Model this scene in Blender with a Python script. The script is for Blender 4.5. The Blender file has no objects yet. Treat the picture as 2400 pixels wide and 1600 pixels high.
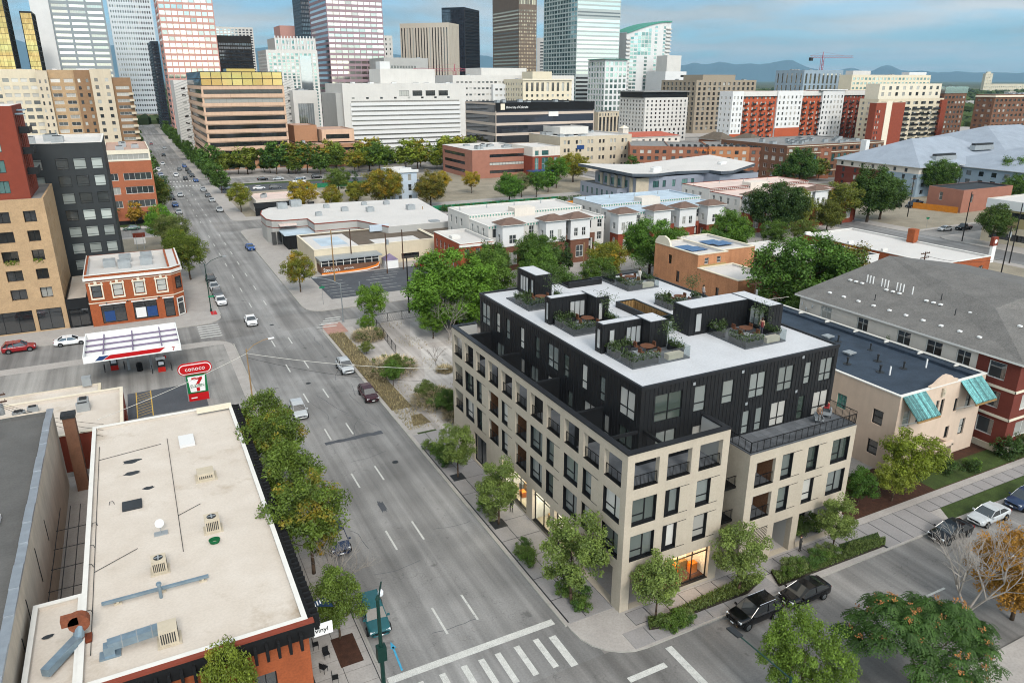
import bpy,math,random
from math import radians,sin,cos,pi,hypot
from mathutils import Vector,Matrix
RND = random.Random(11)
SC = bpy.context.scene
COL = SC.collection
# ---------------------------------------------------------------- camera
CAM_H = 40.5;FPX = 1724.0;PITCH = math.atan((800 - 188) / FPX);YAW = radians(26.95)
cd = bpy.data.cameras.new('camera');cam = bpy.data.objects.new('camera',cd);COL.objects.link(cam)
cam.location = (0,0,CAM_H);cam.rotation_euler = (pi / 2 - PITCH,0,-YAW)
cd.sensor_width = 36;cd.lens = FPX / 2400 * 36;cd.clip_start = 0.5;cd.clip_end = 90000
SC.camera = cam
# ---------------------------------------------------------------- sky and sun
SUN_EL = radians(38);SUN_AZ = radians(188)        # azimuth measured from +Y towards +X: the light comes from behind the camera
wd = bpy.data.worlds.new('World');SC.world = wd;wd.use_nodes = True
nt = wd.node_tree;nt.nodes.clear()
def N(t,**k):
 n = nt.nodes.new(t)
 for a,b in k.items():setattr(n,a,b)
 return n
LK = lambda a,b:nt.links.new(a,b)
wo = N('ShaderNodeOutputWorld');bg = N('ShaderNodeBackground');bg.inputs[1].default_value = 0.11
sky = N('ShaderNodeTexSky',sky_type='NISHITA',sun_disc=False)
sky.sun_elevation = SUN_EL;sky.sun_rotation = SUN_AZ;sky.altitude = 1600;sky.dust_density = 1.2;sky.ozone_density = 2.5
tc = N('ShaderNodeTexCoord');sp = N('ShaderNodeSeparateXYZ');LK(tc.outputs['Generated'],sp.inputs[0])
mz = N('ShaderNodeMath',operation='MAXIMUM');LK(sp.outputs[2],mz.inputs[0]);mz.inputs[1].default_value = 0.0
az = N('ShaderNodeMath',operation='ADD');LK(mz.outputs[0],az.inputs[0]);az.inputs[1].default_value = 0.07
dx = N('ShaderNodeMath',operation='DIVIDE');LK(sp.outputs[0],dx.inputs[0]);LK(az.outputs[0],dx.inputs[1])
dy = N('ShaderNodeMath',operation='DIVIDE');LK(sp.outputs[1],dy.inputs[0]);LK(az.outputs[0],dy.inputs[1])
cb = N('ShaderNodeCombineXYZ');LK(dx.outputs[0],cb.inputs[0]);LK(dy.outputs[0],cb.inputs[1])
n1 = N('ShaderNodeTexNoise');n1.inputs['Scale'].default_value = 0.8;n1.inputs['Detail'].default_value = 7;n1.inputs['Roughness'].default_value = 0.55;n1.inputs['Distortion'].default_value = 0.4
LK(cb.outputs[0],n1.inputs['Vector'])
n2 = N('ShaderNodeTexNoise');n2.inputs['Scale'].default_value = 0.38;n2.inputs['Detail'].default_value = 6
LK(cb.outputs[0],n2.inputs['Vector'])
r1 = N('ShaderNodeValToRGB');r1.color_ramp.elements[0].position = 0.4;r1.color_ramp.elements[1].position = 0.6
LK(n1.outputs[0],r1.inputs[0])
r2 = N('ShaderNodeValToRGB');r2.color_ramp.elements[0].position = 0.36;r2.color_ramp.elements[1].position = 0.66
r2.color_ramp.elements[0].color = (1.45,2.0,2.2,1);r2.color_ramp.elements[1].color = (4.8,4.9,4.9,1)
LK(n2.outputs[0],r2.inputs[0])
sm = N('ShaderNodeMixRGB',blend_type='MULTIPLY');sm.inputs[0].default_value = 1;LK(sky.outputs[0],sm.inputs[1]);sm.inputs[2].default_value = (0.42,0.72,0.85,1)
cf = N('ShaderNodeMath',operation='MULTIPLY_ADD');LK(r1.outputs[0],cf.inputs[0]);cf.inputs[1].default_value = 0.52;cf.inputs[2].default_value = 0.47
mx = N('ShaderNodeMixRGB');LK(cf.outputs[0],mx.inputs[0]);LK(sm.outputs[0],mx.inputs[1]);LK(r2.outputs[0],mx.inputs[2])
# a pale cloud bank low over the horizon, cloud brighter on the sun's side of the sky
hm = N('ShaderNodeMapRange',interpolation_type='SMOOTHSTEP');hm.inputs['From Min'].default_value = 0.01;hm.inputs['From Max'].default_value = 0.09;hm.inputs['To Min'].default_value = 0.75;hm.inputs['To Max'].default_value = 0.0;LK(sp.outputs[2],hm.inputs['Value'])
hc = N('ShaderNodeMath',operation='MULTIPLY');LK(hm.outputs[0],hc.inputs[0]);LK(r1.outputs[0],hc.inputs[1])
hb = N('ShaderNodeMixRGB');LK(hc.outputs[0],hb.inputs[0]);LK(mx.outputs[0],hb.inputs[1]);hb.inputs[2].default_value = (5.0,5.05,5.0,1)
dt = N('ShaderNodeVectorMath',operation='DOT_PRODUCT');LK(tc.outputs['Generated'],dt.inputs[0]);dt.inputs[1].default_value = (sin(SUN_AZ) * cos(SUN_EL),cos(SUN_AZ) * cos(SUN_EL),sin(SUN_EL))
mr = N('ShaderNodeMapRange',interpolation_type='SMOOTHSTEP');mr.inputs['From Min'].default_value = -0.45;mr.inputs['From Max'].default_value = 1.0;LK(dt.outputs['Value'],mr.inputs['Value'])
wm = N('ShaderNodeMixRGB');LK(mr.outputs[0],wm.inputs[0]);wm.inputs[1].default_value = (1,1,1,1);wm.inputs[2].default_value = (3.5,3.1,2.75,1)
vm = N('ShaderNodeMixRGB',blend_type='MULTIPLY');vm.inputs[0].default_value = 1;LK(hb.outputs[0],vm.inputs[1]);LK(wm.outputs[0],vm.inputs[2])
LK(vm.outputs[0],bg.inputs[0]);LK(bg.outputs[0],wo.inputs[0])
sl = bpy.data.lights.new('sun','SUN');sl.energy = 1.5;sl.angle = radians(12);sl.color = (1.0,0.95,0.88)
so = bpy.data.objects.new('sun',sl);COL.objects.link(so);so.location = (0,-60,120)
sd = Vector((sin(SUN_AZ) * cos(SUN_EL),cos(SUN_AZ) * cos(SUN_EL),sin(SUN_EL)))
so.rotation_euler = sd.to_track_quat('Z','Y').to_euler()
vs = SC.view_settings;vs.view_transform = 'Standard';vs.look = 'None';vs.exposure = 0.64;vs.gamma = 1.0;vs.use_curve_mapping = False
SC.cycles.use_denoising = True;SC.cycles.adaptive_threshold = 0.015;SC.cycles.filter_width = 1.05;SC.cycles.max_bounces = 3;SC.cycles.diffuse_bounces = 1;SC.cycles.glossy_bounces = 2
SC.cycles.transmission_bounces = 3;SC.cycles.transparent_max_bounces = 6;SC.cycles.volume_bounces = 0
# ---------------------------------------------------------------- photo pixel -> place (2400 x 1600 pixels of the photograph)
def ray(x,y):
 r = (x - 1200) / FPX;u = (800 - y) / FPX
 fw = cos(PITCH) + u * sin(PITCH);up = -sin(PITCH) + u * cos(PITCH)
 return (fw * sin(YAW) + r * cos(YAW),fw * cos(YAW) - r * sin(YAW),up)
def S(x,y,z=0.0):                       # on the horizontal plane at height z
 d = ray(x,y);t = (z - CAM_H) / d[2];return d[0] * t,d[1] * t
def onY(x,y,Y):                         # on the upright plane at Y
 d = ray(x,y);t = Y / d[1];return d[0] * t,CAM_H + d[2] * t
def onX(x,y,X):
 d = ray(x,y);t = X / d[0];return d[1] * t,CAM_H + d[2] * t
def ext(p,dr,xpx):                      # how far to go from p along dr until column xpx (far things, small z effect ignored through ray plane)
 d = ray(xpx,188);a = math.atan2(d[0],d[1])
 # solve (p + w dr) x (sin a, cos a) = 0
 den = dr[0] * cos(a) - dr[1] * sin(a)
 return (p[1] * sin(a) - p[0] * cos(a)) / den
def pxsize(m,x,y):return m * FPX / max(1.0,hypot(x,y))
# ---------------------------------------------------------------- materials
def hexc(h):
 h = h.lstrip('#');v = [int(h[i:i + 2],16) / 255 for i in (0,2,4)]
 return tuple((c / 12.92 if c <= 0.04045 else ((c + 0.055) / 1.055) ** 2.4) for c in v)
MATS = {}
def M(name,col,rough=0.85,var=0.18,scale=1.0,spec=0.3,metal=0.0,col2=None,bump=0.0,streak=0.0,fine=0.0,objcol=False,stain=None):
 """matt surface: base colour with fine and broad procedural variation"""
 if name in MATS:return MATS[name]
 if isinstance(col,str):col = hexc(col)
 if isinstance(col2,str):col2 = hexc(col2)
 m = bpy.data.materials.new(name);m.use_nodes = True;t = m.node_tree;b = t.nodes['Principled BSDF']
 b.inputs['Roughness'].default_value = rough;b.inputs['Metallic'].default_value = metal
 b.inputs['Specular IOR Level'].default_value = spec
 g = t.nodes.new('ShaderNodeNewGeometry')
 a = t.nodes.new('ShaderNodeTexNoise');a.inputs['Scale'].default_value = scale;a.inputs['Detail'].default_value = 6;a.inputs['Roughness'].default_value = 0.65
 t.links.new(g.outputs['Position'],a.inputs['Vector'])
 r = t.nodes.new('ShaderNodeValToRGB');r.color_ramp.elements[0].position = 0.28;r.color_ramp.elements[1].position = 0.72
 c2 = col2 if col2 else tuple(min(1,c * (1 + var)) for c in col);c1 = col if col2 else tuple(c * (1 - var) for c in col)
 r.color_ramp.elements[0].color = (*c1,1);r.color_ramp.elements[1].color = (*c2,1)
 t.links.new(a.outputs[0],r.inputs[0]);out = r.outputs[0]
 if streak:                                            # rain streaks run down the wall
  mp = t.nodes.new('ShaderNodeMapping');mp.inputs['Scale'].default_value = (1.6,1.6,0.12);t.links.new(g.outputs['Position'],mp.inputs[0])
  n = t.nodes.new('ShaderNodeTexNoise');n.inputs['Scale'].default_value = 1.0;n.inputs['Detail'].default_value = 4;t.links.new(mp.outputs[0],n.inputs['Vector'])
  rr = t.nodes.new('ShaderNodeValToRGB');rr.color_ramp.elements[0].position = 0.3;rr.color_ramp.elements[1].position = 0.6
  v = 1 - streak;rr.color_ramp.elements[0].color = (v,v,v,1);rr.color_ramp.elements[1].color = (1,1,1,1);t.links.new(n.outputs[0],rr.inputs[0])
  x = t.nodes.new('ShaderNodeMixRGB');x.blend_type = 'MULTIPLY';x.inputs[0].default_value = 1;t.links.new(out,x.inputs[1]);t.links.new(rr.outputs[0],x.inputs[2]);out = x.outputs[0]
 if fine:
  n = t.nodes.new('ShaderNodeTexNoise');n.inputs['Scale'].default_value = 9 * scale if scale > 0.5 else 6;n.inputs['Detail'].default_value = 3;t.links.new(g.outputs['Position'],n.inputs['Vector'])
  rr = t.nodes.new('ShaderNodeValToRGB');v = 1 - fine;rr.color_ramp.elements[0].color = (v,v,v,1);rr.color_ramp.elements[0].position = 0.35;rr.color_ramp.elements[1].position = 0.6;t.links.new(n.outputs[0],rr.inputs[0])
  x = t.nodes.new('ShaderNodeMixRGB');x.blend_type = 'MULTIPLY';x.inputs[0].default_value = 1;t.links.new(out,x.inputs[1]);t.links.new(rr.outputs[0],x.inputs[2]);out = x.outputs[0]
 if stain:                                             # spills and dirt with a shape of their own
  n = t.nodes.new('ShaderNodeTexNoise');n.inputs['Scale'].default_value = stain[1];n.inputs['Detail'].default_value = 7;n.inputs['Roughness'].default_value = 0.7;t.links.new(g.outputs['Position'],n.inputs['Vector'])
  rr = t.nodes.new('ShaderNodeValToRGB');rr.color_ramp.elements[0].position = stain[2];rr.color_ramp.elements[1].position = stain[3];t.links.new(n.outputs[0],rr.inputs[0])
  x = t.nodes.new('ShaderNodeMixRGB');t.links.new(rr.outputs[0],x.inputs[0]);t.links.new(out,x.inputs[1]);x.inputs[2].default_value = (*hexc(stain[0]),1);out = x.outputs[0]
 if objcol:
  o = t.nodes.new('ShaderNodeObjectInfo')
  x = t.nodes.new('ShaderNodeMixRGB');x.blend_type = 'MULTIPLY';x.inputs[0].default_value = 1;t.links.new(out,x.inputs[1]);t.links.new(o.outputs['Color'],x.inputs[2]);out = x.outputs[0]
 t.links.new(out,b.inputs['Base Color'])
 if bump:
  bp = t.nodes.new('ShaderNodeBump');bp.inputs['Strength'].default_value = bump;bp.inputs['Distance'].default_value = 0.05
  t.links.new(a.outputs[0],bp.inputs['Height']);t.links.new(bp.outputs[0],b.inputs['Normal'])
 MATS[name] = m;return m
def GLASS(name,dark,light,blind=0.25,rough=0.06,metal=0.0,spec=0.9,attr=False,blindcol=(0.5,0.5,0.46)):
 """window pane seen from outside: dark room, drawn blind or brightness put into the colour, chosen per pane, under a mirror-like surface"""
 if name in MATS:return MATS[name]
 m = bpy.data.materials.new(name);m.use_nodes = True;t = m.node_tree;b = t.nodes['Principled BSDF']
 b.inputs['Roughness'].default_value = rough;b.inputs['Metallic'].default_value = metal;b.inputs['Specular IOR Level'].default_value = spec;b.inputs['IOR'].default_value = 1.7
 if attr:
  o = t.nodes.new('ShaderNodeAttribute');o.attribute_name = 'rnd';src = o.outputs['Fac']
 else:
  o = t.nodes.new('ShaderNodeObjectInfo');src = o.outputs['Random']
 r = t.nodes.new('ShaderNodeValToRGB');cr = r.color_ramp
 cr.elements[0].position = 0;cr.elements[0].color = (*dark,1);cr.elements[1].position = 1 - blind - 0.02;cr.elements[1].color = (*light,1)
 if blind > 0:
  e = cr.elements.new(1 - blind);e.color = (*blindcol,1);e = cr.elements.new(1.0);e.color = tuple(c * 0.55 for c in blindcol) + (1,)
 t.links.new(src,r.inputs[0]);t.links.new(r.outputs[0],b.inputs['Base Color'])
 MATS[name] = m;return m
def EMIT(name,col,s,rough=0.5):
 if name in MATS:return MATS[name]
 m = bpy.data.materials.new(name);m.use_nodes = True;t = m.node_tree;b = t.nodes['Principled BSDF']
 b.inputs['Base Color'].default_value = (*col,1);b.inputs['Emission Strength'].default_value = s;b.inputs['Roughness'].default_value = rough
 g = t.nodes.new('ShaderNodeNewGeometry');v = t.nodes.new('ShaderNodeTexVoronoi');v.inputs['Scale'].default_value = 0.9;t.links.new(g.outputs['Position'],v.inputs['Vector'])
 x = t.nodes.new('ShaderNodeMixRGB');x.blend_type = 'MULTIPLY';x.inputs[0].default_value = 0.6;x.inputs[1].default_value = (*col,1);t.links.new(v.outputs['Color'],x.inputs[2])
 t.links.new(x.outputs[0],b.inputs['Emission Color']);MATS[name] = m;return m
def PAINT(name,rough=0.16):                       # car paint, colour from the object
 if name in MATS:return MATS[name]
 m = bpy.data.materials.new(name);m.use_nodes = True;t = m.node_tree;b = t.nodes['Principled BSDF']
 o = t.nodes.new('ShaderNodeObjectInfo');g = t.nodes.new('ShaderNodeNewGeometry')
 n = t.nodes.new('ShaderNodeTexNoise');n.inputs['Scale'].default_value = 2.5;n.inputs['Detail'].default_value = 4;t.links.new(g.outputs['Position'],n.inputs['Vector'])
 r = t.nodes.new('ShaderNodeValToRGB');r.color_ramp.elements[0].color = (0.8,0.8,0.8,1);r.color_ramp.elements[1].color = (1.1,1.1,1.1,1);t.links.new(n.outputs[0],r.inputs[0])
 x = t.nodes.new('ShaderNodeMixRGB');x.blend_type = 'MULTIPLY';x.inputs[0].default_value = 1;t.links.new(o.outputs['Color'],x.inputs[1]);t.links.new(r.outputs[0],x.inputs[2])
 t.links.new(x.outputs[0],b.inputs['Base Color']);b.inputs['Roughness'].default_value = rough;b.inputs['Specular IOR Level'].default_value = 0.35;b.inputs['Coat Weight'].default_value = 0.25;b.inputs['Coat Roughness'].default_value = 0.03
 MATS[name] = m;return m
def LEAF(name,yellow):
 """leaf: the object's colour, light and dark by clump, turning towards the autumn colour by the object's alpha"""
 if name in MATS:return MATS[name]
 m = bpy.data.materials.new(name);m.use_nodes = True;t = m.node_tree;t.nodes.clear()
 out = t.nodes.new('ShaderNodeOutputMaterial');o = t.nodes.new('ShaderNodeObjectInfo')
 a = t.nodes.new('ShaderNodeAttribute');a.attribute_name = 'rnd'
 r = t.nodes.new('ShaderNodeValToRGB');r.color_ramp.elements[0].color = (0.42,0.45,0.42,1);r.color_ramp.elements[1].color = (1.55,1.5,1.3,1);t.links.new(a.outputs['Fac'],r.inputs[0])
 x = t.nodes.new('ShaderNodeMixRGB');x.blend_type = 'MULTIPLY';x.inputs[0].default_value = 1;t.links.new(o.outputs['Color'],x.inputs[1]);t.links.new(r.outputs[0],x.inputs[2])
 g = t.nodes.new('ShaderNodeNewGeometry');n = t.nodes.new('ShaderNodeTexNoise');n.inputs['Scale'].default_value = 0.45;n.inputs['Detail'].default_value = 3;t.links.new(g.outputs['Position'],n.inputs['Vector'])
 s = t.nodes.new('ShaderNodeMath');s.operation = 'ADD';t.links.new(n.outputs[0],s.inputs[0]);t.links.new(o.outputs['Alpha'],s.inputs[1])
 rr = t.nodes.new('ShaderNodeMapRange');rr.inputs['From Min'].default_value = 0.98;rr.inputs['From Max'].default_value = 1.2;t.links.new(s.outputs[0],rr.inputs['Value'])
 y = t.nodes.new('ShaderNodeMixRGB');t.links.new(rr.outputs[0],y.inputs[0]);t.links.new(x.outputs[0],y.inputs[1]);y.inputs[2].default_value = (*yellow,1)
 d = t.nodes.new('ShaderNodeBsdfDiffuse');tr = t.nodes.new('ShaderNodeBsdfTranslucent');gl = t.nodes.new('ShaderNodeBsdfGlossy');gl.inputs['Roughness'].default_value = 0.45
 t.links.new(y.outputs[0],d.inputs[0]);t.links.new(y.outputs[0],tr.inputs[0])
 m1 = t.nodes.new('ShaderNodeMixShader');m1.inputs[0].default_value = 0.2;t.links.new(d.outputs[0],m1.inputs[1]);t.links.new(tr.outputs[0],m1.inputs[2])
 m2 = t.nodes.new('ShaderNodeMixShader');m2.inputs[0].default_value = 0.02;t.links.new(m1.outputs[0],m2.inputs[1]);t.links.new(gl.outputs[0],m2.inputs[2])
 t.links.new(m2.outputs[0],out.inputs[0]);MATS[name] = m;return m
# ---------------------------------------------------------------- mesh building
class MB:
 def __init__(s):s.v = [];s.f = [];s.m = [];s.r = [];s.cr = 0.5
 def P(s,*p):s.v.append(p);s.r.append(s.cr);return len(s.v) - 1
 def face(s,pts,m=0):
  i = len(s.v);s.v.extend(pts);s.r.extend([s.cr] * len(pts));s.f.append(tuple(range(i,i + len(pts))));s.m.append(m)
 def box(s,x0,y0,z0,x1,y1,z1,m=0,mt=None,bottom=True):
  i = len(s.v)
  s.v += [(x0,y0,z0),(x1,y0,z0),(x1,y1,z0),(x0,y1,z0),(x0,y0,z1),(x1,y0,z1),(x1,y1,z1),(x0,y1,z1)];s.r += [s.cr] * 8
  fs = [(0,1,5,4),(1,2,6,5),(2,3,7,6),(3,0,4,7),(4,5,6,7)]
  if bottom:fs.append((3,2,1,0))
  for k,f in enumerate(fs):s.f.append(tuple(i + j for j in f));s.m.append((mt if (k == 4 and mt is not None) else m))
 def obox(s,c,ax,ay,az,m=0):                      # box from centre and three half-axis vectors
  c = Vector(c);ax = Vector(ax);ay = Vector(ay);az = Vector(az);i = len(s.v)
  for sz in (-1,1):
   for sx,sy in ((-1,-1),(1,-1),(1,1),(-1,1)):s.v.append(tuple(c + ax * sx + ay * sy + az * sz));s.r.append(s.cr)
  for f in [(0,1,5,4),(1,2,6,5),(2,3,7,6),(3,0,4,7),(4,5,6,7),(3,2,1,0)]:s.f.append(tuple(i + j for j in f));s.m.append(m)
 def prism(s,poly,z0,z1,m=0,mt=None,bottom=False):
  n = len(poly);i = len(s.v)
  s.v += [(p[0],p[1],z0) for p in poly] + [(p[0],p[1],z1) for p in poly];s.r += [s.cr] * (2 * n)
  for k in range(n):s.f.append((i + k,i + (k + 1) % n,i + n + (k + 1) % n,i + n + k));s.m.append(m)
  s.f.append(tuple(range(i + n,i + 2 * n)));s.m.append(m if mt is None else mt)
  if bottom:s.f.append(tuple(range(i + n - 1,i - 1,-1)));s.m.append(m)
 def tube(s,p0,p1,r0,r1=None,n=6,m=0,cap=True):
  r1 = r0 if r1 is None else r1;p0 = Vector(p0);p1 = Vector(p1);d = (p1 - p0)
  if d.length < 1e-6:return
  d.normalize();u = d.orthogonal().normalized();w = d.cross(u);i = len(s.v)
  for p,r in ((p0,r0),(p1,r1)):
   for k in range(n):a = 2 * pi * k / n;s.v.append(tuple(p + (u * cos(a) + w * sin(a)) * r));s.r.append(s.cr)
  for k in range(n):s.f.append((i + k,i + (k + 1) % n,i + n + (k + 1) % n,i + n + k));s.m.append(m)
  if cap:s.f.append(tuple(i + n + k for k in range(n)));s.m.append(m);s.f.append(tuple(i + n - 1 - k for k in range(n)));s.m.append(m)
 def path(s,pts,r,n=5,m=0):
  for a,b in zip(pts[:-1],pts[1:]):s.tube(a,b,r,r,n,m)
 def ball(s,c,rx,rz,n=8,k=5,m=0):
  i = len(s.v)
  for j in range(k + 1):
   a = -pi / 2 + pi * j / k
   for q in range(n):t = 2 * pi * q / n;s.v.append((c[0] + rx * cos(a) * cos(t),c[1] + rx * cos(a) * sin(t),c[2] + rz * sin(a)));s.r.append(s.cr)
  for j in range(k):
   for q in range(n):s.f.append((i + j * n + q,i + j * n + (q + 1) % n,i + (j + 1) * n + (q + 1) % n,i + (j + 1) * n + q));s.m.append(m)
 def mesh(s,name,mats,smooth=False,attr=False):
  me = bpy.data.meshes.new(name);me.from_pydata(s.v,[],s.f)
  for m in mats:me.materials.append(m)
  if len(mats) > 1:me.polygons.foreach_set('material_index',s.m)
  if smooth:me.polygons.foreach_set('use_smooth',[True] * len(s.f))
  if attr:me.attributes.new('rnd','FLOAT','POINT').data.foreach_set('value',s.r)
  me.update();return me
 def build(s,name,mats,parent=None,loc=(0,0,0),rz=0,smooth=False,attr=False):
  if not isinstance(mats,(list,tuple)):mats = [mats]
  return put(name,s.mesh(name,mats,smooth,attr),parent,loc,rz)
def put(name,me,parent=None,loc=(0,0,0),rz=0,sc=None):
 o = bpy.data.objects.new(name,me);COL.objects.link(o);o.parent = parent;o.location = loc
 if rz:o.rotation_euler = (0,0,rz)
 if sc is not None:o.scale = sc if isinstance(sc,tuple) else (sc,sc,sc)
 return o
def tag(o,label,cat,group=None):
 o['label'] = label;o['category'] = cat
 if group:o['group'] = group
 return o
def thing(name,label,cat,loc=(0,0,0),rz=0,group=None):
 o = bpy.data.objects.new(name,None);COL.objects.link(o);o.location = loc;o.rotation_euler = (0,0,rz);o.empty_display_size = 0.5
 return tag(o,label,cat,group)
def struct(name,mb,mats,attr=False):
 o = mb.build(name,mats,attr=attr);o['kind'] = 'structure';return o
def stuff(o):o['kind'] = 'stuff';return o
def clone(root,loc=None,rz=None,label=None,group=None,color=None,sc=None,paint=('body','cabin')):
 kids = {}
 for o in ALLKIDS(root):kids.setdefault(o.parent,[]).append(o)
 def cp(o,par):
  c = o.copy();COL.objects.link(c);c.parent = par
  for k in kids.get(o,[]):cp(k,c)
  return c
 r = cp(root,None)
 setup(r,loc,rz,label,group,color,sc,paint);return r
def ALLKIDS(root):
 out = [];st = [root]
 while st:
  o = st.pop()
  for k in o.children:out.append(k);st.append(k)
 return out
def setup(r,loc=None,rz=None,label=None,group=None,color=None,sc=None,paint=('body','cabin')):
 if loc is not None:r.location = loc
 if rz is not None:r.rotation_euler = (0,0,rz)
 if label:r['label'] = label
 if group:r['group'] = group
 if sc is not None:r.scale = sc if isinstance(sc,tuple) else (sc,sc,sc)
 if color is not None:
  for k in [r] + ALLKIDS(r):
   if k.name.split('.')[0] in paint:k.color = color
def text(name,body,size,mat,parent=None,loc=(0,0,0),rot=(pi / 2,0,0),depth=0.02,align='LEFT',sx=1.0):
 c = bpy.data.curves.new(name,'FONT');c.body = body;c.size = size;c.extrude = depth;c.align_x = align;c.resolution_u = 3
 o = bpy.data.objects.new(name,c);COL.objects.link(o)
 me = bpy.data.meshes.new_from_object(o);bpy.data.objects.remove(o);me.materials.clear();me.materials.append(mat)
 q = put(name,me,parent,loc);q.rotation_euler = rot;q.scale = (sx,1,1);return q
# ---------------------------------------------------------------- buildings: walls with real openings
# a facade is a list of openings (x0, z0, x1, z1, kind), x to the right as seen from outside
def grid(W,z0,z1,n,rows,fw=0.6,fh=0.55,mx=0.0,kind='w',sill=0.5):
 out = [];bw = (W - 2 * mx) / n;rh = (z1 - z0) / rows
 for r in range(rows):
  for c in range(n):
   xa = mx + bw * (c + 0.5 - fw / 2);za = z0 + rh * r + rh * (1 - fh) * sill
   out.append((xa,za,xa + bw * fw,za + rh * fh,kind))
 return out
def bands(W,z0,z1,rows,fh=0.45,mx=0.4,kind='b',sill=0.5):
 rh = (z1 - z0) / rows
 return [(mx,z0 + rh * r + rh * (1 - fh) * sill,W - mx,z0 + rh * r + rh * (1 - fh) * sill + rh * fh,kind) for r in range(rows)]
def cols(W,z0,z1,n,fw=0.5,mx=0.3,kind='v'):
 bw = (W - 2 * mx) / n
 return [(mx + bw * (c + 0.5 - fw / 2),z0,mx + bw * (c + 0.5 + fw / 2),z1,kind) for c in range(n)]
WIN = {}
def winmesh(w,h,d,nx,nz,fw,fm,gm,key):
 k = (round(w,2),round(h,2),round(d,2),nx,nz,key)
 if k in WIN:return WIN[k]
 b = MB();b.face([(0,d,0),(w,d,0),(w,d,h),(0,d,h)],1);y0,y1 = d - 0.07,d - 0.004
 if fw > 0:
  b.box(0,y0,0,w,y1,fw);b.box(0,y0,h - fw,w,y1,h);b.box(0,y0,fw,fw,y1,h - fw);b.box(w - fw,y0,fw,w,y1,h - fw)
  q = fw * 0.7
  for i in range(1,nx):x = w * i / nx;b.box(x - q / 2,y0 + 0.01,fw,x + q / 2,y1,h - fw)
  zz = nz if isinstance(nz,tuple) else tuple(i / nz for i in range(1,nz))
  for z in zz:b.box(fw,y0 + 0.012,h * z - q / 2,w - fw,y1 + 0.001,h * z + q / 2)
 WIN[k] = b.mesh('window',[fm,gm]);return WIN[k]
GL = {}
def kinds():return GL
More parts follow.
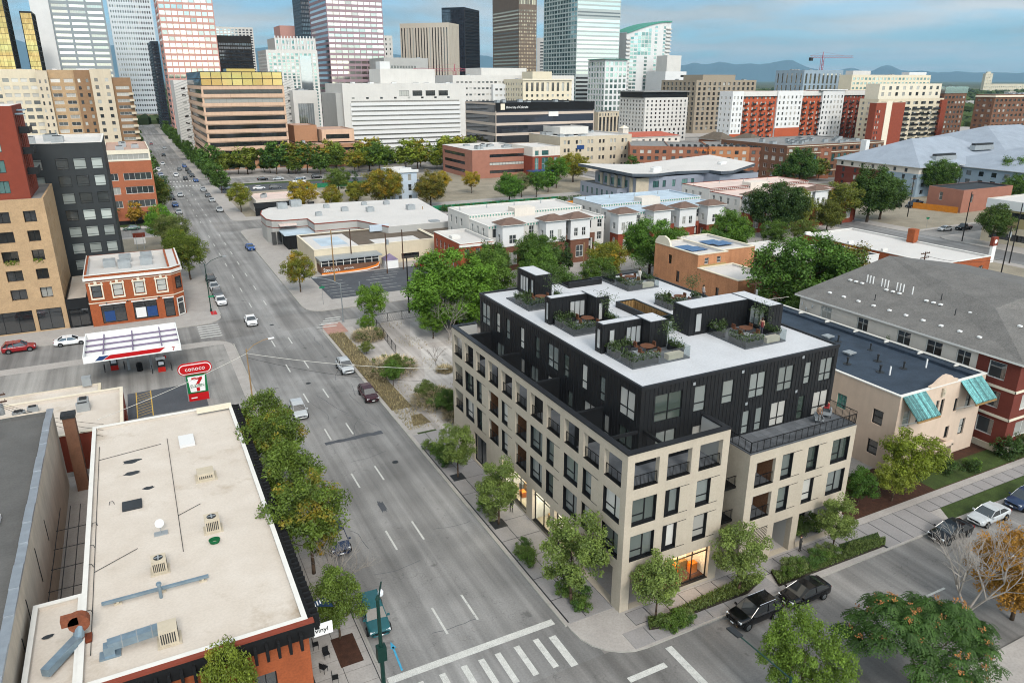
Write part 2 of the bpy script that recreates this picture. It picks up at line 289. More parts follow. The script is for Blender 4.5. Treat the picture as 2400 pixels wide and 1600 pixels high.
class Bldg:
 def __init__(s,name,label,cat,corner,th=0.0,group=None,z=0.0):
  s.root = thing(name,label,cat,(corner[0],corner[1],z),th,group);s.c = corner;s.th = th;s.n = 0
 def W(s,x,y):  # local to place
  return s.c[0] + x * cos(s.th) - y * sin(s.th),s.c[1] + x * sin(s.th) + y * cos(s.th)
 def vol(s,x0,y0,x1,y1,z0,z1,wall,roof=None,F=(),L=(),R=(),B=(),par=0.5,dep=0.22,glass='g',cap=None,pt=0.3,wname='wall',kmap=None,solid=True):
  """one block: walls with openings on Front (y0), Left (x0), Right (x1), Back (y1), a roof behind a parapet, a window object in each opening"""
  wb = MB();jb = MB();ub = MB();jmats = []
  faces = ((x0,y0,0.0,x1 - x0,F),(x0,y1,-pi / 2,y1 - y0,L),(x1,y0,pi / 2,y1 - y0,R),(x1,y1,pi,x1 - x0,B))
  for ox,oy,a,W,ops in faces:
   ux,uy = cos(a),sin(a);nx,ny = -uy,ux           # nx,ny points inwards
   def pt_(x,z,d=0.0):return (ox + ux * x + nx * d,oy + uy * x + ny * d,z)
   ops = [o for o in ops if o[2] > o[0] + 0.05 and o[0] > 0.001 and o[2] < W - 0.001 and o[1] >= z0 and o[3] < z1]
   zs = sorted({z0,z1} | {round(o[1],4) for o in ops} | {round(o[3],4) for o in ops})
   for za,zb in zip(zs[:-1],zs[1:]):
    if zb - za < 1e-4:continue
    zm = (za + zb) / 2;hs = sorted((o[0],o[2]) for o in ops if o[1] < zm < o[3]);x = 0.0
    for h0,h1 in hs:
     if h0 - x > 1e-4:wb.face([pt_(x,za),pt_(h0,za),pt_(h0,zb),pt_(x,zb)])
     x = h1
    if W - x > 1e-4:wb.face([pt_(x,za),pt_(W,za),pt_(W,zb),pt_(x,zb)])
   for o in ops:
    a0,b0,a1,b1,kd = o[:5];k = GL[kd] if kd in GL else GL['w']
    d = k.get('d',dep);rv = k.get('reveal',0)
    for q in ([pt_(a0,b0),pt_(a1,b0),pt_(a1,b0,d),pt_(a0,b0,d)],[pt_(a0,b1,d),pt_(a1,b1,d),pt_(a1,b1),pt_(a0,b1)],
      [pt_(a0,b0,d),pt_(a0,b1,d),pt_(a0,b1),pt_(a0,b0)],[pt_(a1,b0),pt_(a1,b1),pt_(a1,b1,d),pt_(a1,b0,d)]):wb.face(q,1 if rv else 0)
    wx,wy = s.W(*pt_((a0 + a1) / 2,0)[:2]);big = pxsize(math.sqrt((a1 - a0) * (b1 - b0)),wx,wy)
    gm = k.get('glass',glass)
    if big >= 9.5 and s.n < 300 or k.get('solo'):
     s.n += 1
     if 'fn' in k:k['fn'](s,pt_(a0,b0),a,a1 - a0,b1 - b0)
     else:
      nxm = k.get('nx',1);nxm = max(1,round((a1 - a0) / nxm)) if isinstance(nxm,float) else nxm
      put('window',winmesh(a1 - a0,b1 - b0,d,nxm,k.get('nz',1),k.get('fw',0.07),MATS[k.get('fm','frame_white')],MATS[gm],k.get('key',kd) + gm),s.root,pt_(a0,b0),a)
    else:
     ga = gm + '_a' if gm + '_a' in MATS else gm
     if ga not in jmats:jmats.append(ga)
     mi = jmats.index(ga);n = max(1,round((a1 - a0) / 3.2));st = (a1 - a0) / n
     for i in range(n):
      jb.cr = RND.random();q0 = a0 + st * i;q1 = q0 + st - (0.0 if n == 1 else 0.12)
      jb.face([pt_(q0,b0,d - 0.02),pt_(q1,b0,d - 0.02),pt_(q1,b1,d - 0.02),pt_(q0,b1,d - 0.02)],mi)
     if n > 1:
      ff = 'frame_dark'
      if ff not in jmats:jmats.append(ff)
      jb.face([pt_(a0,b0,d),pt_(a1,b0,d),pt_(a1,b1,d),pt_(a0,b1,d)],jmats.index(ff))
  if par > 0:
   t = min(pt,(x1 - x0) / 4,(y1 - y0) / 4);zr = z1 - par
   I = [(x0 + t,y0 + t),(x1 - t,y0 + t),(x1 - t,y1 - t),(x0 + t,y1 - t)];O = [(x0,y0),(x1,y0),(x1,y1),(x0,y1)]
   cb_ = wb if cap is None else MB()
   for i in range(4):
    j = (i + 1) % 4
    cb_.face([(*O[i],z1),(*O[j],z1),(*I[j],z1),(*I[i],z1)]);(ub if roof else wb).face([(*I[j],zr),(*I[i],zr),(*I[i],z1),(*I[j],z1)])
   if cap is not None:
    for i in range(4):
     j = (i + 1) % 4;e = 0.06
    c2 = MB()
    for bx in ((x0 - .06,y0 - .06,x1 + .06,y0 + t),(x0 - .06,y1 - t,x1 + .06,y1 + .06),(x0 - .06,y0 + t,x0 + t,y1 - t),(x1 - t,y0 + t,x1 + .06,y1 - t)):c2.box(bx[0],bx[1],z1 - 0.02,bx[2],bx[3],z1 + 0.1)
    c2.build('coping',MATS[cap],s.root)
  else:I = [(x0,y0),(x1,y0),(x1,y1),(x0,y1)];zr = z1
  o = wb.build(wname,[MATS[wall],MATS[wall]],s.root)
  if roof:
   ub.face([(*p,zr) for p in I]);ub.build('roof',MATS[roof],s.root)
  if jb.f:stuff(jb.build('small_windows',[MATS[m] for m in jmats],s.root,attr=True))
  return o
 def slab(s,x0,y0,z0,x1,y1,z1,mat,name='trim',mt=None):
  b = MB();b.box(x0,y0,z0,x1,y1,z1,0,1 if mt else None);return b.build(name,[MATS[mat]] + ([MATS[mt]] if mt else []),s.root)
 def hip(s,x0,y0,x1,y1,z0,rise,mat,over=0.5,soffit='trim_white',ridge=None):
  b = MB();x0 -= over;y0 -= over;x1 += over;y1 += over;w = x1 - x0;d = y1 - y0;r = min(w,d) / 2
  b.box(x0,y0,z0,x1,y1,z0 + 0.18,1,1)
  if w >= d:A = (x0 + r,y0 + r);B_ = (x1 - r,y0 + r)
  else:A = (x0 + r,y0 + r);B_ = (x0 + r,y1 - r)
  z1 = z0 + rise;zz = z0 + 0.19;e = 0.08;x0 -= e;y0 -= e;x1 += e;y1 += e
  a = (*A,z1);c = (*B_,z1)
  if w >= d:fs = [[(x0,y0,zz),(x1,y0,zz),c,a],[(x1,y1,zz),(x0,y1,zz),a,c],[(x0,y1,zz),(x0,y0,zz),a],[(x1,y0,zz),(x1,y1,zz),c]]
  else:fs = [[(x0,y0,zz),(x1,y0,zz),a],[(x1,y1,zz),(x0,y1,zz),c],[(x0,y1,zz),(x0,y0,zz),a,c],[(x1,y0,zz),(x1,y1,zz),c,a]]
  for f in fs:b.face(f,0)
  return b.build('roof',[MATS[mat],MATS[soffit]],s.root)
 def units(s,n,x0,y0,x1,y1,z,seed=0,mat='metal_light',smin=1.0,smax=2.6):
  q = random.Random(seed)
  for i in range(n):
   w = q.uniform(smin,smax);d = q.uniform(smin,smax);h = q.uniform(0.6,1.5);x = q.uniform(x0,x1 - w);y = q.uniform(y0,y1 - d)
   b = MB();b.box(x,y,z,x + w,y + d,z + h);b.box(x + w * .15,y + d * .15,z + h,x + w * .85,y + d * .85,z + h + .12,1);b.build('roof_unit',[MATS[mat],MATS['metal_dark']],s.root)
# ---------------------------------------------------------------- the palette
for n,c,kw in [
 ('frame_white','#c9c9c4',dict(var=.05)),('frame_dark','#17181a',dict(rough=.5,var=.1)),('trim_white','#d2d0ca',dict(var=.06)),('trim_cream','#d3cab6',dict(var=.06)),
 ('metal_light','#9fa4a6',dict(rough=.5,metal=.4,var=.12)),('metal_dark','#2a2c2e',dict(rough=.5,var=.2)),('galv','#8496a2',dict(rough=.42,metal=.55,var=.15,scale=2)),
 ('black_metal','#191a1c',dict(rough=.45,var=.25,scale=.6,spec=.4)),('black_seam','#232427',dict(rough=.4,var=.2)),('rail_black','#0c0c0d',dict(rough=.5)),
 ('beige_brick','#b2a796',dict(var=.08,scale=.5,fine=.07,streak=.05)),('terrace','#5d6064',dict(var=.2,scale=1.5)),('white_roof','#bbbdc0',dict(var=.08,scale=.35,streak=0,fine=.1)),
 ('wood_slat','#6b4a34',dict(var=.3,scale=6)),('wood_light','#8d7048',dict(var=.25,scale=5)),('dark_room','#121314',dict(var=.3)),('deck_grey','#54575b',dict(var=.2,scale=2)),
 ('concrete','#a19c97',dict(var=.12,scale=.5,fine=.12)),('concrete_new','#8e8b8a',dict(var=.08,scale=.8,fine=.12)),('kerb','#9d9a93',dict(var=.15,scale=1)),('concrete_lot','#8f8a83',dict(var=.2,scale=.18,fine=.2)),
 ('lot_asphalt','#4d5055',dict(var=.18,scale=.3,fine=.2)),('lot_dirt','#968e87',dict(var=.25,scale=.12,fine=.22)),('gravel','#8f8777',dict(var=.25,scale=.15,fine=.25)),('sandstone_walk','#a07c70',dict(var=.15,scale=.8)),
 ('paint_white','#c4c4bf',dict(var=.14,scale=2,fine=.3,stain=('#7d7d7c',1.6,.58,.72))),('grass','#39491f',dict(var=.4,scale=.8,fine=.35)),('dry_grass','#6c6046',dict(var=.4,scale=.9,fine=.35)),('mulch','#452c20',dict(var=.4,scale=2,fine=.4)),('soil','#2c2620',dict(var=.4,scale=2)),
 ('tan_concrete','#c7a78e',dict(var=.08,scale=.25,streak=.1)),('tan_dark','#a3795c',dict(var=.1)),('white_wall','#c9c6c0',dict(var=.05,scale=.2,streak=.05)),('white_bright','#d0d0ce',dict(var=.04,scale=.2)),('grey_wall','#a5a4a0',dict(var=.08,scale=.2)),
 ('cream_wall','#c9bda5',dict(var=.07,scale=.3,streak=.06)),('beige_wall','#bfb29c',dict(var=.07,scale=.3,streak=.06)),('tan_brick','#ad9170',dict(var=.12,scale=.6,fine=.15)),('brown_brick','#6d4a3a',dict(var=.15,scale=.8,fine=.15)),('red_brick','#84402e',dict(var=.15,scale=.8,fine=.15)),
 ('orange_brick','#96502f',dict(var=.15,scale=.7,fine=.18)),('office_brick','#9a5d42',dict(var=.1,scale=.6,fine=.12)),('salmon_brick','#9a6a59',dict(var=.1,scale=.5,fine=.1)),('block_brick','#8e5d47',dict(var=.15,scale=.6,fine=.15)),('umber_brick','#6f4f3d',dict(var=.15,scale=.6,fine=.15)),
 ('church_brick','#bb8560',dict(var=.16,scale=.5,fine=.18,streak=.12)),('dark_panel','#34383a',dict(rough=.6,var=.15,scale=.3)),('red_panel','#7b3a2b',dict(var=.1)),('orange_panel','#a55236',dict(var=.1,scale=.3)),('khaki_panel','#a08a5e',dict(var=.1)),
 ('pink_granite','#b98b80',dict(var=.05,scale=.2)),('mauve_granite','#978086',dict(var=.06,scale=.2)),('grey_granite','#8f979b',dict(var=.05,scale=.2)),('brown_granite','#6f6156',dict(var=.08,scale=.2)),('stone_stripe','#bdb3a4',dict(var=.05)),('tan_grid','#948877',dict(var=.06)),('olive_band','#5b4334',dict(var=.1)),
 ('roof_white','#c3c0bc',dict(var=.06,scale=.12,fine=.06)),('roof_pink','#c9b6ad',dict(var=.12,scale=.25)),('roof_blue','#aab9c4',dict(var=.16,scale=.3,fine=.1)),('roof_grey','#7d7c7a',dict(var=.15,scale=.3)),('roof_dark','#33373b',dict(var=.25,scale=.3)),('roof_tan','#ab8f80',dict(var=.12)),('roof_brown','#5e5449',dict(var=.2,scale=.6)),
 ('roof_navy','#343f4c',dict(var=.35,scale=.45,rough=.6,fine=.25)),('shingle_grey','#6e6c69',dict(var=.2,scale=.4,fine=.3)),('shingle_brown','#6b574d',dict(var=.18,scale=1.2,fine=.2)),('shingle_blue','#8f98a3',dict(var=.12,scale=.25,fine=.12)),('tile_red','#a25745',dict(var=.2,scale=1)),('tile_teal','#5c9090',dict(var=.5,scale=3.5,rough=.5,objcol=True)),
 ('stucco','#c8b3a0',dict(var=.07,scale=.5,streak=.06)),('stucco_white','#cdc5ba',dict(var=.06,scale=.4,streak=.06)),('stucco_old','#c0b3a2',dict(var=.14,scale=.4,streak=.14)),('roof_felt','#5c5b59',dict(var=.2,scale=.25,fine=.12)),('coping_metal','#9aa0a6',dict(rough=.4,metal=.5,var=.15)),('pale_blue','#b3bfca',dict(var=.06)),('blue_grey','#8a9aa5',dict(var=.08,scale=.3)),('clad_grey','#9095a0',dict(var=.08,scale=.3,metal=.2,rough=.5)),('fascia_grey','#4c535b',dict(rough=.5,var=.1)),
 ('bark','#4a3c30',dict(var=.3,scale=4)),('bark_grey','#8d8780',dict(var=.2,scale=3)),('tyre','#0d0d0e',dict(rough=.8)),('rim','#8f9294',dict(rough=.3,metal=.8,var=.1)),('lamp_glass','#d9dde0',dict(rough=.15,var=.05)),('tail_red','#7d0f0d',dict(rough=.2,var=.1)),('chrome','#b9bcc0',dict(rough=.2,metal=.9)),('plate_white','#dddddd',dict(var=.05)),
 ('pole_green','#10302a',dict(rough=.45,var=.15)),('pole_steel','#8c9294',dict(rough=.45,metal=.5)),('pole_wood','#4a352a',dict(var=.3,scale=3)),('pole_black','#1d1c1c',dict(rough=.5)),('sign_red','#b3181c',dict(rough=.4,var=.05)),('sign_green','#0d6a3c',dict(rough=.4,var=.05)),('sign_white','#e4e4e2',dict(rough=.4,var=.03)),('sign_blue','#26416f',dict(rough=.4,var=.05)),('sign_orange','#dd7a26',dict(rough=.5,var=.08)),('street_green','#0f7a55',dict(rough=.4)),
 ('canvas_green','#0f5a38',dict(var=.15)),('canvas_black','#121315',dict(var=.2)),('fence_orange','#b4701f',dict(var=.15,scale=1.2)),('green_net','#1f6b4a',dict(var=.2,scale=1)),('rust','#6e3520',dict(var=.35,scale=3)),('cable','#c9c6bd',dict(var=.05)),('cable_dark','#1b1a1a',dict()),('navy_panel','#22364f',dict(var=.2,rough=.3)),('solar','#31557f',dict(rough=.15,var=.2,scale=1,spec=.6)),
 ('crane_red','#9c5561',dict(var=.1)),('skin','#b98a6c',dict(var=.05)),('hair','#2b1d15',dict(var=.2)),('cloth','#c9c9c9',dict(var=.12,scale=8,objcol=True)),('purple_cloth','#74687f',dict(var=.2)),('sail_orange','#d9926d',dict(var=.05)),('sail_white','#d9d5d0',dict(var=.04)),('yellow_paint','#b8974a',dict(var=.25,scale=2)),('blue_mark','#3f8fb0',dict(var=.3,scale=3)),('terracotta','#5f3d2b',dict(var=.2)),('stone_light','#b7ac98',dict(var=.12,scale=1)),
 ('furniture_grey','#83878a',dict(var=.1)),('box_red','#b1241c',dict(var=.1,rough=.4)),('copper_green','#4f8f80',dict(var=.12)),('wood_pole_light','#8f7553',dict(var=.2)),('far_green','#39452f',dict(var=.35,scale=.01)),('mountain','#2c3d44',dict(var=.3,scale=.0006,fine=0)),('duct_rust','#7a4630',dict(var=.35,scale=3)),('hose_green','#0e5a34',dict()),
]:M(n,c,**kw)
def GP(n,*a,**k):GLASS(n,*a,**k);GLASS(n + '_a',*a,attr=True,**k)
GP('g',(.015,.018,.02),(.07,.08,.085),.22)
GP('g_dark',(.008,.009,.01),(.03,.033,.036),.06)
GP('g_apt',(.02,.024,.026),(.12,.13,.13),.4,blindcol=(.55,.53,.48))
GP('g_teal',(.03,.09,.085),(.12,.26,.24),.15,blindcol=(.3,.45,.4))
GP('g_mirror',(.62,.62,.58),(.8,.78,.7),0,metal=1.0,rough=.03)
GP('g_cream',(.38,.38,.36),(.92,.88,.78),0,metal=1.0,rough=.07)
GP('g_gold',(.34,.25,.1),(.5,.39,.18),0,metal=1.0,rough=.03)
GP('g_black',(.03,.035,.045),(.07,.08,.1),0,metal=.6,rough=.04)
GP('g_blue',(.1,.18,.27),(.22,.32,.4),0,metal=.8,rough=.05)
GP('g_pale',(.3,.35,.38),(.72,.76,.78),0,metal=.9,rough=.06)
GP('g_green',(.1,.22,.22),(.5,.64,.6),0,metal=.7,rough=.06)
GP('g_new',(.03,.045,.035),(.22,.24,.23),.4,blindcol=(.62,.6,.55))  # pale panes also stand for lit and reflecting windows, put into the colour
EMIT('lit_warm',(1.0,.58,.26),2.6);EMIT('lit_soft',(1.0,.86,.66),2.2);EMIT('lamp_warm',(1.0,.7,.4),6.0)
def screen_glass():
 m = bpy.data.materials.new('screen_glass');m.use_nodes = True;t = m.node_tree;t.nodes.clear();o = t.nodes.new('ShaderNodeOutputMaterial');tr = t.nodes.new('ShaderNodeBsdfTransparent');tr.inputs[0].default_value = (.75,.8,.8,1)
 g = t.nodes.new('ShaderNodeBsdfGlossy');g.inputs['Roughness'].default_value = .03;x = t.nodes.new('ShaderNodeMixShader');x.inputs[0].default_value = .13
 t.links.new(tr.outputs[0],x.inputs[1]);t.links.new(g.outputs[0],x.inputs[2]);t.links.new(x.outputs[0],o.inputs[0]);MATS['screen_glass'] = m
screen_glass()
GL.update({
 'w':dict(fw=.08,nx=1,nz=1),'w2':dict(fw=.07,nx=2,nz=1),'w22':dict(fw=.07,nx=2,nz=2),'w12':dict(fw=.07,nx=1,nz=2),'wt':dict(fw=.07,nx=2,nz=(.75,)),'dk':dict(fw=.07,nx=1,nz=2,fm='frame_dark'),'dk2':dict(fw=.07,nx=2,nz=1,fm='frame_dark'),
 'b':dict(fw=.1,nx=1.6,fm='frame_dark',glass='g_dark'),'bw':dict(fw=.1,nx=1.4,fm='frame_white'),'bdk':dict(fw=.06,nx=3.0,fm='frame_dark',glass='g_dark'),'v':dict(fw=0,d=.5,glass='g_dark'),'cr':dict(fw=0,d=.2),'n':dict(fw=.06,d=.12),'hole':dict(fw=.1,d=.7,nx=2,fm='frame_dark',glass='g_dark'),
 'bapt':dict(fw=.1,nx=1.7,fm='trim_white',glass='g_apt'),'teal':dict(fw=.07,nx=2,nz=(.3,),fm='frame_dark',glass='g_teal'),'store':dict(fw=.1,nx=1.9,nz=(.78,),fm='frame_dark',glass='g_dark'),
})
# ---------------------------------------------------------------- asphalt
def ASPHALT(name,base,lane=False):
 m = bpy.data.materials.new(name);m.use_nodes = True;t = m.node_tree;b = t.nodes['Principled BSDF'];b.inputs['Roughness'].default_value = .85;b.inputs['Specular IOR Level'].default_value = .25
 g = t.nodes.new('ShaderNodeNewGeometry');P = g.outputs['Position']
 def noise(sc,det=5,vec=P,rough=.6):
  n = t.nodes.new('ShaderNodeTexNoise');n.inputs['Scale'].default_value = sc;n.inputs['Detail'].default_value = det;n.inputs['Roughness'].default_value = rough;t.links.new(vec,n.inputs['Vector']);return n.outputs[0]
 def ramp(src,p0,p1,c0,c1):
  r = t.nodes.new('ShaderNodeValToRGB');r.color_ramp.elements[0].position = p0;r.color_ramp.elements[1].position = p1;r.color_ramp.elements[0].color = (c0,c0,c0,1) if not isinstance(c0,tuple) else c0;r.color_ramp.elements[1].color = (c1,c1,c1,1) if not isinstance(c1,tuple) else c1;t.links.new(src,r.inputs[0]);return r.outputs[0]
 def mul(a,c):
  x = t.nodes.new('ShaderNodeMixRGB');x.blend_type = 'MULTIPLY';x.inputs[0].default_value = 1;t.links.new(a,x.inputs[1]);t.links.new(c,x.inputs[2]);return x.outputs[0]
 lo = tuple(c * .84 for c in base) + (1,);hi = tuple(c * 1.16 for c in base) + (1,)
 c = ramp(noise(.09,5),.3,.7,lo,hi)
 c = mul(c,ramp(noise(7,3),.3,.7,.86,1.1))
 mp = t.nodes.new('ShaderNodeMapping');mp.inputs['Scale'].default_value = (.75,.02,1);t.links.new(P,mp.inputs[0])
 c = mul(c,ramp(noise(1.0,3,mp.outputs[0]),.35,.65,.68,1.1))       # wheel tracks along the avenue
 v = t.nodes.new('ShaderNodeTexVoronoi');v.feature = 'DISTANCE_TO_EDGE';v.inputs['Scale'].default_value = .085;v.inputs['Randomness'].default_value = 1
 w = t.nodes.new('ShaderNodeMixRGB');w.inputs[0].default_value = .035;t.links.new(P,w.inputs[1]);nn = t.nodes.new('ShaderNodeTexNoise');nn.inputs['Scale'].default_value = .5;nn.inputs['Detail'].default_value = 5;t.links.new(P,nn.inputs['Vector'])
 sc = t.nodes.new('ShaderNodeVectorMath');sc.operation = 'SCALE';sc.inputs['Scale'].default_value = 6;t.links.new(nn.outputs['Color'],sc.inputs[0]);ad = t.nodes.new('ShaderNodeVectorMath');ad.operation = 'ADD';t.links.new(P,ad.inputs[0]);t.links.new(sc.outputs[0],ad.inputs[1]);t.links.new(ad.outputs[0],v.inputs['Vector'])
 c = mul(c,ramp(v.outputs['Distance'],.001,.004,.72,1.0))
 c = mul(c,ramp(noise(.035,4),.42,.5,.8,1.07))                     # resurfaced areas
 c = mul(c,ramp(noise(.55,3),.27,.34,.62,1.0))                        # oil drips and old patches
 t.links.new(c,b.inputs['Base Color']);MATS[name] = m
ASPHALT('asphalt',(.248,.243,.236));ASPHALT('asphalt_side',(.222,.214,.205));ASPHALT('asphalt_far',(.2,.2,.2));ASPHALT('lot_broken',(.4,.37,.345));ASPHALT('lot_pale',(.46,.435,.41));ASPHALT('lot_slab',(.27,.26,.245))
# ---------------------------------------------------------------- ground, plain, mountains
def ground_mat():
 m = bpy.data.materials.new('ground');m.use_nodes = True;t = m.node_tree;b = t.nodes['Principled BSDF'];b.inputs['Roughness'].default_value = .95;b.inputs['Specular IOR Level'].default_value = .1
 g = t.nodes.new('ShaderNodeNewGeometry');ln = t.nodes.new('ShaderNodeVectorMath');ln.operation = 'LENGTH';t.links.new(g.outputs['Position'],ln.inputs[0])
 mr = t.nodes.new('ShaderNodeMapRange');mr.inputs['From Min'].default_value = 700;mr.inputs['From Max'].default_value = 1200;t.links.new(ln.outputs['Value'],mr.inputs['Value'])
 n = t.nodes.new('ShaderNodeTexNoise');n.inputs['Scale'].default_value = .05;n.inputs['Detail'].default_value = 6;t.links.new(g.outputs['Position'],n.inputs['Vector'])
 r = t.nodes.new('ShaderNodeValToRGB');r.color_ramp.elements[0].color = (.13,.125,.12,1);r.color_ramp.elements[1].color = (.27,.25,.23,1);t.links.new(n.outputs[0],r.inputs[0])
 n2 = t.nodes.new('ShaderNodeTexNoise');n2.inputs['Scale'].default_value = .004;n2.inputs['Detail'].default_value = 8;t.links.new(g.outputs['Position'],n2.inputs['Vector'])
 r2 = t.nodes.new('ShaderNodeValToRGB');r2.color_ramp.elements[0].color = (.03,.05,.03,1);r2.color_ramp.elements[1].color = (.13,.13,.08,1);r2.color_ramp.elements[0].position = .35;r2.color_ramp.elements[1].position = .7;t.links.new(n2.outputs[0],r2.inputs[0])
 x = t.nodes.new('ShaderNodeMixRGB');t.links.new(mr.outputs[0],x.inputs[0]);t.links.new(r.outputs[0],x.inputs[1]);t.links.new(r2.outputs[0],x.inputs[2]);t.links.new(x.outputs[0],b.inputs['Base Color']);MATS['ground'] = m
ground_mat()
b = MB();b.face([(-40000,-3000,0),(40000,-3000,0),(40000,40000,0),(-40000,40000,0)]);struct('ground',b,[MATS['ground']])
def rrect(x0,y0,x1,y1,r,n=6):
 out = []
 for cx,cy,a0 in ((x1 - r,y0 + r,-pi / 2),(x1 - r,y1 - r,0),(x0 + r,y1 - r,pi / 2),(x0 + r,y0 + r,pi)):
  for i in range(n + 1):a = a0 + pi / 2 * i / n;out.append((cx + r * cos(a),cy + r * sin(a)))
 return out
AVX0,AVX1 = 10.6,25.2;KERB = .13
XR = [(AVX1,181),(193,340),(352,520),(532,700)];XL = [(-98,AVX0),(-230,-110)]
YB = [(35.2,125.2),(132.6,222),(237,328),(348,440),(452,550),(562,650),(662,760)]
b = MB()
for x0,x1 in ((AVX0 - 1,AVX1 + 1),):b.face([(x0,-60,.004),(x1,-60,.004),(x1,900,.004),(x0,900,.004)])
avenue = struct('road',b,[MATS['asphalt']])
CROSS = [(23.0,35.2),(125.2,132.6),(222,237),(328,348),(440,452),(550,562),(650,662)]
for i,(y0,y1) in enumerate(CROSS):
 b = MB();b.face([(AVX1 - 6,y0 - 1,.008),(720,y0 - 1,.008),(720,y1 + 1,.008),(AVX1 - 6,y1 + 1,.008)]);b.face([(-230,y0 - 1,.008),(AVX0 + 4,y0 - 1,.008),(AVX0 + 4,y1 + 2,.008),(-230,y1 + 2,.008)])
 struct('road',b,[MATS['asphalt_side']])
for x0,x1 in ((181,193),(340,352),(520,532),(-110,-98)):
 b = MB();b.face([(x0 - 1,-60,.012),(x1 + 1,-60,.012),(x1 + 1,760,.012),(x0 - 1,760,.012)]);struct('road',b,[MATS['asphalt_far']])
for (x0,x1) in XR + XL:
 for j,(y0,y1) in enumerate(YB):
  if x0 < 0:
   y0,y1 = [(36.5,124.2),(134.0,224)][j] if j < 2 else (y0,y1)
  b = MB();b.prism(rrect(x0,y0,x1,y1,3.4 if j else 4.2),0,KERB,0,1);struct('pavement',b,[MATS['kerb'],MATS['concrete']])
b = MB();b.prism(rrect(AVX1,-60,181,23.0,4),0,KERB,0,1);struct('pavement',b,[MATS['kerb'],MATS['concrete']])
b = MB();b.prism(rrect(-98,-60,AVX0,23.0,4),0,KERB,0,1);struct('pavement',b,[MATS['kerb'],MATS['concrete']])
def sheet(name,poly,mat,z=KERB + .006):
 b = MB();b.face([(x,y,z) for x,y in poly]);return struct(name,b,[MATS[mat]])
def rect(x0,y0,x1,y1):return [(x0,y0),(x1,y0),(x1,y1),(x0,y1)]
sheet('vacant_lot',[(27.6,77),(30,76),(62,76),(62,120.8),(28.6,120.8),(27.6,116)],'lot_broken')
sheet('vacant_lot',[(33,92),(46,90),(47,103),(37,105)],'lot_pale',KERB + .012)
sheet('vacant_lot',[(36,107),(50,106),(49,117),(40,118.5)],'lot_pale',KERB + .012)
sheet('parking_lot',rect(31.3,139.4,62,158),'lot_asphalt')
sheet('forecourt',rect(-60,84,9.2,121.5),'lot_slab')
sheet('forecourt',rect(-5,97,4.5,106),'lot_asphalt',KERB + .012)
sheet('back_lot',rect(60,76,178,121),'lot_dirt')
sheet('parking_lot',rect(66,188,92,219),'lot_asphalt')
sheet('parking_lot',rect(199,134,262,218),'gravel')
sheet('gravel_lot',rect(-95,170,5.5,222),'gravel')
sheet('parking_lot',rect(30,243,178,325),'gravel')
sheet('parking_lot',rect(30,300,110,326),'lot_asphalt',KERB + .012)
sheet('gravel_lot',rect(150,60,178,121),'gravel',KERB + .012)
sheet('parking_lot',rect(90,352,178,436),'concrete_lot')
# dry verge between the kerb and the vacant lot, with a worn path
for poly,m_ in (([(25.5,84.5),(28.3,84.5),(28.0,119),(25.5,119)],'dry_grass'),([(26.4,74.6),(28.6,74.6),(28.6,77.0),(26.2,77.0)],'grass'),([(26.4,79.0),(28.8,79.0),(28.6,82.0),(27.2,82.0)],'dry_grass'),([(66.0,35.7),(178,35.7),(178,37.5),(67.2,37.5)],'grass'),([(57.5,39.9),(178,39.9),(178,46),(57.5,46)],'mulch'),([(70,40.0),(100,40.0),(100,43),(70,43)],'grass'),([(-9,241),(5.5,241),(5.5,245),(-9,245)],'grass'),([(34,320.5),(84,320.5),(84,326),(34,326)],'grass')):
 sheet('verge',poly,m_,KERB + (.018 if m_ != 'mulch' else .012))
sheet('pavement_patch',[(25.5,118.5),(29,118.5),(29,124.4),(26.5,124.4),(25.5,123)],'sandstone_walk',KERB + .02)
sheet('pavement_patch',rect(9.2,139.0,10.2,141.5),'sign_red',KERB + .02)
# ---------------------------------------------------------------- paint on the roads
def mark(parent,name,poly,mat='paint_white',z=.013):
 b = MB();b.face([(x,y,z) for x,y in poly]);o = b.build(name,MATS[mat],parent);return o
PER = 12.2
dash = MB();dash.face([(-.09,0,0),(.09,0,0),(.09,3.35,0),(-.09,3.35,0)]);dash = dash.mesh('lane_dash',[MATS['paint_white']])
for X,y0 in ((16.5,43.5),(19.27,43.9)):
 for k in range(50):
  y = y0 + PER * k
  if any(a - 4 < y < c + 1 for a,c in CROSS):continue
  put('lane_dash',dash,avenue,(X,y,.013))
mark(avenue,'stop_line',rect(10.9,40.65,24.5,41.3))
for x in (12.9,14.6,16.3,17.7,19.05,20.65,22.3):mark(avenue,'crosswalk_bar',rect(x - .24,36.7,x + .24,39.9))
mark(avenue,'stop_line',[(23.3,36.2),(23.9,36.2),(23.9,39.6),(23.3,39.6)]);mark(avenue,'stop_line',rect(26.3,33.0,29.6,33.5),z=.017);mark(avenue,'stop_line',rect(30.6,23.5,31.2,34.6),z=.017)
mark(avenue,'stop_line',rect(27.0,26,27.6,31),z=.017)
for k in range(3):mark(avenue,'lane_dash',rect(52.9 - 10 * (k - 1),29.4,56.1 - 10 * (k - 1),29.6),z=.017)
for i in range(5):
 f = i / 4;mark(avenue,'crosswalk_bar',[(24.6 + 2.6 * f,121.2 + 4.9 * f + 1.4),(28.0 + 2.0 * f,121.0 + 5.1 * f + 1.4),(28.0 + 2.0 * f,121.45 + 5.1 * f + 1.4),(24.6 + 2.6 * f,121.65 + 4.9 * f + 1.4)],z=.017 if i > 1 else KERB + .03)
for i in range(6):y = 126.4 + 1.3 * i;mark(avenue,'crosswalk_bar',rect(6.2,y,9.6,y + .45),z=.017)
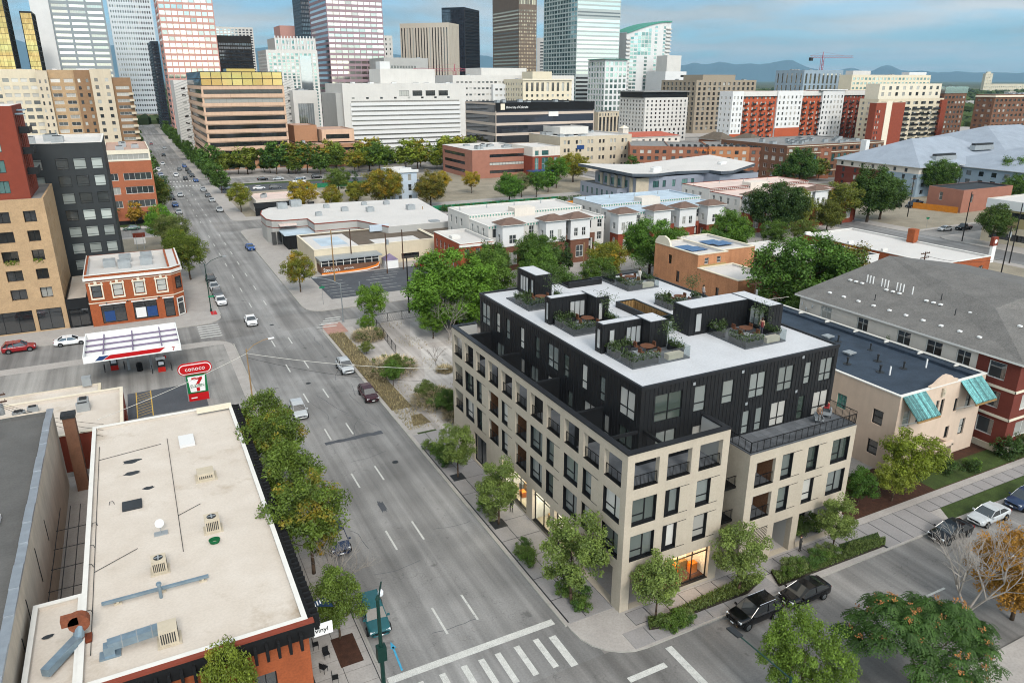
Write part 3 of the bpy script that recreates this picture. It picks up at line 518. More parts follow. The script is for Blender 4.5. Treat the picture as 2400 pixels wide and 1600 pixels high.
for yy in (329.5,346):
 for i in range(11):x = 11.6 + 1.25 * i;mark(avenue,'crosswalk_bar',rect(x,yy - 1.6,x + .55,yy + 1.6),z=.017)
for x,y,w,d in ((15.6,78.9,7.0,1.1),(17.2,62,.6,2.6)):
 b = MB();n = 12;b.face([(x + w * i / n,y + d * RND.uniform(0,.25),.0105) for i in range(n + 1)] + [(x + w * (n - i) / n,y + d * RND.uniform(.75,1),.0105) for i in range(n + 1)]);b.build('tar_patch',MATS['lot_asphalt'],avenue)
q = random.Random(8)
for k in range(26):                                     # bitumen crack sealing, thin wandering strips
 x,y = q.uniform(11.2,24.6),q.uniform(42,118);a = q.choice((0,pi / 2)) + q.gauss(0,.12);b = MB();n = q.randint(8,16);w = q.uniform(.012,.03);pts = []
 for i in range(n):pts.append((x,y));a += q.gauss(0,.16);x += .55 * cos(a);y += .55 * sin(a)
 for (x0,y0),(x1,y1) in zip(pts[:-1],pts[1:]):
  if AVX0 + .3 < min(x0,x1) and max(x0,x1) < AVX1 - .3:d = hypot(x1 - x0,y1 - y0);nx,ny = -(y1 - y0) / d * w,(x1 - x0) / d * w;b.face([(x0 - nx,y0 - ny,.0112),(x1 - nx,y1 - ny,.0112),(x1 + nx,y1 + ny,.0112),(x0 + nx,y0 + ny,.0112)])
 if b.f:b.build('crack_seal',MATS['lot_asphalt'],avenue)
for x,y in ((21.6,71.5),(17.9,99),(18.0,128.5),(29,30)):b = MB();b.tube((x,y,.0),(x,y,.015),.36,.36,16);b.build('manhole_cover',MATS['metal_dark'],avenue)
for pts in ([(12.2,44.1),(12.35,44.1),(12.2,41.5),(12.05,41.5)],[(12.28,44.7),(12.5,43.9),(12.05,43.9)]):mark(avenue,'spray_mark',pts,'blue_mark',.02)
lot = sheet('stall_paint_base',rect(31.5,139.6,31.6,139.7),'lot_asphalt',KERB + .0065)
for k in range(6):y = 141 + 2.4 * k;mark(lot,'stall_line',rect(32.0,y,37.0,y + .12),z=KERB + .014)
for k in range(4):y = 142.6 + 2.6 * k;mark(lot,'stall_line',rect(41.5,y,46.5,y + .12),z=KERB + .014)
for k in range(4):y = 150.5 + 2.0 * k;mark(lot,'stall_line',rect(42 + k,y,48 + k,y + .12),z=KERB + .014)
for k in range(9):y = 97.4 + .9 * k;mark(lot,'hatch_line',[(-3.9,y),(-2.2,y + .8),(-2.2,y + .9),(-3.9,y + .1)],'yellow_paint',KERB + .02)
mark(lot,'hatch_line',rect(-4.0,96.9,-3.88,106),'yellow_paint',KERB + .02);mark(lot,'hatch_line',rect(-2.2,97,-2.08,106),'yellow_paint',KERB + .02)
# kerb strip with gutter along the avenue, one stone at a time
kst = MB();kst.box(0,0,0,.16,2.94,KERB + .012);kst = kst.mesh('kerb_stone',[MATS['kerb']])
for x,y0,y1 in ((AVX1 - .17,40,121),(AVX0 + .01,40,120),(AVX1 - .17,137,218),(AVX0 + .01,139,219)):
 y = y0
 while y < y1:put('kerb_stone',kst,avenue,(x,y,0));y += 3.0
sheet('paving_bed',rect(25.4,40.2,29.6,73.6),'metal_dark',KERB + .008);sheet('paving_bed',rect(30,37.5,120,39.05),'metal_dark',KERB + .008);sheet('paving_bed',rect(56.5,35.4,64,37.5),'metal_dark',KERB + .008);sheet('paving_bed',rect(28.6,35.5,39.8,37.1),'metal_dark',KERB + .008)
# new pavement slabs round the new building, each a slab with an open joint
pv = thing('slab_paving','grey concrete slab paving along the avenue front of the new apartment building','paving',(25.5,40,KERB))
q = random.Random(3)
y = 40.0
while y < 74:
 h = 3.05;b = MB();b.box(.02,y - 40 + .04,0,1.55,y - 40 + h - .04,.03);b.box(1.62,y - 40 + .04,0,4.05,y - 40 + h - .04,.03 + q.uniform(0,.006));b.build('slab',MATS['concrete_new'],pv);y += h
pv2 = thing('slab_paving','pale concrete slab footway beside the side street and grass verge','paving',(30,37.0,KERB))
x = 0.0
while x < 90:
 if not 26.5 < x < 34:b = MB();b.box(x + .03,.55,0,x + 1.72,2.0,.03);b.build('slab',MATS['concrete_new'],pv2)
 else:b = MB();b.box(x + .03,-1.6,0,x + 1.72,2.0,.03);b.build('slab',MATS['concrete_new'],pv2)
 x += 1.78
for i in range(6):b = MB();b.box(-1.5 + 1.9 * i,-1.6,0,.34 + 1.9 * i,.2,.03);b.build('slab',MATS['concrete_new'],pv2)
b = MB();b.box(11.3,-1.6,0,13.5,.5,.031);b.build('slab',MATS['concrete_new'],pv2)
pv3 = thing('slab_paving','worn grey concrete slab pavement below the white roofed shop','paving',(6.2,40,KERB));sm_ = MB();sm_.box(.02,.02,0,2.08,1.48,.03);sm_ = sm_.mesh('slab',[MATS['concrete']])
for i in range(27):
 for j in range(2):put('slab',sm_,pv3,(2.1 * j,1.5 * i,0))
sheet('paving_bed',rect(6.1,40,10.45,81),'metal_dark',KERB + .008)
# mountains: a ridge line far to the west
def mountains():
 q = random.Random(5);rings = 7;n = 300;b = MB();rows = []
 prof = [(-60,1100),(-32,1200),(-25,1150),(-18,1080),(-8,960),(-2,880),(5,640),(11,500),(12.2,520),(13.1,640),(14.2,600),(15.3,630),(16.5,590),(18,600),(19.6,680),(21,430),(21.8,320),(22.6,340),(23.4,420),(24.4,310),(25.5,500),(27,330),(29.1,285),(33.3,260),(45,300),(60,300)]
 def hgt(a):
  for (a0,h0),(a1,h1) in zip(prof[:-1],prof[1:]):
   if a0 <= a <= a1:f = (a - a0) / (a1 - a0);f = f * f * (3 - 2 * f);return h0 + (h1 - h0) * f
  return 450
 for k in range(rings):
  row = []
  for i in range(n + 1):
   a = -34 + 92 * i / n;R_ = 26000 + 1100 * k;f = sin(pi * .5 * min(1,k / 3.5)) if k <= 4 else max(0,1 - (k - 4) * .5)
   h = hgt(a) * f * (1 + .05 * sin(i * .9 + k) + .04 * sin(i * .37 + 2 * k)) + q.uniform(-14,14) * f
   aa = YAW + radians(a);row.append(b.P(R_ * sin(aa),R_ * cos(aa),max(-5,h if k else -5)))
  rows.append(row)
 for k in range(rings - 1):
  for i in range(n):b.f.append((rows[k][i],rows[k][i + 1],rows[k + 1][i + 1],rows[k + 1][i]));b.m.append(0)
 struct('mountains',b,[MATS['mountain']])
mountains()
# ---------------------------------------------------------------- the new apartment building on the corner
def main_building():
 X0,Y0 = 29.65,39.3
 B = Bldg('apartment_building','new beige brick apartment block with black metal upper storeys and roof terraces','apartment block',(X0,Y0));R = B.root
 WO,BM,BB = MATS['wood_slat'],MATS['black_metal'],MATS['beige_brick']
 cache = {}
 def rail(b,x0,x1,y,z,h=1.05,m=0):
  b.box(x0,y - .02,z + h - .05,x1,y + .02,z + h,m);b.box(x0,y - .02,z + .08,x1,y + .02,z + .12,m);n = max(2,int((x1 - x0) / .12))
  for i in range(n + 1):
   x = x0 + (x1 - x0) * i / n;w = .02 if i % 6 == 0 else .008;b.box(x - w,y - w,z + .12,x + w,y + w,z + h - .05,m)
 def loggia(kind):
  def fn(s,p,a,w,h):
   key = ('log',kind,round(w,2),round(h,2))
   if key not in cache:
    D = 1.9;b = MB()      # recess lining
    mw = 1 if kind == 'wood' else 0
    b.face([(0,.3,0),(0,D,0),(0,D,h),(0,.3,h)],mw);b.face([(w,D,0),(w,.3,0),(w,.3,h),(w,D,h)],mw);b.face([(0,.3,0),(w,.3,0),(w,D,0),(0,D,0)],2);b.face([(0,D,h),(w,D,h),(w,.3,h),(0,.3,h)],3)
    b.face([(0,D,0),(w,D,0),(w,D,h),(0,D,h)],mw)
    b2 = MB();b2.box(w * .3,D - .06,.02,w * .96,D - .005,h * .86);gl = MB();gl.box(w * .34,D - .075,.1,w * .62,D - .061,h * .82);gl.box(w * .66,D - .075,.1,w * .93,D - .061,h * .82)
    if kind == 'wood':
     for i in range(int(w / .16)):b.box(.06 + i * .16,D - .055,.01,.14 + i * .16,D - .012,h - .01,1)
    rb = MB();rail(rb,.04,w - .04,.16,.0)
    rb.box(.02,.02,.0,w - .02,.28,.07)
    cache[key] = (b.mesh('loggia',[BB,WO,MATS['terrace'],MATS['trim_white']]),b2.mesh('door',[MATS['frame_dark']]),gl.mesh('pane',[MATS['g_new']]),rb.mesh('railing',[MATS['rail_black']]))
   m = cache[key];o = put('loggia',m[0],s.root,p,a);put('railing',m[3],o)
   d = put('balcony_door',m[1],o);put('pane',m[2],d)
  return fn
 def window(layout):
  def fn(s,p,a,w,h):
   key = ('win',layout,round(w,2),round(h,2))
   if key not in cache:
    b = MB();D = .34;f = .09;y0,y1 = D - .1,D
    b.box(0,y0,0,w,y1,f + .1);b.box(0,y0,h - f,w,y1,h);b.box(0,y0,f,f,y1,h - f);b.box(w - f,y0,f,w,y1,h - f)
    b.box(.0,.0,0.0,w,y0,.03)                                       # sill lining
    b.box(w - .03,.03,0,w,y0,h);b.box(0,.03,0,.03,y0,h)
    if layout == 'wide':b.box(w * .58 - .05,y0 + .01,f,w * .58 + .05,y1,h - f);b.box(f,y0 + .012,h * .34 - .04,w * .58,y1 + .002,h * .34 + .04);q = [(f,f,w * .58,h * .34),(f,h * .34,w * .58,h - f),(w * .58,f,w - f,h - f)]
    elif layout == 'shutter':b.box(f,y0 - .02,f,w * .42,y1 + .01,h - f);q = [(w * .42,f,w - f,h - f)]
    else:b.box(f,y0 + .012,h * .34 - .04,w - f,y1 + .002,h * .34 + .04);q = [(f,f,w - f,h * .34),(f,h * .34,w - f,h - f)]
    g = MB()
    for x0,z0,x1,z1 in q:g.face([(x0,D - .03,z0),(x1,D - .03,z0),(x1,D - .03,z1),(x0,D - .03,z1)])
    cache[key] = (b.mesh('window',[MATS['frame_dark']]),g.mesh('pane',[MATS['g_new']]))
   m = cache[key];o = put('window',m[0],s.root,p,a);put('pane',m[1],o)
  return fn
 def store(lit):
  def fn(s,p,a,w,h):
   b = MB();D = .4;n = max(2,round(w / 1.6));f = .06
   for i in range(n + 1):x = (w - f) * i / n;b.box(x,D - .1,0,x + f,D,h)
   b.box(0,D - .1,h * .8,w,D - .01,h * .8 + f);b.box(0,D - .1,h - .12,w,D - .01,h);b.box(0,D - .14,0,w,D,.12);b.box(0,.0,0,w,D - .14,.05)
   o = b.build('shopfront',[MATS['frame_dark']],s.root,p,a)
   g = MB();g.face([(0,D - .03,0),(w,D - .03,0),(w,D - .03,h),(0,D - .03,h)]);g.build('pane',MATS['screen_glass'],o)
   r = MB();E = D + 2.4;r.face([(0,E,0),(w,E,0),(w,E,h),(0,E,h)],0);r.face([(0,D,0.02),(w,D,0.02),(w,E,0.02),(0,E,0.02)],1);r.face([(0,D,0),(0,E,0),(0,E,h),(0,D,h)],2);r.face([(w,E,0),(w,D,0),(w,D,h),(w,E,h)],2);r.face([(0,E,h),(w,E,h),(w,D,h),(0,D,h)],2)
   q = random.Random(int(w * 100))
   for i in range(int(w * 1.4)):
    x = q.uniform(.3,w - .9);y = q.uniform(D + .5,E - .8);hh = q.uniform(.5,1.1);r.box(x,y,.02,x + q.uniform(.4,.9),y + .5,hh,q.choice((3,4,5)))
   r.build('lit_room',[MATS[lit],MATS['terracotta' if lit == 'lit_warm' else 'stone_light'],MATS['trim_white'],MATS['wood_light'],MATS['sign_orange'],MATS['furniture_grey']],o)
   ld = bpy.data.lights.new('shop_light','POINT');ld.energy = 55 * w;ld.color = (1,.72,.45) if lit == 'lit_warm' else (1,.85,.66);ld.shadow_soft_size = .5;lo_ = put('shop_light',ld,o,(w / 2,D + .8,h - .5))
   for i in range(max(2,int(w / 2.2))):
    lb = MB();x = w * (i + .5) / max(2,int(w / 2.2));lb.ball((x,D + 1.3,h - .7),.22,.16,8,4);lb.tube((x,D + 1.3,h - .6),(x,D + 1.3,h),.015);lb.build('pendant_lamp',MATS['lamp_warm'],o)
  return fn
 GL.update({'lg':dict(d=.3,solo=1,fn=loggia('brick')),'lgw':dict(d=.3,solo=1,fn=loggia('wood')),'mw':dict(d=.34,solo=1,fn=window('wide')),'mn':dict(d=.34,solo=1,fn=window('narrow')),'ms':dict(d=.34,solo=1,fn=window('shutter')),'st1':dict(d=.4,solo=1,fn=store('lit_soft')),'st2':dict(d=.4,solo=1,fn=store('lit_warm')),'void':dict(d=.6,solo=1,fn=lambda s,p,a,w,h:None)})
 r1,r2,r3 = (11.18,13.5),(7.95,10.3),(4.72,7.08)
 # ---- block A along the avenue. left face: x runs from the far end (Y=73.4) to the near end
 LA = 73.4 - Y0;L = [];trims = []
 def fx(y):return 73.4 - y                          # place Y -> facade x
 pat = ['mw','mn','mw','mn','mw','lgw','mn','lgw','mn','mw','lg']
 for k in range(11):
  ya,yb = 40.02 + 3.05 * k,42.36 + 3.05 * k
  L.append((fx(yb),r1[0],fx(ya),r1[1],'lg'))
  for r in (r2,r3):
   if pat[k] == 'mn':L.append((fx(yb),r[0],fx(yb) + 1.36,r[1],'mn'));trims.append((0,yb,ya,r))
   else:L.append((fx(yb),r[0],fx(ya),r[1],pat[k]))
 for ya,yb,kd in ((40.5,45.4,'void'),(46.3,49.8,'st1'),(50.6,54.0,'st1'),(55.2,60.6,'st1'),(64.4,67.6,'dk2')):L.append((fx(yb),.14 if kd == 'void' else .3,fx(ya),3.75,kd))
 Fr = []
 for (x0,x1,kd) in ((30.3,32.62,'mw'),(33.42,35.77,'ms'),(36.57,38.9,'mn')):
  Fr.append((x0 - X0,r1[0],x1 - X0,13.62,'lg'))
  for r in (r2,r3):
   if kd == 'mw':Fr.append((x0 - X0,r[0],x1 - X0,r[1],kd))
   else:Fr.append((x0 - X0,r[0],x0 - X0 + 1.45,r[1],kd));trims.append((1,x0,x1,r))
 Fr += [(30.5 - X0,.14,33.7 - X0,3.65,'void'),(33.95 - X0,.45,38.7 - X0,3.65,'st2')]
 B.vol(0,0,39.6 - X0,LA,0,11.1,'beige_brick',None,F=[o for o in Fr if o[3] < 11],L=[o for o in L if o[3] < 11],par=0)
 # the top storey is an open frame: a thin wall with openings you look through
 def screen(pts,ops,along):
  b = MB();T = .42
  return b
 t = .45
 def frame_wall(ops,W,put_):                        # wall of thickness t with through openings, between z 11.1 and 14.35
  b = MB();zs = [11.1,11.18,13.56,14.35]
  b.box(0,0,11.1,W,t,11.22,0);b.box(0,0,13.55,W,t,14.3,0)
  xs = [0.0]
  for o in sorted(ops):xs += [o[0],o[2]]
  xs.append(W)
  for a,c in zip(xs[::2],xs[1::2]):b.box(a,0,11.22,c,t,13.55,0)
  return b
 opsL = [o for o in L if o[3] > 11];opsF = [o for o in Fr if o[3] > 11]
 b = frame_wall(opsL,LA,None);b.build('loggia_screen',MATS['beige_brick'],R,(0,LA,0),-pi / 2)
 b = frame_wall([(o[0] - t,o[1],o[2] - t,o[3]) for o in opsF],39.6 - X0 - t,None);b.build('loggia_screen',MATS['beige_brick'],R,(t,0,0))
 for a,ops,ox,oy,off in ((-pi / 2,opsL,0,LA,0),(0,opsF,0,0,0)):
  for o in ops:
   w = o[2] - o[0];key = ('rail',round(w,2))
   if key not in cache:
    rb = MB();rail(rb,.03,w - .03,.2,11.22);rb.box(.01,.02,11.222,w - .01,.4,11.3);cache[key] = rb.mesh('railing',[MATS['rail_black']])
   ux,uy = cos(a),sin(a);put('railing',cache[key],R,(ox + ux * o[0],oy + uy * o[0],0),a)
 cp = MB();w = 39.6 - X0;cp.box(-.05,-.05,14.3,w + .05,.5,14.42);cp.box(-.05,.5,14.3,.5,LA + .05,14.42);cp.box(w - .45,.5,14.3,w + .05,3.0,14.42);cp.box(.5,LA - .45,14.3,3.0,LA + .05,14.42);cp.build('coping',MATS['black_seam'],R)
 e = MB();e.box(w - .42,.45,11.1,w,3.0,14.3);e.build('end_wall',MATS['grey_wall'],R);e = MB();e.box(.45,LA - .42,11.1,3.0,LA,14.3);e.build('end_wall',MATS['grey_wall'],R)
 tr = MB();tr.box(.45,.45,11.04,w - .42,3.1,11.12);tr.box(.45,3.1,11.04,3.25,LA - .42,11.12);tr.build('terrace_floor',MATS['terrace'],R)
 for y in (8.2,15.5,23.2,30.5):d = MB();d.box(.5,y,11.13,3.22,y + .12,14.0);d.build('terrace_divider',MATS['black_metal'],R)
 d = MB();d.box(.5,3.14,14.0,3.2,3.28,14.28);d.build('terrace_beam',MATS['black_metal'],R);d = MB();d.box(3.6,.5,14.0,3.75,3.05,14.26);d.build('terrace_beam',MATS['black_metal'],R)
 for y in (8.2,15.5,23.2,30.5):d = MB();d.box(.5,y - .1,14.01,3.22,y + .22,14.28);d.build('terrace_beam',MATS['black_metal'],R)
 tb = {}
 for side,a0,a1,r in trims:
  key = (side,round(abs(a1 - a0),2))
  if key not in tb:
   b = MB();W = abs(a1 - a0)
   b.box(0,-.012,0,W,.02,.045);tb[key] = b.mesh('recess_line',[MATS['frame_dark']])
  for dz in (0,-2.38):
   if side == 0:put('recess_line',tb[key],R,(0,a0 - Y0,r[1] + dz),-pi / 2)
   else:put('recess_line',tb[key],R,(a0 - X0,0,r[1] + dz),0)
 # ---- block B along the side street, lower by a storey
 xb0,xb1 = 42.1 - X0,54.8 - X0;Fb = []
 for r in (r2,r3):
  Fb += [(42.9 - 42.1,r[0],45.12 - 42.1,r[1] + .06,'lgw'),(45.9 - 42.1,r[0],47.2 - 42.1,r[1] + .06,'mn'),(48.95 - 42.1,r[0],50.25 - 42.1,r[1] + .06,'mn'),(52.0 - 42.1,r[0],54.2 - 42.1,r[1] + .06,'mw')]
  trims2 = ((45.9,48.2),(48.95,51.2))
  for a0,a1 in trims2:
   for dz in (0,-2.38):b = MB();b.box(0,-.012,0,a1 - a0,.02,.045);b.build('recess_line',MATS['frame_dark'],R,(a0 - X0,0,r[1] + .06 + dz))
 Fb += [(45.9 - 42.1,.14,48.2 - 42.1,3.7,'entry'),(49.0 - 42.1,.14,54.2 - 42.1,3.72,'entry')]
 def entry(s,p,a,w,h):
  b = MB();D = 2.6;b.face([(0,.6,0),(0,D,0),(0,D,h),(0,.6,h)]);b.face([(w,D,0),(w,.6,0),(w,.6,h),(w,D,h)]);b.face([(0,D,0),(w,D,0),(w,D,h),(0,D,h)]);b.face([(0,D,h),(w,D,h),(w,.6,h),(0,.6,h)])
  o = b.build('entry_recess',MATS['grey_wall'],s.root,p,a);d = MB();d.box(w * .3,D - .08,0,w * .75,D - .01,2.5);d.build('door',MATS['frame_dark'],o)
 GL['entry'] = dict(d=.6,solo=1,fn=entry)
 Lb = []
 B.vol(xb0,0,xb1,33.4,0,11.3,'beige_brick',None,F=Fb,par=0)
 b = MB();b.box(xb0 + .02,.02,11.3,xb1 - .02,3.12,11.36);fl = b.build('terrace_floor',MATS['deck_grey'],R)
 q = random.Random(4)
 for i in range(14):
  for j in range(3):
   if q.random() < .5:b = MB();b.box(xb0 + .15 + i * .88,.2 + j * .95,11.362,xb0 + .99 + i * .88,1.1 + j * .95,11.372);b.build('paver',MATS['terrace'],fl)
 rb = MB();rail(rb,xb0 + .05,xb1 - .05,.12,11.36,1.05);rb.build('railing',MATS['rail_black'],R)
 rb = MB();rail(rb,0,2.95,0,11.36,1.05);rb.build('railing',MATS['rail_black'],R,(xb0 + .12,3.05,0),-pi / 2);rb = MB();rail(rb,0,2.95,0,11.36,1.25);rb.build('railing',MATS['rail_black'],R,(xb1 - .12,.1,0),pi / 2)
 # the gap between the blocks: back wall, balconies
 B.vol(39.6 - X0,4.2,xb0,33,0,11.1,'beige_brick',None,par=0,F=[(.3,7.9,2.2,10.3,'mn'),(.3,4.7,2.2,7.1,'mn')])
 for z in (7.6,4.3):
  b = MB();b.box(39.6 - X0 + .01,1.2,z,xb0 - .01,4.19,z + .22);b.build('balcony_slab',MATS['rail_black'],R);rb = MB();rail(rb,39.6 - X0 + .05,xb0 - .05,1.26,z + .22,1.0);rb.build('railing',MATS['rail_black'],R)
 # perforated brick screen by the door: each brick a piece
 ps = MB();ps.box(42.9 - X0,-.03,1.2,45.15 - X0,.0,3.7);scr = ps.build('brick_screen',MATS['dark_room'],R)
 br = MB();br.box(0,-.07,0,.2,-.031,.075);br = br.mesh('brick',[BB])
 for j in range(18):
  for i in range(8):put('brick',br,scr,(42.92 - X0 + i * .28 + (.14 if j % 2 else 0),0,1.24 + j * .138))
 # ---- black upper storeys
 x0,y0,x1,y1 = 32.9 - X0,42.4 - Y0,54.8 - X0,72.7 - Y0;zt = 17.95
 Lu = [];
 for (ya,yb,za,zb,kd) in ((70.1,72.2,14.7,17.1,'bw2'),(67.6,68.5,14.7,16.9,'bn'),(65.2,66.1,14.7,16.9,'bn'),(62.0,62.9,14.7,16.9,'bn'),(58.8,59.7,14.7,16.9,'bn'),(55.2,57.2,14.7,17.0,'bw2'),(53.3,54.2,14.7,16.9,'bn'),(50.2,51.1,14.7,17.0,'bn'),(47.4,48.2,14.7,16.9,'bn'),(43.2,45.3,14.7,17.1,'bw2'),
        (63.6,64.6,11.3,13.6,'bn'),(61.9,62.8,11.3,13.6,'bn'),(55.2,57.2,11.3,13.7,'bw2'),(59.0,60.6,11.3,13.6,'bw2'),(48.6,50.6,11.3,13.7,'bw2'),(46.6,47.4,11.3,13.7,'bn'),(43.3,45.2,11.3,13.7,'bw2'),(52.5,53.4,11.3,13.6,'bn'),(66.6,68.4,11.3,13.6,'bw2'),(70.2,72.0,11.3,13.6,'bw2')):
  Lu.append((72.7 - yb,za,72.7 - ya,zb,kd))
 Fu = []
 for (xa,xb,za,zb,kd) in ((34.3,37.0,14.6,17.0,'bw2'),(38.3,39.5,14.7,17.0,'bn'),(41.3,42.5,14.8,16.9,'bn'),(44.3,46.1,14.7,17.0,'bw2'),(47.6,49.4,14.7,17.0,'bw2'),(50.8,51.6,14.8,16.9,'bn'),(52.7,54.3,14.7,16.9,'bw2'),
        (34.6,36.6,11.3,13.7,'bw2'),(38.4,39.5,11.5,13.4,'bn'),(43.9,44.7,11.4,13.6,'bn'),(45.4,46.2,11.4,13.6,'bn'),(47.2,49.0,11.4,13.7,'bw2'),(50.5,51.3,11.4,13.7,'bn'),(52.4,54.3,11.4,13.7,'bw2')):
  Fu.append((xa - 32.9,za,xb - 32.9,zb,kd))
 def bwin(nx):
  def fn(s,p,a,w,h):
   key = ('bw',nx,round(w,2),round(h,2))
   if key not in cache:
    b = MB();D = .14;f = .05;y0_,y1_ = D - .08,D
    b.box(0,y0_,0,w,y1_,f);b.box(0,y0_,h - f,w,y1_,h);b.box(0,y0_,f,f,y1_,h - f);b.box(w - f,y0_,f,w,y1_,h - f);b.box(f,y0_,h * .33 - .04,w - f,y1_ - .003,h * .33 + .04)
    if nx == 2:b.box(w / 2 - .04,y0_ + .004,f,w / 2 + .04,y1_,h - f)
    g = MB();g.face([(0,D - .02,0),(w,D - .02,0),(w,D - .02,h),(0,D - .02,h)]);cache[key] = (b.mesh('window',[MATS['frame_dark']]),g.mesh('pane',[MATS['g_new']]))
   m = cache[key];o = put('window',m[0],s.root,p,a);put('pane',m[1],o)
  return fn
 GL['bw2'] = dict(d=.14,solo=1,fn=bwin(2));GL['bn'] = dict(d=.14,solo=1,fn=bwin(1))
 B.vol(x0,y0,x1,y1,11.12,zt,'black_metal',None,F=Fu,L=Lu,par=0,wname='upper_wall')
 sb = MB()                                               # standing seams of the metal cladding
 def seams(W,ops,put_pt):
  n = int(W / .41)
  for i in range(1,n):
   x = W * i / n;segs = [(11.2,zt)]
   for o in ops:
    if o[0] - .03 < x < o[2] + .03:
     ns = []
     for a,c in segs:
      if o[3] < a or o[1] > c:ns.append((a,c))
      else:
       if o[1] > a:ns.append((a,o[1]))
       if o[3] < c:ns.append((o[3],c))
     segs = ns
   for a,c in segs:put_pt(x,a,c)
 seams(x1 - x0,Fu,lambda x,a,c:sb.box(x0 + x - .02,y0 - .035,a,x0 + x + .02,y0,c));seams(y1 - y0,Lu,lambda x,a,c:sb.box(x0 - .035,y1 - x - .02,a,x0,y1 - x + .02,c))
 stuff(sb.build('cladding_seams',MATS['black_seam'],R))
 # roof with a light well and a corner notch: strips round the openings
 rb = MB();zr = zt - .12;wx0,wy0,wx1,wy1 = 43.9 - X0,55.4 - Y0,45.8 - X0,61.4 - Y0;nx0,ny0,nx1 = 43.2 - X0,70.4 - Y0,47.5 - X0
 for a in ((x0,y0,x1,wy0),(x0,wy0,wx0,wy1),(wx1,wy0,x1,wy1),(x0,wy1,x1,ny0),(x0,ny0,nx0,y1),(nx1,ny0,x1,y1)):rb.face([(a[0],a[1],zr),(a[2],a[1],zr),(a[2],a[3],zr),(a[0],a[3],zr)])
 rb.build('roof',MATS['white_roof'],R)
 cp = MB()
 for a in ((x0 - .06,y0 - .06,x1 + .06,y0 + .16),(x0 - .06,y0 + .16,x0 + .16,y1 - .16),(x1 - .16,y0 + .16,x1 + .06,y1 - .16),(x0 - .06,y1 - .16,nx0,y1 + .06),(nx1,y1 - .16,x1 + .06,y1 + .06)):cp.box(a[0],a[1],zr - .1,a[2],a[3],zt + .06)
 cp.build('coping',MATS['black_seam'],R)
 cp = MB()
 for a in ((nx0 - .1,ny0 - .2,nx1 + .1,ny0),(nx0 - .16,ny0,nx0,y1 - .17),(nx1,ny0,nx1 + .16,y1 - .17)):cp.box(a[0],a[1],zr - .3,a[2],a[3],zt + (.55 if a[1] < ny0 else .05))
 cp.build('parapet',MATS['black_metal'],R)
 wl = MB()
 for p,q_ in (((wx0,wy0),(wx0,wy1)),((wx0,wy1),(wx1,wy1)),((wx1,wy1),(wx1,wy0)),((wx1,wy0),(wx0,wy0))):wl.face([(*p,zr - 6),(*q_,zr - 6),(*q_,zt + .5),(*p,zt + .5)])
 n = 15
 for i in range(n):yy = wy0 + (wy1 - wy0) * (i + .15) / n;wl.box(wx1 - .06,yy,zr - 5.9,wx1 - .005,yy + .28,zt + .45)
 for i in range(5):xx = wx0 + (wx1 - wx0) * (i + .12) / 5;wl.box(xx,wy1 - .06,zr - 5.9,xx + .28,wy1 - .005,zt + .45)
 wl.build('light_well',MATS['wood_light'],R)
 cp = MB()
 for a in ((wx0 - .25,wy0 - .25,wx1 + .25,wy0),(wx0 - .25,wy1,wx1 + .25,wy1 + .25),(wx0 - .25,wy0,wx0,wy1),(wx1,wy0,wx1 + .25,wy1)):cp.box(a[0],a[1],zr,a[2],a[3],zt + .52)
 cp.build('coping',MATS['black_metal'],R)
 # ---- penthouses (L-shaped stair heads) and their terraces
 def penthouse(boxes,doors,z1=20.5):
  b = MB();z0 = zr
  for a in boxes:b.box(a[0] - X0,a[1] - Y0,z0,a[2] - X0,a[3] - Y0,z1,0)
  for a in boxes:
   for i in range(int((a[2] - a[0]) / .4)):x = a[0] - X0 + .2 + i * .4;b.box(x - .018,a[1] - Y0 - .03,z0,x + .018,a[1] - Y0 - .001,z1,1)
   for i in range(int((a[3] - a[1]) / .4)):y = a[1] - Y0 + .2 + i * .4;b.box(a[0] - X0 - .03,y - .018,z0,a[0] - X0 - .001,y + .018,z1,1)
  o = b.build('penthouse',[MATS['black_metal'],MATS['black_seam']],R)
  for i,a in enumerate(boxes):
   r = MB();r.box(a[0] - X0 + .14,a[1] - Y0 + .14,z1,a[2] - X0 - .14,a[3] - Y0 - .14,z1 + .03 + .004 * i);r.build('penthouse_roof',MATS['white_roof'],o)
  for (side,a0,a1,c,z0_,z1_,nx) in doors:
   w = abs(a1 - a0);me = winmesh(w,z1_ - z0_,.0,nx,1,.07,MATS['frame_dark'],MATS['g_door'],'ph');
   if side == 'F':put('glass_door',me,o,(a0 - X0,c - Y0 - .005 - .03,z0_))
   else:put('glass_door',me,o,(c - X0 - .035,a1 - Y0,z0_),-pi / 2)
  return o
 GLASS('g_door',(.28,.3,.31),(.5,.5,.48),0)
 penthouse([(34.45,50.4,38.6,51.5),(38.6,49.15,40.6,51.5)],[('F',36.9,39.0 - .45,50.4,18.3,20.0,3),('F',35.1,35.75,50.4,18.1,20.0,1),('L',50.55,51.2,34.45,18.2,20.1,1)])
 penthouse([(34.45,59.5,38.6,60.6),(38.6,57.8,40.1,60.6)],[('F',36.6,38.4,59.5,18.3,20.0,3),('L',59.7,60.3,34.45,18.2,20.1,1),('F',38.85,39.4,57.8,18.2,20.0,1)])
 penthouse([(37.4,68.0,39.5,72.2)],[('L',69.4,71.4,37.4,18.2,20.0,3),('L',68.2,68.9,37.4,18.1,20.0,1)])
 penthouse([(44.4,50.7,51.5,53.2),(51.5,48.0,53.3,53.2)],[('F',45.0,45.8,50.7,18.1,20.0,1),('L',48.4,50.3,51.5,18.3,20.0,3)])
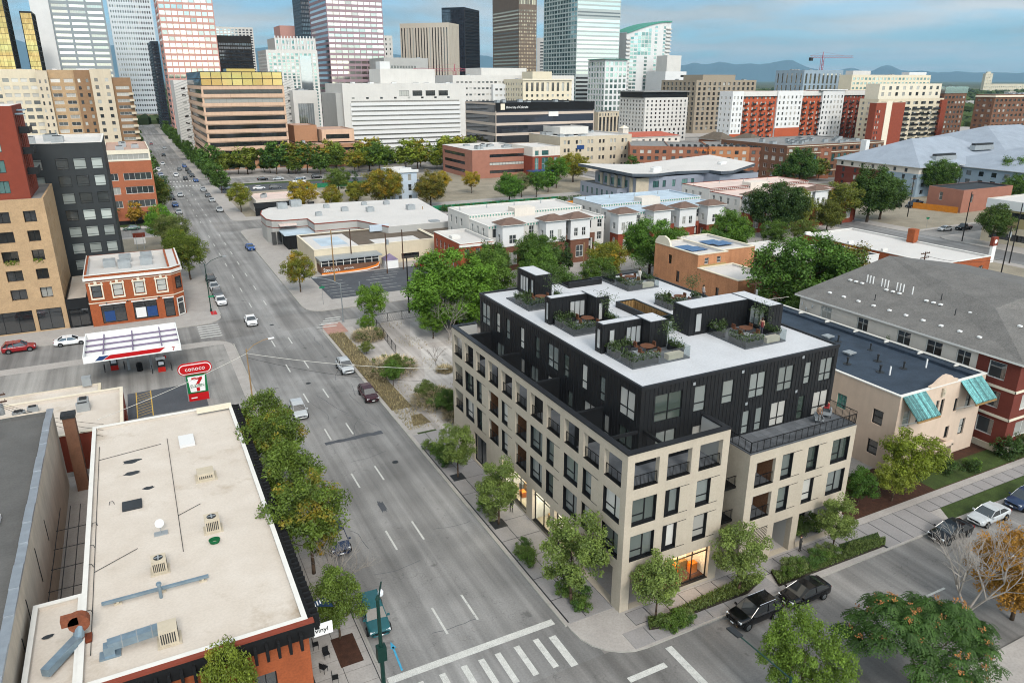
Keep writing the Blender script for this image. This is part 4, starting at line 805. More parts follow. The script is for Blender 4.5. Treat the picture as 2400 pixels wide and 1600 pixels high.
 def deck(x0_,y0_,x1_,y1_,glassF=True,seed=1,plants='FL'):
  q = random.Random(seed);b = MB();b.box(x0_ - X0,y0_ - Y0,zr,x1_ - X0,y1_ - Y0,zr + .12);o = b.build('roof_deck',MATS['deck_grey'],R)
  g = MB();x0l,y0l,x1l,y1l = x0_ - X0,y0_ - Y0,x1_ - X0,y1_ - Y0
  for p,q_ in (((x0l + .02,y0l + .02),(x1l,y0l + .02)),((x0l + .02,y1l),(x0l + .02,y0l + .02)),((x1l - .02,y0l),(x1l - .02,y1l - .6))):g.face([(*p,zr + .12),(*q_,zr + .12),(*q_,zr + 1.15),(*p,zr + 1.15)])
  g.build('glass_screen',MATS['screen_glass'],o)
  sp_ = []
  def planter(a0,b0,a1,b1,h=.55):pb = MB();pb.box(a0 - X0,b0 - Y0,zr + .12,a1 - X0,b1 - Y0,zr + .12 + h);pb.build('planter',MATS['metal_dark'],o);sp_.append((a0,b0,a1,b1,zr + .12 + h))
  planter(x0_ + .08,y0_ + .08,x0_ + (x1_ - x0_) * .45,y0_ + .55);planter(x0_ + .08,y0_ + .62,x0_ + .5,y0_ + (y1_ - y0_) * .45);planter(x0_ + .08,y0_ + (y1_ - y0_) * .62,x0_ + .5,y1_ - .1);planter(x1_ - .5,y0_ + .7,x1_ - .1,y0_ + (y1_ - y0_) * .6);planter(x0_ + .6,y1_ - .55,x0_ + (x1_ - x0_) * .4,y1_ - .15)
  fb = MB()
  for i in range(3):x = x0_ + .9 + i * .9;yy = y0_ + .95 + (i % 2) * .9;fb.box(x - X0,yy - Y0,zr + .12,x - X0 + .8,yy - Y0 + .8,zr + .5,0)
  fb.box(x1_ - 2.2 - X0,y0_ + .15 - Y0,zr + .12,x1_ - .6 - X0,y0_ + .75 - Y0,zr + .62,2);fb.box(x0_ + .6 - X0,y0_ + .62 - Y0,zr + .12,x0_ + 1.0 - X0,y0_ + 1.3 - Y0,zr + .45,1)
  cx,cy = (x0_ + x1_) / 2 + .2 - X0,(y0_ + y1_) / 2 + .3 - Y0;fb.tube((cx,cy,zr + .8),(cx,cy,zr + .86),.62,.62,14,1);fb.tube((cx,cy,zr + .12),(cx,cy,zr + .8),.05,.05,6,1)
  for k in range(4):a = k * pi / 2 + .4;fb.box(cx + 1.0 * cos(a) - .22,cy + 1.0 * sin(a) - .22,zr + .5,cx + 1.0 * cos(a) + .22,cy + 1.0 * sin(a) + .22,zr + .56,1);fb.box(cx + 1.2 * cos(a) - .05,cy + 1.2 * sin(a) - .22,zr + .56,cx + 1.2 * cos(a) + .05,cy + 1.2 * sin(a) + .22,zr + .95,1)
  fb.build('furniture',[MATS['furniture_grey'],MATS['terracotta'],MATS['stone_light']],o)
  PLANT_SPOTS.append((o,[(a - X0,b_ - Y0,c - X0,d - Y0,z) for a,b_,c,d,z in sp_],seed))
 deck(34.7,46.1,40.7,50.3,seed=1);deck(34.7,55.4,40.1,59.4,seed=2);deck(34.7,64.4,39.4,67.9,seed=3);deck(46.5,45.5,51.4,50.6,seed=4);deck(48.4,66.0,52.7,71.6,seed=5);deck(48.0,57.9,52.6,60.8,seed=6)
 b = MB();b.box(34.75 - X0,68.0 - Y0,zr,37.35 - X0,69.8 - Y0,zr + .115);b.build('roof_deck',MATS['deck_grey'],R)
 B.slab(41.2 - X0,52.0 - Y0,zr,43.6 - X0,54.4 - Y0,zr + .5,'metal_light','skylight')
 for x,y in ((39.9,16.7),):pass
 # dark wall vents
 for x,z in ((38.0 - 32.9,17.2),(43.2 - 32.9,17.3),(44.0 - 32.9,14.2),(49.9 - 32.9,14.2),(50.2 - 32.9,17.4)):b = MB();b.box(x0 + x,y0 - .06,z,x0 + x + .25,y0 - .036,z + .25);b.build('vent',MATS['metal_light'],R)
 return B
PLANT_SPOTS = []
MAINB = main_building()
B_ = MB();B_.box(.3,.5,3.9,9.6,33,4.0);B_.build('ceiling',MATS['stone_light'],MAINB.root)
B_ = MB();B_.box(3.2,3.2,.0,3.5,7.0,3.9);B_.box(3.5,3.2,0,4.2,3.5,3.9);B_.build('lobby_wall',MATS['stucco'],MAINB.root)
# ================================================================ left of the avenue
M('roof_stain','#cbc2b7',var=.05,scale=.3,col2='#bdb2a5',fine=.07,stain=('#9a8a75',.2,.57,.78))
def foreground_roofs():
 B = Bldg('brick_shop','low brick shop building with a broad stained white roof and black bracketed cornice','building',(-7.4,41.6));R = B.root;z = 6.9
 w,d = 13.3,38.6
 B.vol(0,0,w,d,0,z,'orange_brick','roof_stain',par=.22,pt=.28,cap='trim_white',F=[(9.6,1.2,11.0,3.6,'dk2'),(5.6,1.2,7.0,3.6,'dk2')],R=[(2 + 4.5 * i,.4,5.4 + 4.5 * i,3.2,'store') for i in range(8)])
 B.vol(-2.9,0,-.02,9.6,0,z - .05,'stucco_old','roof_stain',par=.22,pt=.25,cap='trim_white')
 c = MB();c.box(-2.9,-.35,z - 1.25,w + .35,-.02,z - .12);c.box(w + .02,-.02,z - 1.25,w + .35,d,z - .12);c.build('cornice',MATS['canvas_black'],R)
 br = MB();br.box(0,-.09,-1.0,.55,.09,0);br.box(.2,-.09,-1.25,.5,.09,-1.0);br = br.mesh('bracket',[MATS['canvas_black']])
 for i in range(62):put('bracket',br,R,(w + .3,.3 + i * .62,z - .02))
 for i in range(22):put('bracket',br,R,(-2.4 + i * .72,-.3,z - .5),-pi / 2)
 t = MB();t.box(-2.9,-.4,z - .12,w + .4,.0,z + .06);t.build('coping',MATS['red_panel'],R)
 p = MB();p.box(9.8,d - 1.2,z,w,d - .8,z + .5);p.build('parapet',MATS['trim_cream'],R)
 for n,x,y,r in (('tar_stain',3.3,29.5,.8),('tar_stain',3.3,27,.7),('tar_stain',4.6,23.5,.5),('tar_stain',-1.9,6.2,.4)):
  b = MB();k = 13;b.face([(x + r * cos(2 * pi * i / k) * RND.uniform(.7,1.25),y + .55 * r * sin(2 * pi * i / k) * RND.uniform(.7,1.25),z - .215) for i in range(k)]);b.build(n,MATS['roof_dark'],R)
 b = MB();b.box(2.5,20.2,z - .21,4.0,21.6,z - .02);b.build('hatch',MATS['roof_dark'],R)
 b = MB();b.box(7.6,30.2,z - .21,9.0,32.6,z + .05);b.build('roof_patch',MATS['white_bright'],R)
 for x0,y0,x1,y1 in ((.6,3,.6,34),(6.6,12,6.6,33),(.6,31,6.0,32),(6.6,17.5,8.4,18.6),(.6,12.2,3.5,14)):
  b = MB();b.tube((x0,y0,z - .16),(x1,y1,z - .16),.025,.025,5);b.build('conduit',MATS['metal_dark'],R)
 # dark grey roof next door
 B2 = Bldg('stucco_hall','tall stucco wall building with grey flat roof and crimped metal coping','building',(-44,36));w2 = 44 - 10.75;d2 = 46;z2 = 9.0
 B2.vol(0,0,w2,d2,0,z2,'stucco_old','roof_felt',par=.35,pt=.45)
 for i in range(16):
  y = d2 * i / 16;b = MB();s = .12 * (i % 2) ;b.box(w2 - .5,y,z2,w2 + .1,y + d2 / 16 - .02,z2 + .1 + .06 * (i % 3));b.build('coping_piece',MATS['coping_metal'],B2.root)
 for x,y in ((w2 - 5.6,34),(w2 - 4.2,33.4),(w2 - 5.2,24.5)):b = MB();b.tube((x,y,z2 - .35),(x,y,z2 + .35),.08,.08,6);b.build('vent_pipe',MATS['trim_white'],B2.root)
 b = MB();b.box(w2 - 3.2,24.2,z2 - .34,w2 - 2.2,25.6,z2 + .0);b.build('hatch',MATS['white_bright'],B2.root)
 for y,l in ((12,2.5),(15.5,3),(28,2),(22,3)):b = MB();b.box(w2 + .01,y,4.4,w2 + .05,y + .06,4.4 + l);b.build('conduit',MATS['metal_dark'],B2.root)
 # convenience store behind
 B3 = Bldg('convenience_store','single storey convenience store with a cluttered pale roof beside the fuel forecourt','shop',(-26,85.2));z3 = 4.5
 B3.vol(0,0,21,12,0,z3,'red_panel','roof_stain',par=.3,pt=.3,cap='trim_cream',R=[(2,.3,9,3.0,'store')]);B3.vol(0,12.02,18.6,15,0,z3 - .03,'cream_wall','roof_stain',par=.25,pt=.3)
 B3.units(5,9,2,18,10,z3 - .3,5,'metal_light',.6,1.4)
 b = MB();b.box(16.6,14.4,z3,17.6,15.3,z3 + 1.1);b.tube((17.1,14.8,z3 - .4),(17.1,14.8,z3),.1,.1,6);b.build('light_box',MATS['metal_light'],B3.root)
 ch = thing('brick_chimney','square brown brick chimney standing between the white roof and the store','chimney',(-9.4,80.8,0));b = MB();b.box(-.55,-.55,0,.55,.55,8.4);b.build('shaft',MATS['umber_brick'],ch);b = MB();b.box(-.66,-.66,8.4,.66,.66,8.75);b.box(-.3,-.3,8.75,.3,.3,8.78);b.build('cap',MATS['metal_dark'],ch)
 fb = MB();
 for x in range(5):fb.tube((-10.4 + x * .6,52,0),(-10.4 + x * .6,52,4.2),.04);fb.tube((-10.4,54 + 3 * x,4.0),(-7.6,54 + 3 * x,4.0),.035)
 for x in range(4):fb.tube((-10.3 + x * .8,52,4.0),(-10.3 + x * .8,70,4.0),.035)
 tag(fb.build('trellis',MATS['frame_dark']),'dark steel trellis frame over the narrow yard between two roofs','trellis')
 return B
FORE = foreground_roofs()
def brick_corner():
 B = Bldg('brick_shop','two storey orange brick corner shop with white cornice and arched window trim','building',(-9.8,141));h = 9.2;w = 15.1;R = B.root
 F = [];xs = [onY(x / 2352 * 600,400 + 1120 / 3.92,141)[0] + 9.8 for x in (890,1090,1290,1497)]
 for x in xs:F.append((x - .75,5.2,x + .75,7.3,'dk'))
 F += [(1.6,.5,5.4,3.7,'store'),(6.6,.5,10.4,3.7,'store'),(11.6,.3,13.2,3.7,'store')]
 B.vol(0,0,w - 1.7,17,0,h,'orange_brick','roof_white',F=F,par=.8,pt=.35,R=[])
 b = MB();b.prism([(w - 1.7,.02),(w,1.72),(w,17),(w - 1.7,17)],0,h - .05);b.build('wall',MATS['orange_brick'],R);b = MB();b.prism([(w - 1.75,.5),(w - .4,1.9),(w - .4,16.7),(w - 1.75,16.7)],h - .04,h - .02);b.build('roof',MATS['roof_white'],R)
 s = .7071;a = pi / 4
 put('window',winmesh(1.3,2.1,.0,1,2,.09,MATS['frame_dark'],MATS['g_dark'],'x'),R,(w - 1.7 + .55,.5,5.2),a);put('window',winmesh(1.7,3.3,0,1,(.7,),.18,MATS['trim_white'],MATS['g_dark'],'y'),R,(w - 1.7 + .3,.25,.2),a)
 for z0,z1,o,m in ((8.3,8.75,.28,'trim_white'),(9.2,9.32,.12,'trim_white'),(4.2,4.35,.06,'trim_cream'),(7.9,8.0,.06,'trim_cream')):
  b = MB();b.prism([(-o,-o),(w - 1.7 + o * .4,-o),(w + o,1.7 - o * .4),(w + o,17),(w - .1,17),(w - .1,1.8),(w - 1.75,.1),(.0,.1),(0,17),(-o,17)],z0,z1,bottom=True);b.build('cornice',MATS[m],R)
 for x in xs:
  b = MB();b.box(x - 1.0,-.09,4.9,x - .8,-.003,7.8);b.box(x + .8,-.09,4.9,x + 1.0,-.003,7.8);b.box(x - 1.1,-.12,7.35,x + 1.1,-.003,7.6);b.box(x - .22,-.16,7.6,x + .22,-.003,8.1);b.box(x - 1.0,-.12,4.86,x + 1.0,-.003,5.12);b.build('window_trim',MATS['trim_cream'],R)
 for x0,x1 in ((1.4,5.6),(6.4,10.6),(11.4,13.3)):b = MB();b.box(x0,-.08,3.75,x1,-.003,3.98);b.build('lintel',MATS['trim_white'],R)
 for x in (2.6,8.4,5.9,10.9):b = MB();b.ball((x,-.25,4.15),.14,.14,6,4);b.build('wall_lamp',MATS['frame_dark'],R)
 for x0,c in ((2.0,'sign_blue'),(6.9,'white_bright'),(8.7,'sign_blue')):b = MB();b.box(x0,.05,.8,x0 + 1.6,.1,2.6);b.build('window_poster',MATS[c],R)
 for x,y in ((5.2,6.5),(8.8,7.5),(5.4,11.5),(9.0,12.0),(2.8,8.5)):b = MB();b.box(x,y,8.4,x + 2.0,y + 2.2,9.7);b.box(x + .4,y + .4,9.7,x + 1.6,y + .8,9.75);b.box(x + .4,y + 1.3,9.7,x + 1.6,y + 1.7,9.75);b.build('roof_unit',MATS['metal_light'],R)
 # low glazed link to the tan block
 C = Bldg('glazed_link','low black glass shopfront squeezed between the tan block and the brick corner shop','shop',(-13.3,142));C.vol(0,0,3.4,18,0,5.2,'frame_dark','roof_stain',F=[(.2,.3,3.2,3.4,'store')],par=.3)
brick_corner()
def tan_block():
 B = Bldg('apartment_building','tan brick apartment block with square recessed balconies and a red setback top','apartment block',(-46,142.3));w = 32.6;R = B.root;F = [];Rr = []
 cl = [(x - 1.75,x) for x in (w - 1.45,w - 5.1,w - 9.4,w - 13.6,w - 17.8)]
 for k,(a,c) in enumerate(cl):
  wd_ = 1.75 if k == 0 else 2.3
  for r in range(5):z = 5.85 + 3.2 * r;F.append((c - wd_,z,c,z + 1.85,'hole'))
 F += [(w - 4.4,.3,w - .7,4.0,'store'),(w - 11.4,.3,w - 5.0,4.0,'store'),(w - 18,.3,w - 12,4.0,'store')]
 for r in range(5):
  for k in range(4):z = 5.5 + 3.2 * r;Rr.append((1.6 + 1.0 * k,z,2.1 + 1.0 * k,z + 2.1,'n'));Rr.append((8 + 1.0 * k,z,8.5 + 1.0 * k,z + 2.1,'n'))
 B.vol(0,0,w,20,0,22.4,'tan_brick','roof_grey',F=F,R=Rr,par=.5,glass='g_dark')
 b = MB();
 for i,(x,z) in enumerate(((w - 2.6,12.2),(w - 6.0,12.2),(w - 6.6,12.2))):
  for k in range(40):q = Vector((RND.uniform(-.7,.7),RND.uniform(-.3,.2),RND.uniform(-.4,.35)));b.cr = RND.random();b.face([(x + q.x,-.1 + q.y,z + q.z),(x + q.x + .2,-.1 + q.y,z + q.z + .05),(x + q.x + .1,-.15 + q.y,z + q.z + .22)])
 o = b.build('balcony_plants',LEAF('leaf',(.42,.25,.02)),R,attr=True);o.color = (.12,.16,.02,.1)
 zt = onY(75,248,147)[1]
 F2 = [(w - 5.0 - 3.3 * i,22.9 + 3.3 * r,w - 3.4 - 3.3 * i,24.9 + 3.3 * r,'dk2') for i in range(5) for r in range(4)]
 R2 = [(2.4 + 2.6 * k,23 + 3.3 * r,3.4 + 2.6 * k,25.2 + 3.3 * r,'dk') for k in range(4) for r in range(4)]
 B.vol(2,4.4,w - 2.1,19,21.8,zt,'red_panel','roof_white',F=F2,R=R2,par=.5,wname='upper_wall',glass='g_teal')
 for r in range(3):
  z = 25.6 + 3.3 * r;b = MB();b.box(w - 2.08,6.5,z,w - .5,11.5,z + .15);b.box(w - .55,6.5,z + .15,w - .5,11.5,z + 1.1);b.box(w - 2.0,6.5,z + .15,w - .55,6.55,z + 1.1);b.build('balcony',MATS['frame_dark'],R)
 b = MB();b.box(w - 2.08,6.4,zt - 1.4,w - .8,8.4,zt - 1.2);b.box(w - 2.08,9.6,zt - .9,w - .8,11.6,zt - .7);b.build('canopy',MATS['galv'],R)
tan_block()
def dark_block():
 Y = 166.0;xl = -30.0;xr = onY(238,333,Y)[0];zt = onY(238,333,Y)[1]
 B = Bldg('apartment_building','charcoal panelled apartment block with pale blinds in big square windows','apartment block',(xl,Y));w = xr - xl;F = []
 c1 = [(onY(x0 / 3.92,400 + 400 / 3.92,Y)[0] - xl,onY(x1 / 3.92,400 + 400 / 3.92,Y)[0] - xl) for x0,x1 in ((603,720),(765,880),(928,1030))]
 c1 += [(a - 4.3,c - 4.3) for a,c in c1[:1]] + [(a - 8.6,c - 8.6) for a,c in c1[:1]]
 rows = [onY(660 / 3.92,400 + y / 3.92,Y)[1] for y in (465,)];z0 = rows[0]
 for a,c in c1:
  for r in range(-4,5):
   z = z0 + 3.25 * r
   if z > .6 and z + 2.1 < zt - .5:F.append((a,z,c,z + 2.1,'tb'))
 GL['tb'] = dict(fw=.08,nx=(1),nz=(.22,.82),fm='frame_dark',d=.25,glass='g_blind');GLASS('g_blind',(.03,.035,.035),(.06,.07,.07),.72,blindcol=(.5,.56,.53));GLASS('g_blind_a',(.03,.035,.035),(.06,.07,.07),.72,attr=True,blindcol=(.5,.56,.53))
 B.vol(0,0,w,26,0,zt,'dark_panel','roof_white',F=F,R=[(2 + 4 * k,3 + 3.25 * r,3.6 + 4 * k,5 + 3.25 * r,'tb') for k in range(5) for r in range(7)],par=.5,cap='trim_white')
 B.units(5,w - 16,4,w - 2,20,zt - .5,3)
dark_block()
B = Bldg('office_building','red brick office with white ribbon windows and a cream penthouse floor','office',(-6.1,249));z = 21.2
F = [(.5,4.5 + 4.0 * r,2.6,6.6 + 4.0 * r,'bw') for r in range(4)] + [(4.0,4.5 + 4.0 * r,11.5,6.6 + 4.0 * r,'bw') for r in range(4)]
B.vol(0,0,12,34,0,17.2 + .8,'office_brick',None,F=[o for o in F if o[3] < 17.5] + [(5,.3,7.2,3.4,'store'),(8.5,.3,11,3.0,'store')],par=0)
B.vol(0,.4,12,34,17.2 + .81,z,'trim_cream','roof_tan',F=[(.5,18.4,11.6,20.0,'bw')],par=.4,wname='upper_wall');B.units(4,1,6,11,28,z - .4,6)
b = MB();b.box(-1,-4,.1,12.4,-3.9,1.3);b.build('fence',MATS['canvas_black'],B.root)
def big_beige():
 Y = 430.0;X = lambda px:onY(px,188,Y)[0];Z = lambda y:onY(160,y,Y)[1]
 x0 = X(-130);B = Bldg('apartment_building','very wide stepped apartment slab of brown and cream brick bays','apartment block',(x0,Y));L = lambda px:X(px) - x0
 rows = 12
 segs = [(-130,0,'cream_wall',3,166,'bapt',5),(0,86,'cream_wall',3,163,'bapt',4),(86,113,'beige_wall',0,166,'w2',2),(113,175,'tan_brick',2,164,'bapt',2),(175,213,'brown_tan',1,164,'w2',2),(213,262,'beige_wall',-1.5,162,'w2',2),(262,306,'brown_tan',0,182,'bapt',1)]
 M('brown_tan','#86694e',var=.1,scale=.5)
 for a,c,m,sb_,yt,kd,n in segs:
  w = L(c) - L(a) - .02;zt = Z(yt);B.vol(L(a),sb_,L(c) - .02,40,0,zt,m,'roof_tan',F=grid(w,2.0,zt - 3.2,n,rows,.72 if kd == 'bapt' else .34,.5,0,kd),R=grid(40 - sb_,2,zt - 3.2,6,rows,.5,.5,0,'w2') if c == 306 else (),par=.6)
 for r in range(rows - 1):
  z = 3.2 + (Z(182) - 5.2) / rows * r;w = L(306) - L(262);b = MB();b.box(L(296),-1.6,z,L(308),-.02,z + .2);b.box(L(296),-1.6,z + .2,L(308),-1.5,z + 1.1);b.build('balcony',MATS['beige_wall'],B.root)
 B.units(7,L(0),6,L(250),30,Z(164) - .6,4,'white_bright',2,4)
big_beige()
# ================================================================ between the avenue and the next one
def diner():
 B = Bldg('restaurant','sprawling white roofed restaurant with a rounded red striped corner and a cream wing','restaurant',(29.4,158.6));R = B.root
 # back hall with the white roof
 z = 6.2;poly = []
 for i in range(9):a = pi + (pi / 2) * -i / 8;poly.append((7.5 + 7.5 * cos(a) + .0,46 + 7.5 * sin(a)))
 P = [(0.3,38),(10,36),(10,29),(20,28.5),(24,17),(45,16),(46,60),(18,62),(3,59)]
 for i in range(1,6):pass
 arc = [(3 + 3.2 * cos(pi - pi / 2 * 0) - 3,45)]
 P = [(0.2,50),(0.2,42),(1.2,39.2),(3.5,37.6),(10,37.4),(10,29.2),(21,29.2),(25.5,17.2),(44,17.2),(48,58),(12,62),(4,60),(1.4,56)]
 b = MB();b.prism(P,0,z);b.build('wall',MATS['grey_wall'],R);b = MB();b.prism([(x,y) for x,y in P],z + .01,z + .06,1,0);b.build('roof',[MATS['roof_white'],MATS['trim_white']],R)
 for z0,z1,o,m in ((z - .1,z + .12,.12,'red_panel'),(z - 1.9,z - 1.75,.1,'red_panel')):
  b = MB();Q = P[12:] + P[:8]
  for (xa,ya),(xb,yb) in zip(Q[:-1],Q[1:]):
   d = Vector((xb - xa,yb - ya,0));n = Vector((d.y,-d.x,0)).normalized();c = Vector(((xa + xb) / 2,(ya + yb) / 2,(z0 + z1) / 2)) + n * -.04;b.obox(c,d / 2 + d.normalized() * .1,n * o,(0,0,(z1 - z0) / 2))
  b.build('red_band',MATS[m],R)
 for i in range(7):b = MB();b.box(.5 + i * 1.35,36.9,.3,1.6 + i * 1.35,37.1,3.6);b.build('window',MATS['g_dark'],R)
 b = MB();b.box(2.4,29.6,3.7,22,37,3.95);b.build('canopy_roof',MATS['roof_blue'],R);b = MB();b.box(3.2,30,.0,21.5,36.5,3.6);b.build('dark_patio_room',MATS['canvas_black'],R);b = MB();b.box(2.6,36.0,5.0,7,38.4,5.4);b.build('canopy',MATS['roof_pink'],R)
 for k,(pts,m) in enumerate(((((7,29,3.6),(13,26,2.8),(12,29.3,3.4)),'sail_orange'),(((12,29.3,3.6),(20,28.8,3.6),(16,24.5,3.0)),'sail_white'),(((13,25.6,3.2),(19.5,23,3.0),(17.5,26.5,3.4)),'sail_orange'))):b = MB();b.face(list(pts));b.face([(x,y,z_ - .03) for x,y,z_ in pts[::-1]]);b.build('shade_sail',MATS[m],R)
 # cream front wing
 B.vol(4.2,4.6,33.5,23.2,0,4.9,'cream_wall','roof_brown',par=.35,pt=.4,F=[(20.2,.8,24.6,2.1,'bdk')],cap='trim_cream')
 B.vol(33.52,4.9,42,24,0,5.0,'cream_wall','roof_brown',par=.3,cap='trim_cream')
 for a,m in (((5.0,6,15,22),'roof_white'),((7,9.5,13.2,19),'roof_blue'),((19,6.5,30,12),'roof_white')):b = MB();zz = 4.56 + (.008 if m == 'roof_blue' else 0);b.face([(a[0],a[1],zz),(a[2],a[1],zz),(a[2],a[3],zz),(a[0],a[3],zz)]);b.build('roof_patch',MATS[m],R)
 # glazed dining porch with the painted orange swoosh
 b = MB();b.box(4.6,.4,0,17.8,4.55,1.9);b.build('porch_wall',MATS['umber_brick'],R)
 b = MB();b.box(4.3,.1,3.25,18.4,4.58,3.5);b.build('porch_roof',MATS['metal_light'],R)
 b = MB();b.box(4.7,.5,1.9,17.7,4.4,3.25);b.build('porch_glass',MATS['g_dark'],R)
 for i in range(9):b = MB();x = 4.62 + i * 1.62;b.box(x,.38,1.9,x + .14,.52,3.25);b.build('post',MATS['trim_white'],R)
 for i in range(8):b = MB();x = 4.76 + i * 1.62;b.box(x,.4,2.62,x + 1.48,.49,2.7);b.build('mullion',MATS['trim_white'],R)
 sw = MB();top = [(0,.55),(6,.6),(10,.8),(12.2,1.2),(13.1,1.85)];bot = [(0,.2),(6,.22),(10.3,.4),(12.8,.9),(13.25,1.85)]
 for (a,c),(e,f) in zip(zip(top[:-1],top[1:]),zip(bot[:-1],bot[1:])):sw.face([(4.6 + e[0],.37,e[1]),(4.6 + f[0],.37,f[1]),(4.6 + c[0],.37,c[1]),(4.6 + a[0],.37,a[1])])
 sw.build('painted_swoosh',MATS['sign_orange'],R);sw = MB()
 for (a,c),(e,f) in zip(zip(bot[:-1],bot[1:]),zip([(x,z - .18) for x,z in bot[:-1]],[(x,z - .18) for x,z in bot[1:]])):sw.face([(4.6 + e[0],.372,e[1]),(4.6 + f[0],.372,f[1]),(4.6 + c[0],.372,c[1]),(4.6 + a[0],.372,a[1])])
 sw.build('painted_swoosh',MATS['sign_white'],R)
 text('lettering',"Steuben's",1.15,MATS['sign_white'],R,(5.0,.33,.75),sx=.85);text('lettering','UPTOWN',.5,MATS['sign_white'],R,(9.6,.33,.95))
 for x,y,s in ((13,40,1.6),(21,44,1.8),(27,40,2.0),(35,50,1.6),(29,52,1.4),(38,38,2.2),(18,52,1.5),(6,56,2.6),(10,58,3.0)):b = MB();b.box(x,y,z + .06,x + s,y + s * .9,z + .06 + s * .6);b.tube((x + s / 2,y + s * .45,z + .06 + s * .6),(x + s / 2,y + s * .45,z + .2 + s * .6),s * .3,s * .3,10);b.build('roof_unit',MATS['metal_light'],R)
 b = MB();b.box(37,17.5,4.7,39.4,19.6,6.6);b.build('roof_unit',MATS['metal_light'],R);b = MB();b.box(21.5,19.5,4.9,26.5,20.2,6.4);b.build('roof_screen',MATS['pale_blue'],R)
 t = thing('market_tent','white walled tent with a purple patterned peaked top beside the porch','tent',(49.8,159.6,KERB));b = MB();b.box(-1.5,-1.5,0,1.5,1.5,1.9);b.build('side',MATS['sign_white'],t);b = MB()
 for k in range(4):a = pi / 4 + k * pi / 2;c = a + pi / 2;b.face([(2.25 * cos(a),2.25 * sin(a),1.9),(2.25 * cos(c),2.25 * sin(c),1.9),(0,0,3.2)])
 b.build('canopy',MATS['purple_cloth'],t)
diner()
def small_brick():
 B = Bldg('brick_house','small two storey red brick house with white roof and tall white windows','house',(60.5,143.5));w,d,h = 8.0,15.5,7.4
 B.vol(0,0,w,d,0,h,'red_brick2','roof_white',par=.6,cap='trim_white',F=[(1 + 2.6 * k,z,2.1 + 2.6 * k,z + 1.9,'w12') for k in range(3) for z in (.9,4.3)],L=[(1.2 + 2.4 * k,z,2.2 + 2.4 * k,z + 1.9,'w12') for k in range(6) for z in (.9,4.3)])
 b = MB();b.box(-.3,-.35,h - .7,w,-.01,h - .2);b.build('cornice',MATS['trim_white'],B.root);b = MB();b.box(1.5,8,h - .6,3.5,10,h + .1);b.build('skylight',MATS['trim_white'],B.root)
M('red_brick2','#96492f',var=.12,scale=.7,fine=.15);small_brick()
GL.update({'t4':dict(fw=.09,nx=2,nz=2,fm='frame_white'),'t6':dict(fw=.1,nx=2,nz=2,fm='frame_white',d=.1),'td':dict(fw=.05,nx=1,fm='frame_dark',glass='g_dark')})
def town(name_label,x0,y0,y1,x1,yb,zr,roofm,capm,brick,towers,lowx):
 """a row of white rendered flats: a rear block, a lower front block and square bays with little hipped roofs"""
 B = Bldg('apartment_row',name_label,'apartment row',(x0,y0));W = x1 - x0;D1 = yb - y0
 Lw = [(1.5 + 3.2 * k,z,2.6 + 3.2 * k,z + 1.8,'t4') for k in range(int((y1 - yb) / 3.3)) for z in (1.2,4.4,7.4)]
 B.vol(0,D1,W,y1 - y0,0,zr + .6,'white_wall',roofm,L=Lw,F=[(2 + 4.6 * k,7.6,3.4 + 4.6 * k,9.0,'t4') for k in range(int(W / 4.7))],par=.3,cap=capm)
 Fw = []
 for k in range(int(W / 3.1)):
  for z in (1.0,4.2,7.2):
   if not any(t - .6 < 1.0 + 3.1 * k < t + 5.6 for t in towers):Fw.append((1.0 + 3.1 * k,z,2.3 + 3.1 * k,z + 1.9,'t4' if k % 2 else 'td'))
 B.vol(.1,0,W - .1,D1 - .02,0,zr - .2,'white_wall',roofm,F=Fw,L=[(1.2 + 3.0 * k,z,2.2 + 3.0 * k,z + 1.8,'t4') for k in range(int(D1 / 3.1)) for z in (4.4,7.2)],par=.25,cap=capm)
 for i in range(int(W / .8)):pass
 cb = MB()
 for i in range(int(W / .75)):cb.box(.2 + i * .75,-.35,zr - .62,.38 + i * .75,-.003,zr - .3);
 for i in range(int(W / .75)):cb.box(.2 + i * .75,D1 - .33,zr + .15,.38 + i * .75,D1 - .003,zr + .45)
 stuff(cb.build('eaves_brackets',MATS['copper_green' if roofm != 'roof_pink' else 'red_panel'],B.root))
 for t in towers:
  w = 5.0;d = 3.4;b0 = 5.6
  C = [(.9,6.4,2.0,8.4,'t6'),(3.0,6.4,4.1,8.4,'t6')] if t % 2 else [(1.6,6.2,3.4,8.2,'t6')]
  B.vol(t,-d,t + w,-.02,0,b0,brick,None,F=[(1.5,1.4,3.5,4.2,'t6')],L=[(1.0,2.6,2.2,4.6,'t4')],par=0,wname='bay_wall');B.vol(t - .12,-d - .12,t + w + .12,-.02,b0 + .01,zr + .35,'white_bright',None,F=[(x,z,x1_,z1,k) for x,z,x1_,z1,k in C],L=[(1.1,6.6,2.2,8.2,'t4')],par=0,wname='bay_wall');B.hip(t - .12,-d - .12,t + w + .12,.4,zr + .36,1.35,'shingle_brown',.55)
  b = MB();b.box(t + w + .15,-1.9,5.3,t + w + 2.6,-.02,5.5);b.box(t + w + .15,-1.9,5.5,t + w + 2.6,-1.8,6.5);b.box(t + w + 2.2,-1.9,0,t + w + 2.6,-1.5,5.3);b.box(t + w + .15,-1.7,0,t + w + 2.2,-.02,.3);b.build('balcony',MATS[brick],B.root)
 for x in (2,W * .3,W * .55,W * .8):b = MB();b.tube((x,y1 - y0 - 3,zr + .2),(x,y1 - y0 - 3,zr + 1.1),.12,.12,6);b.build('vent_pipe',MATS['metal_light'],B.root)
 b = MB();b.box(W * .38,D1 - .6,zr - .5,W * .56,D1 + 3,zr + 1.5);b.build('stair_head',MATS['stucco_white'],B.root)
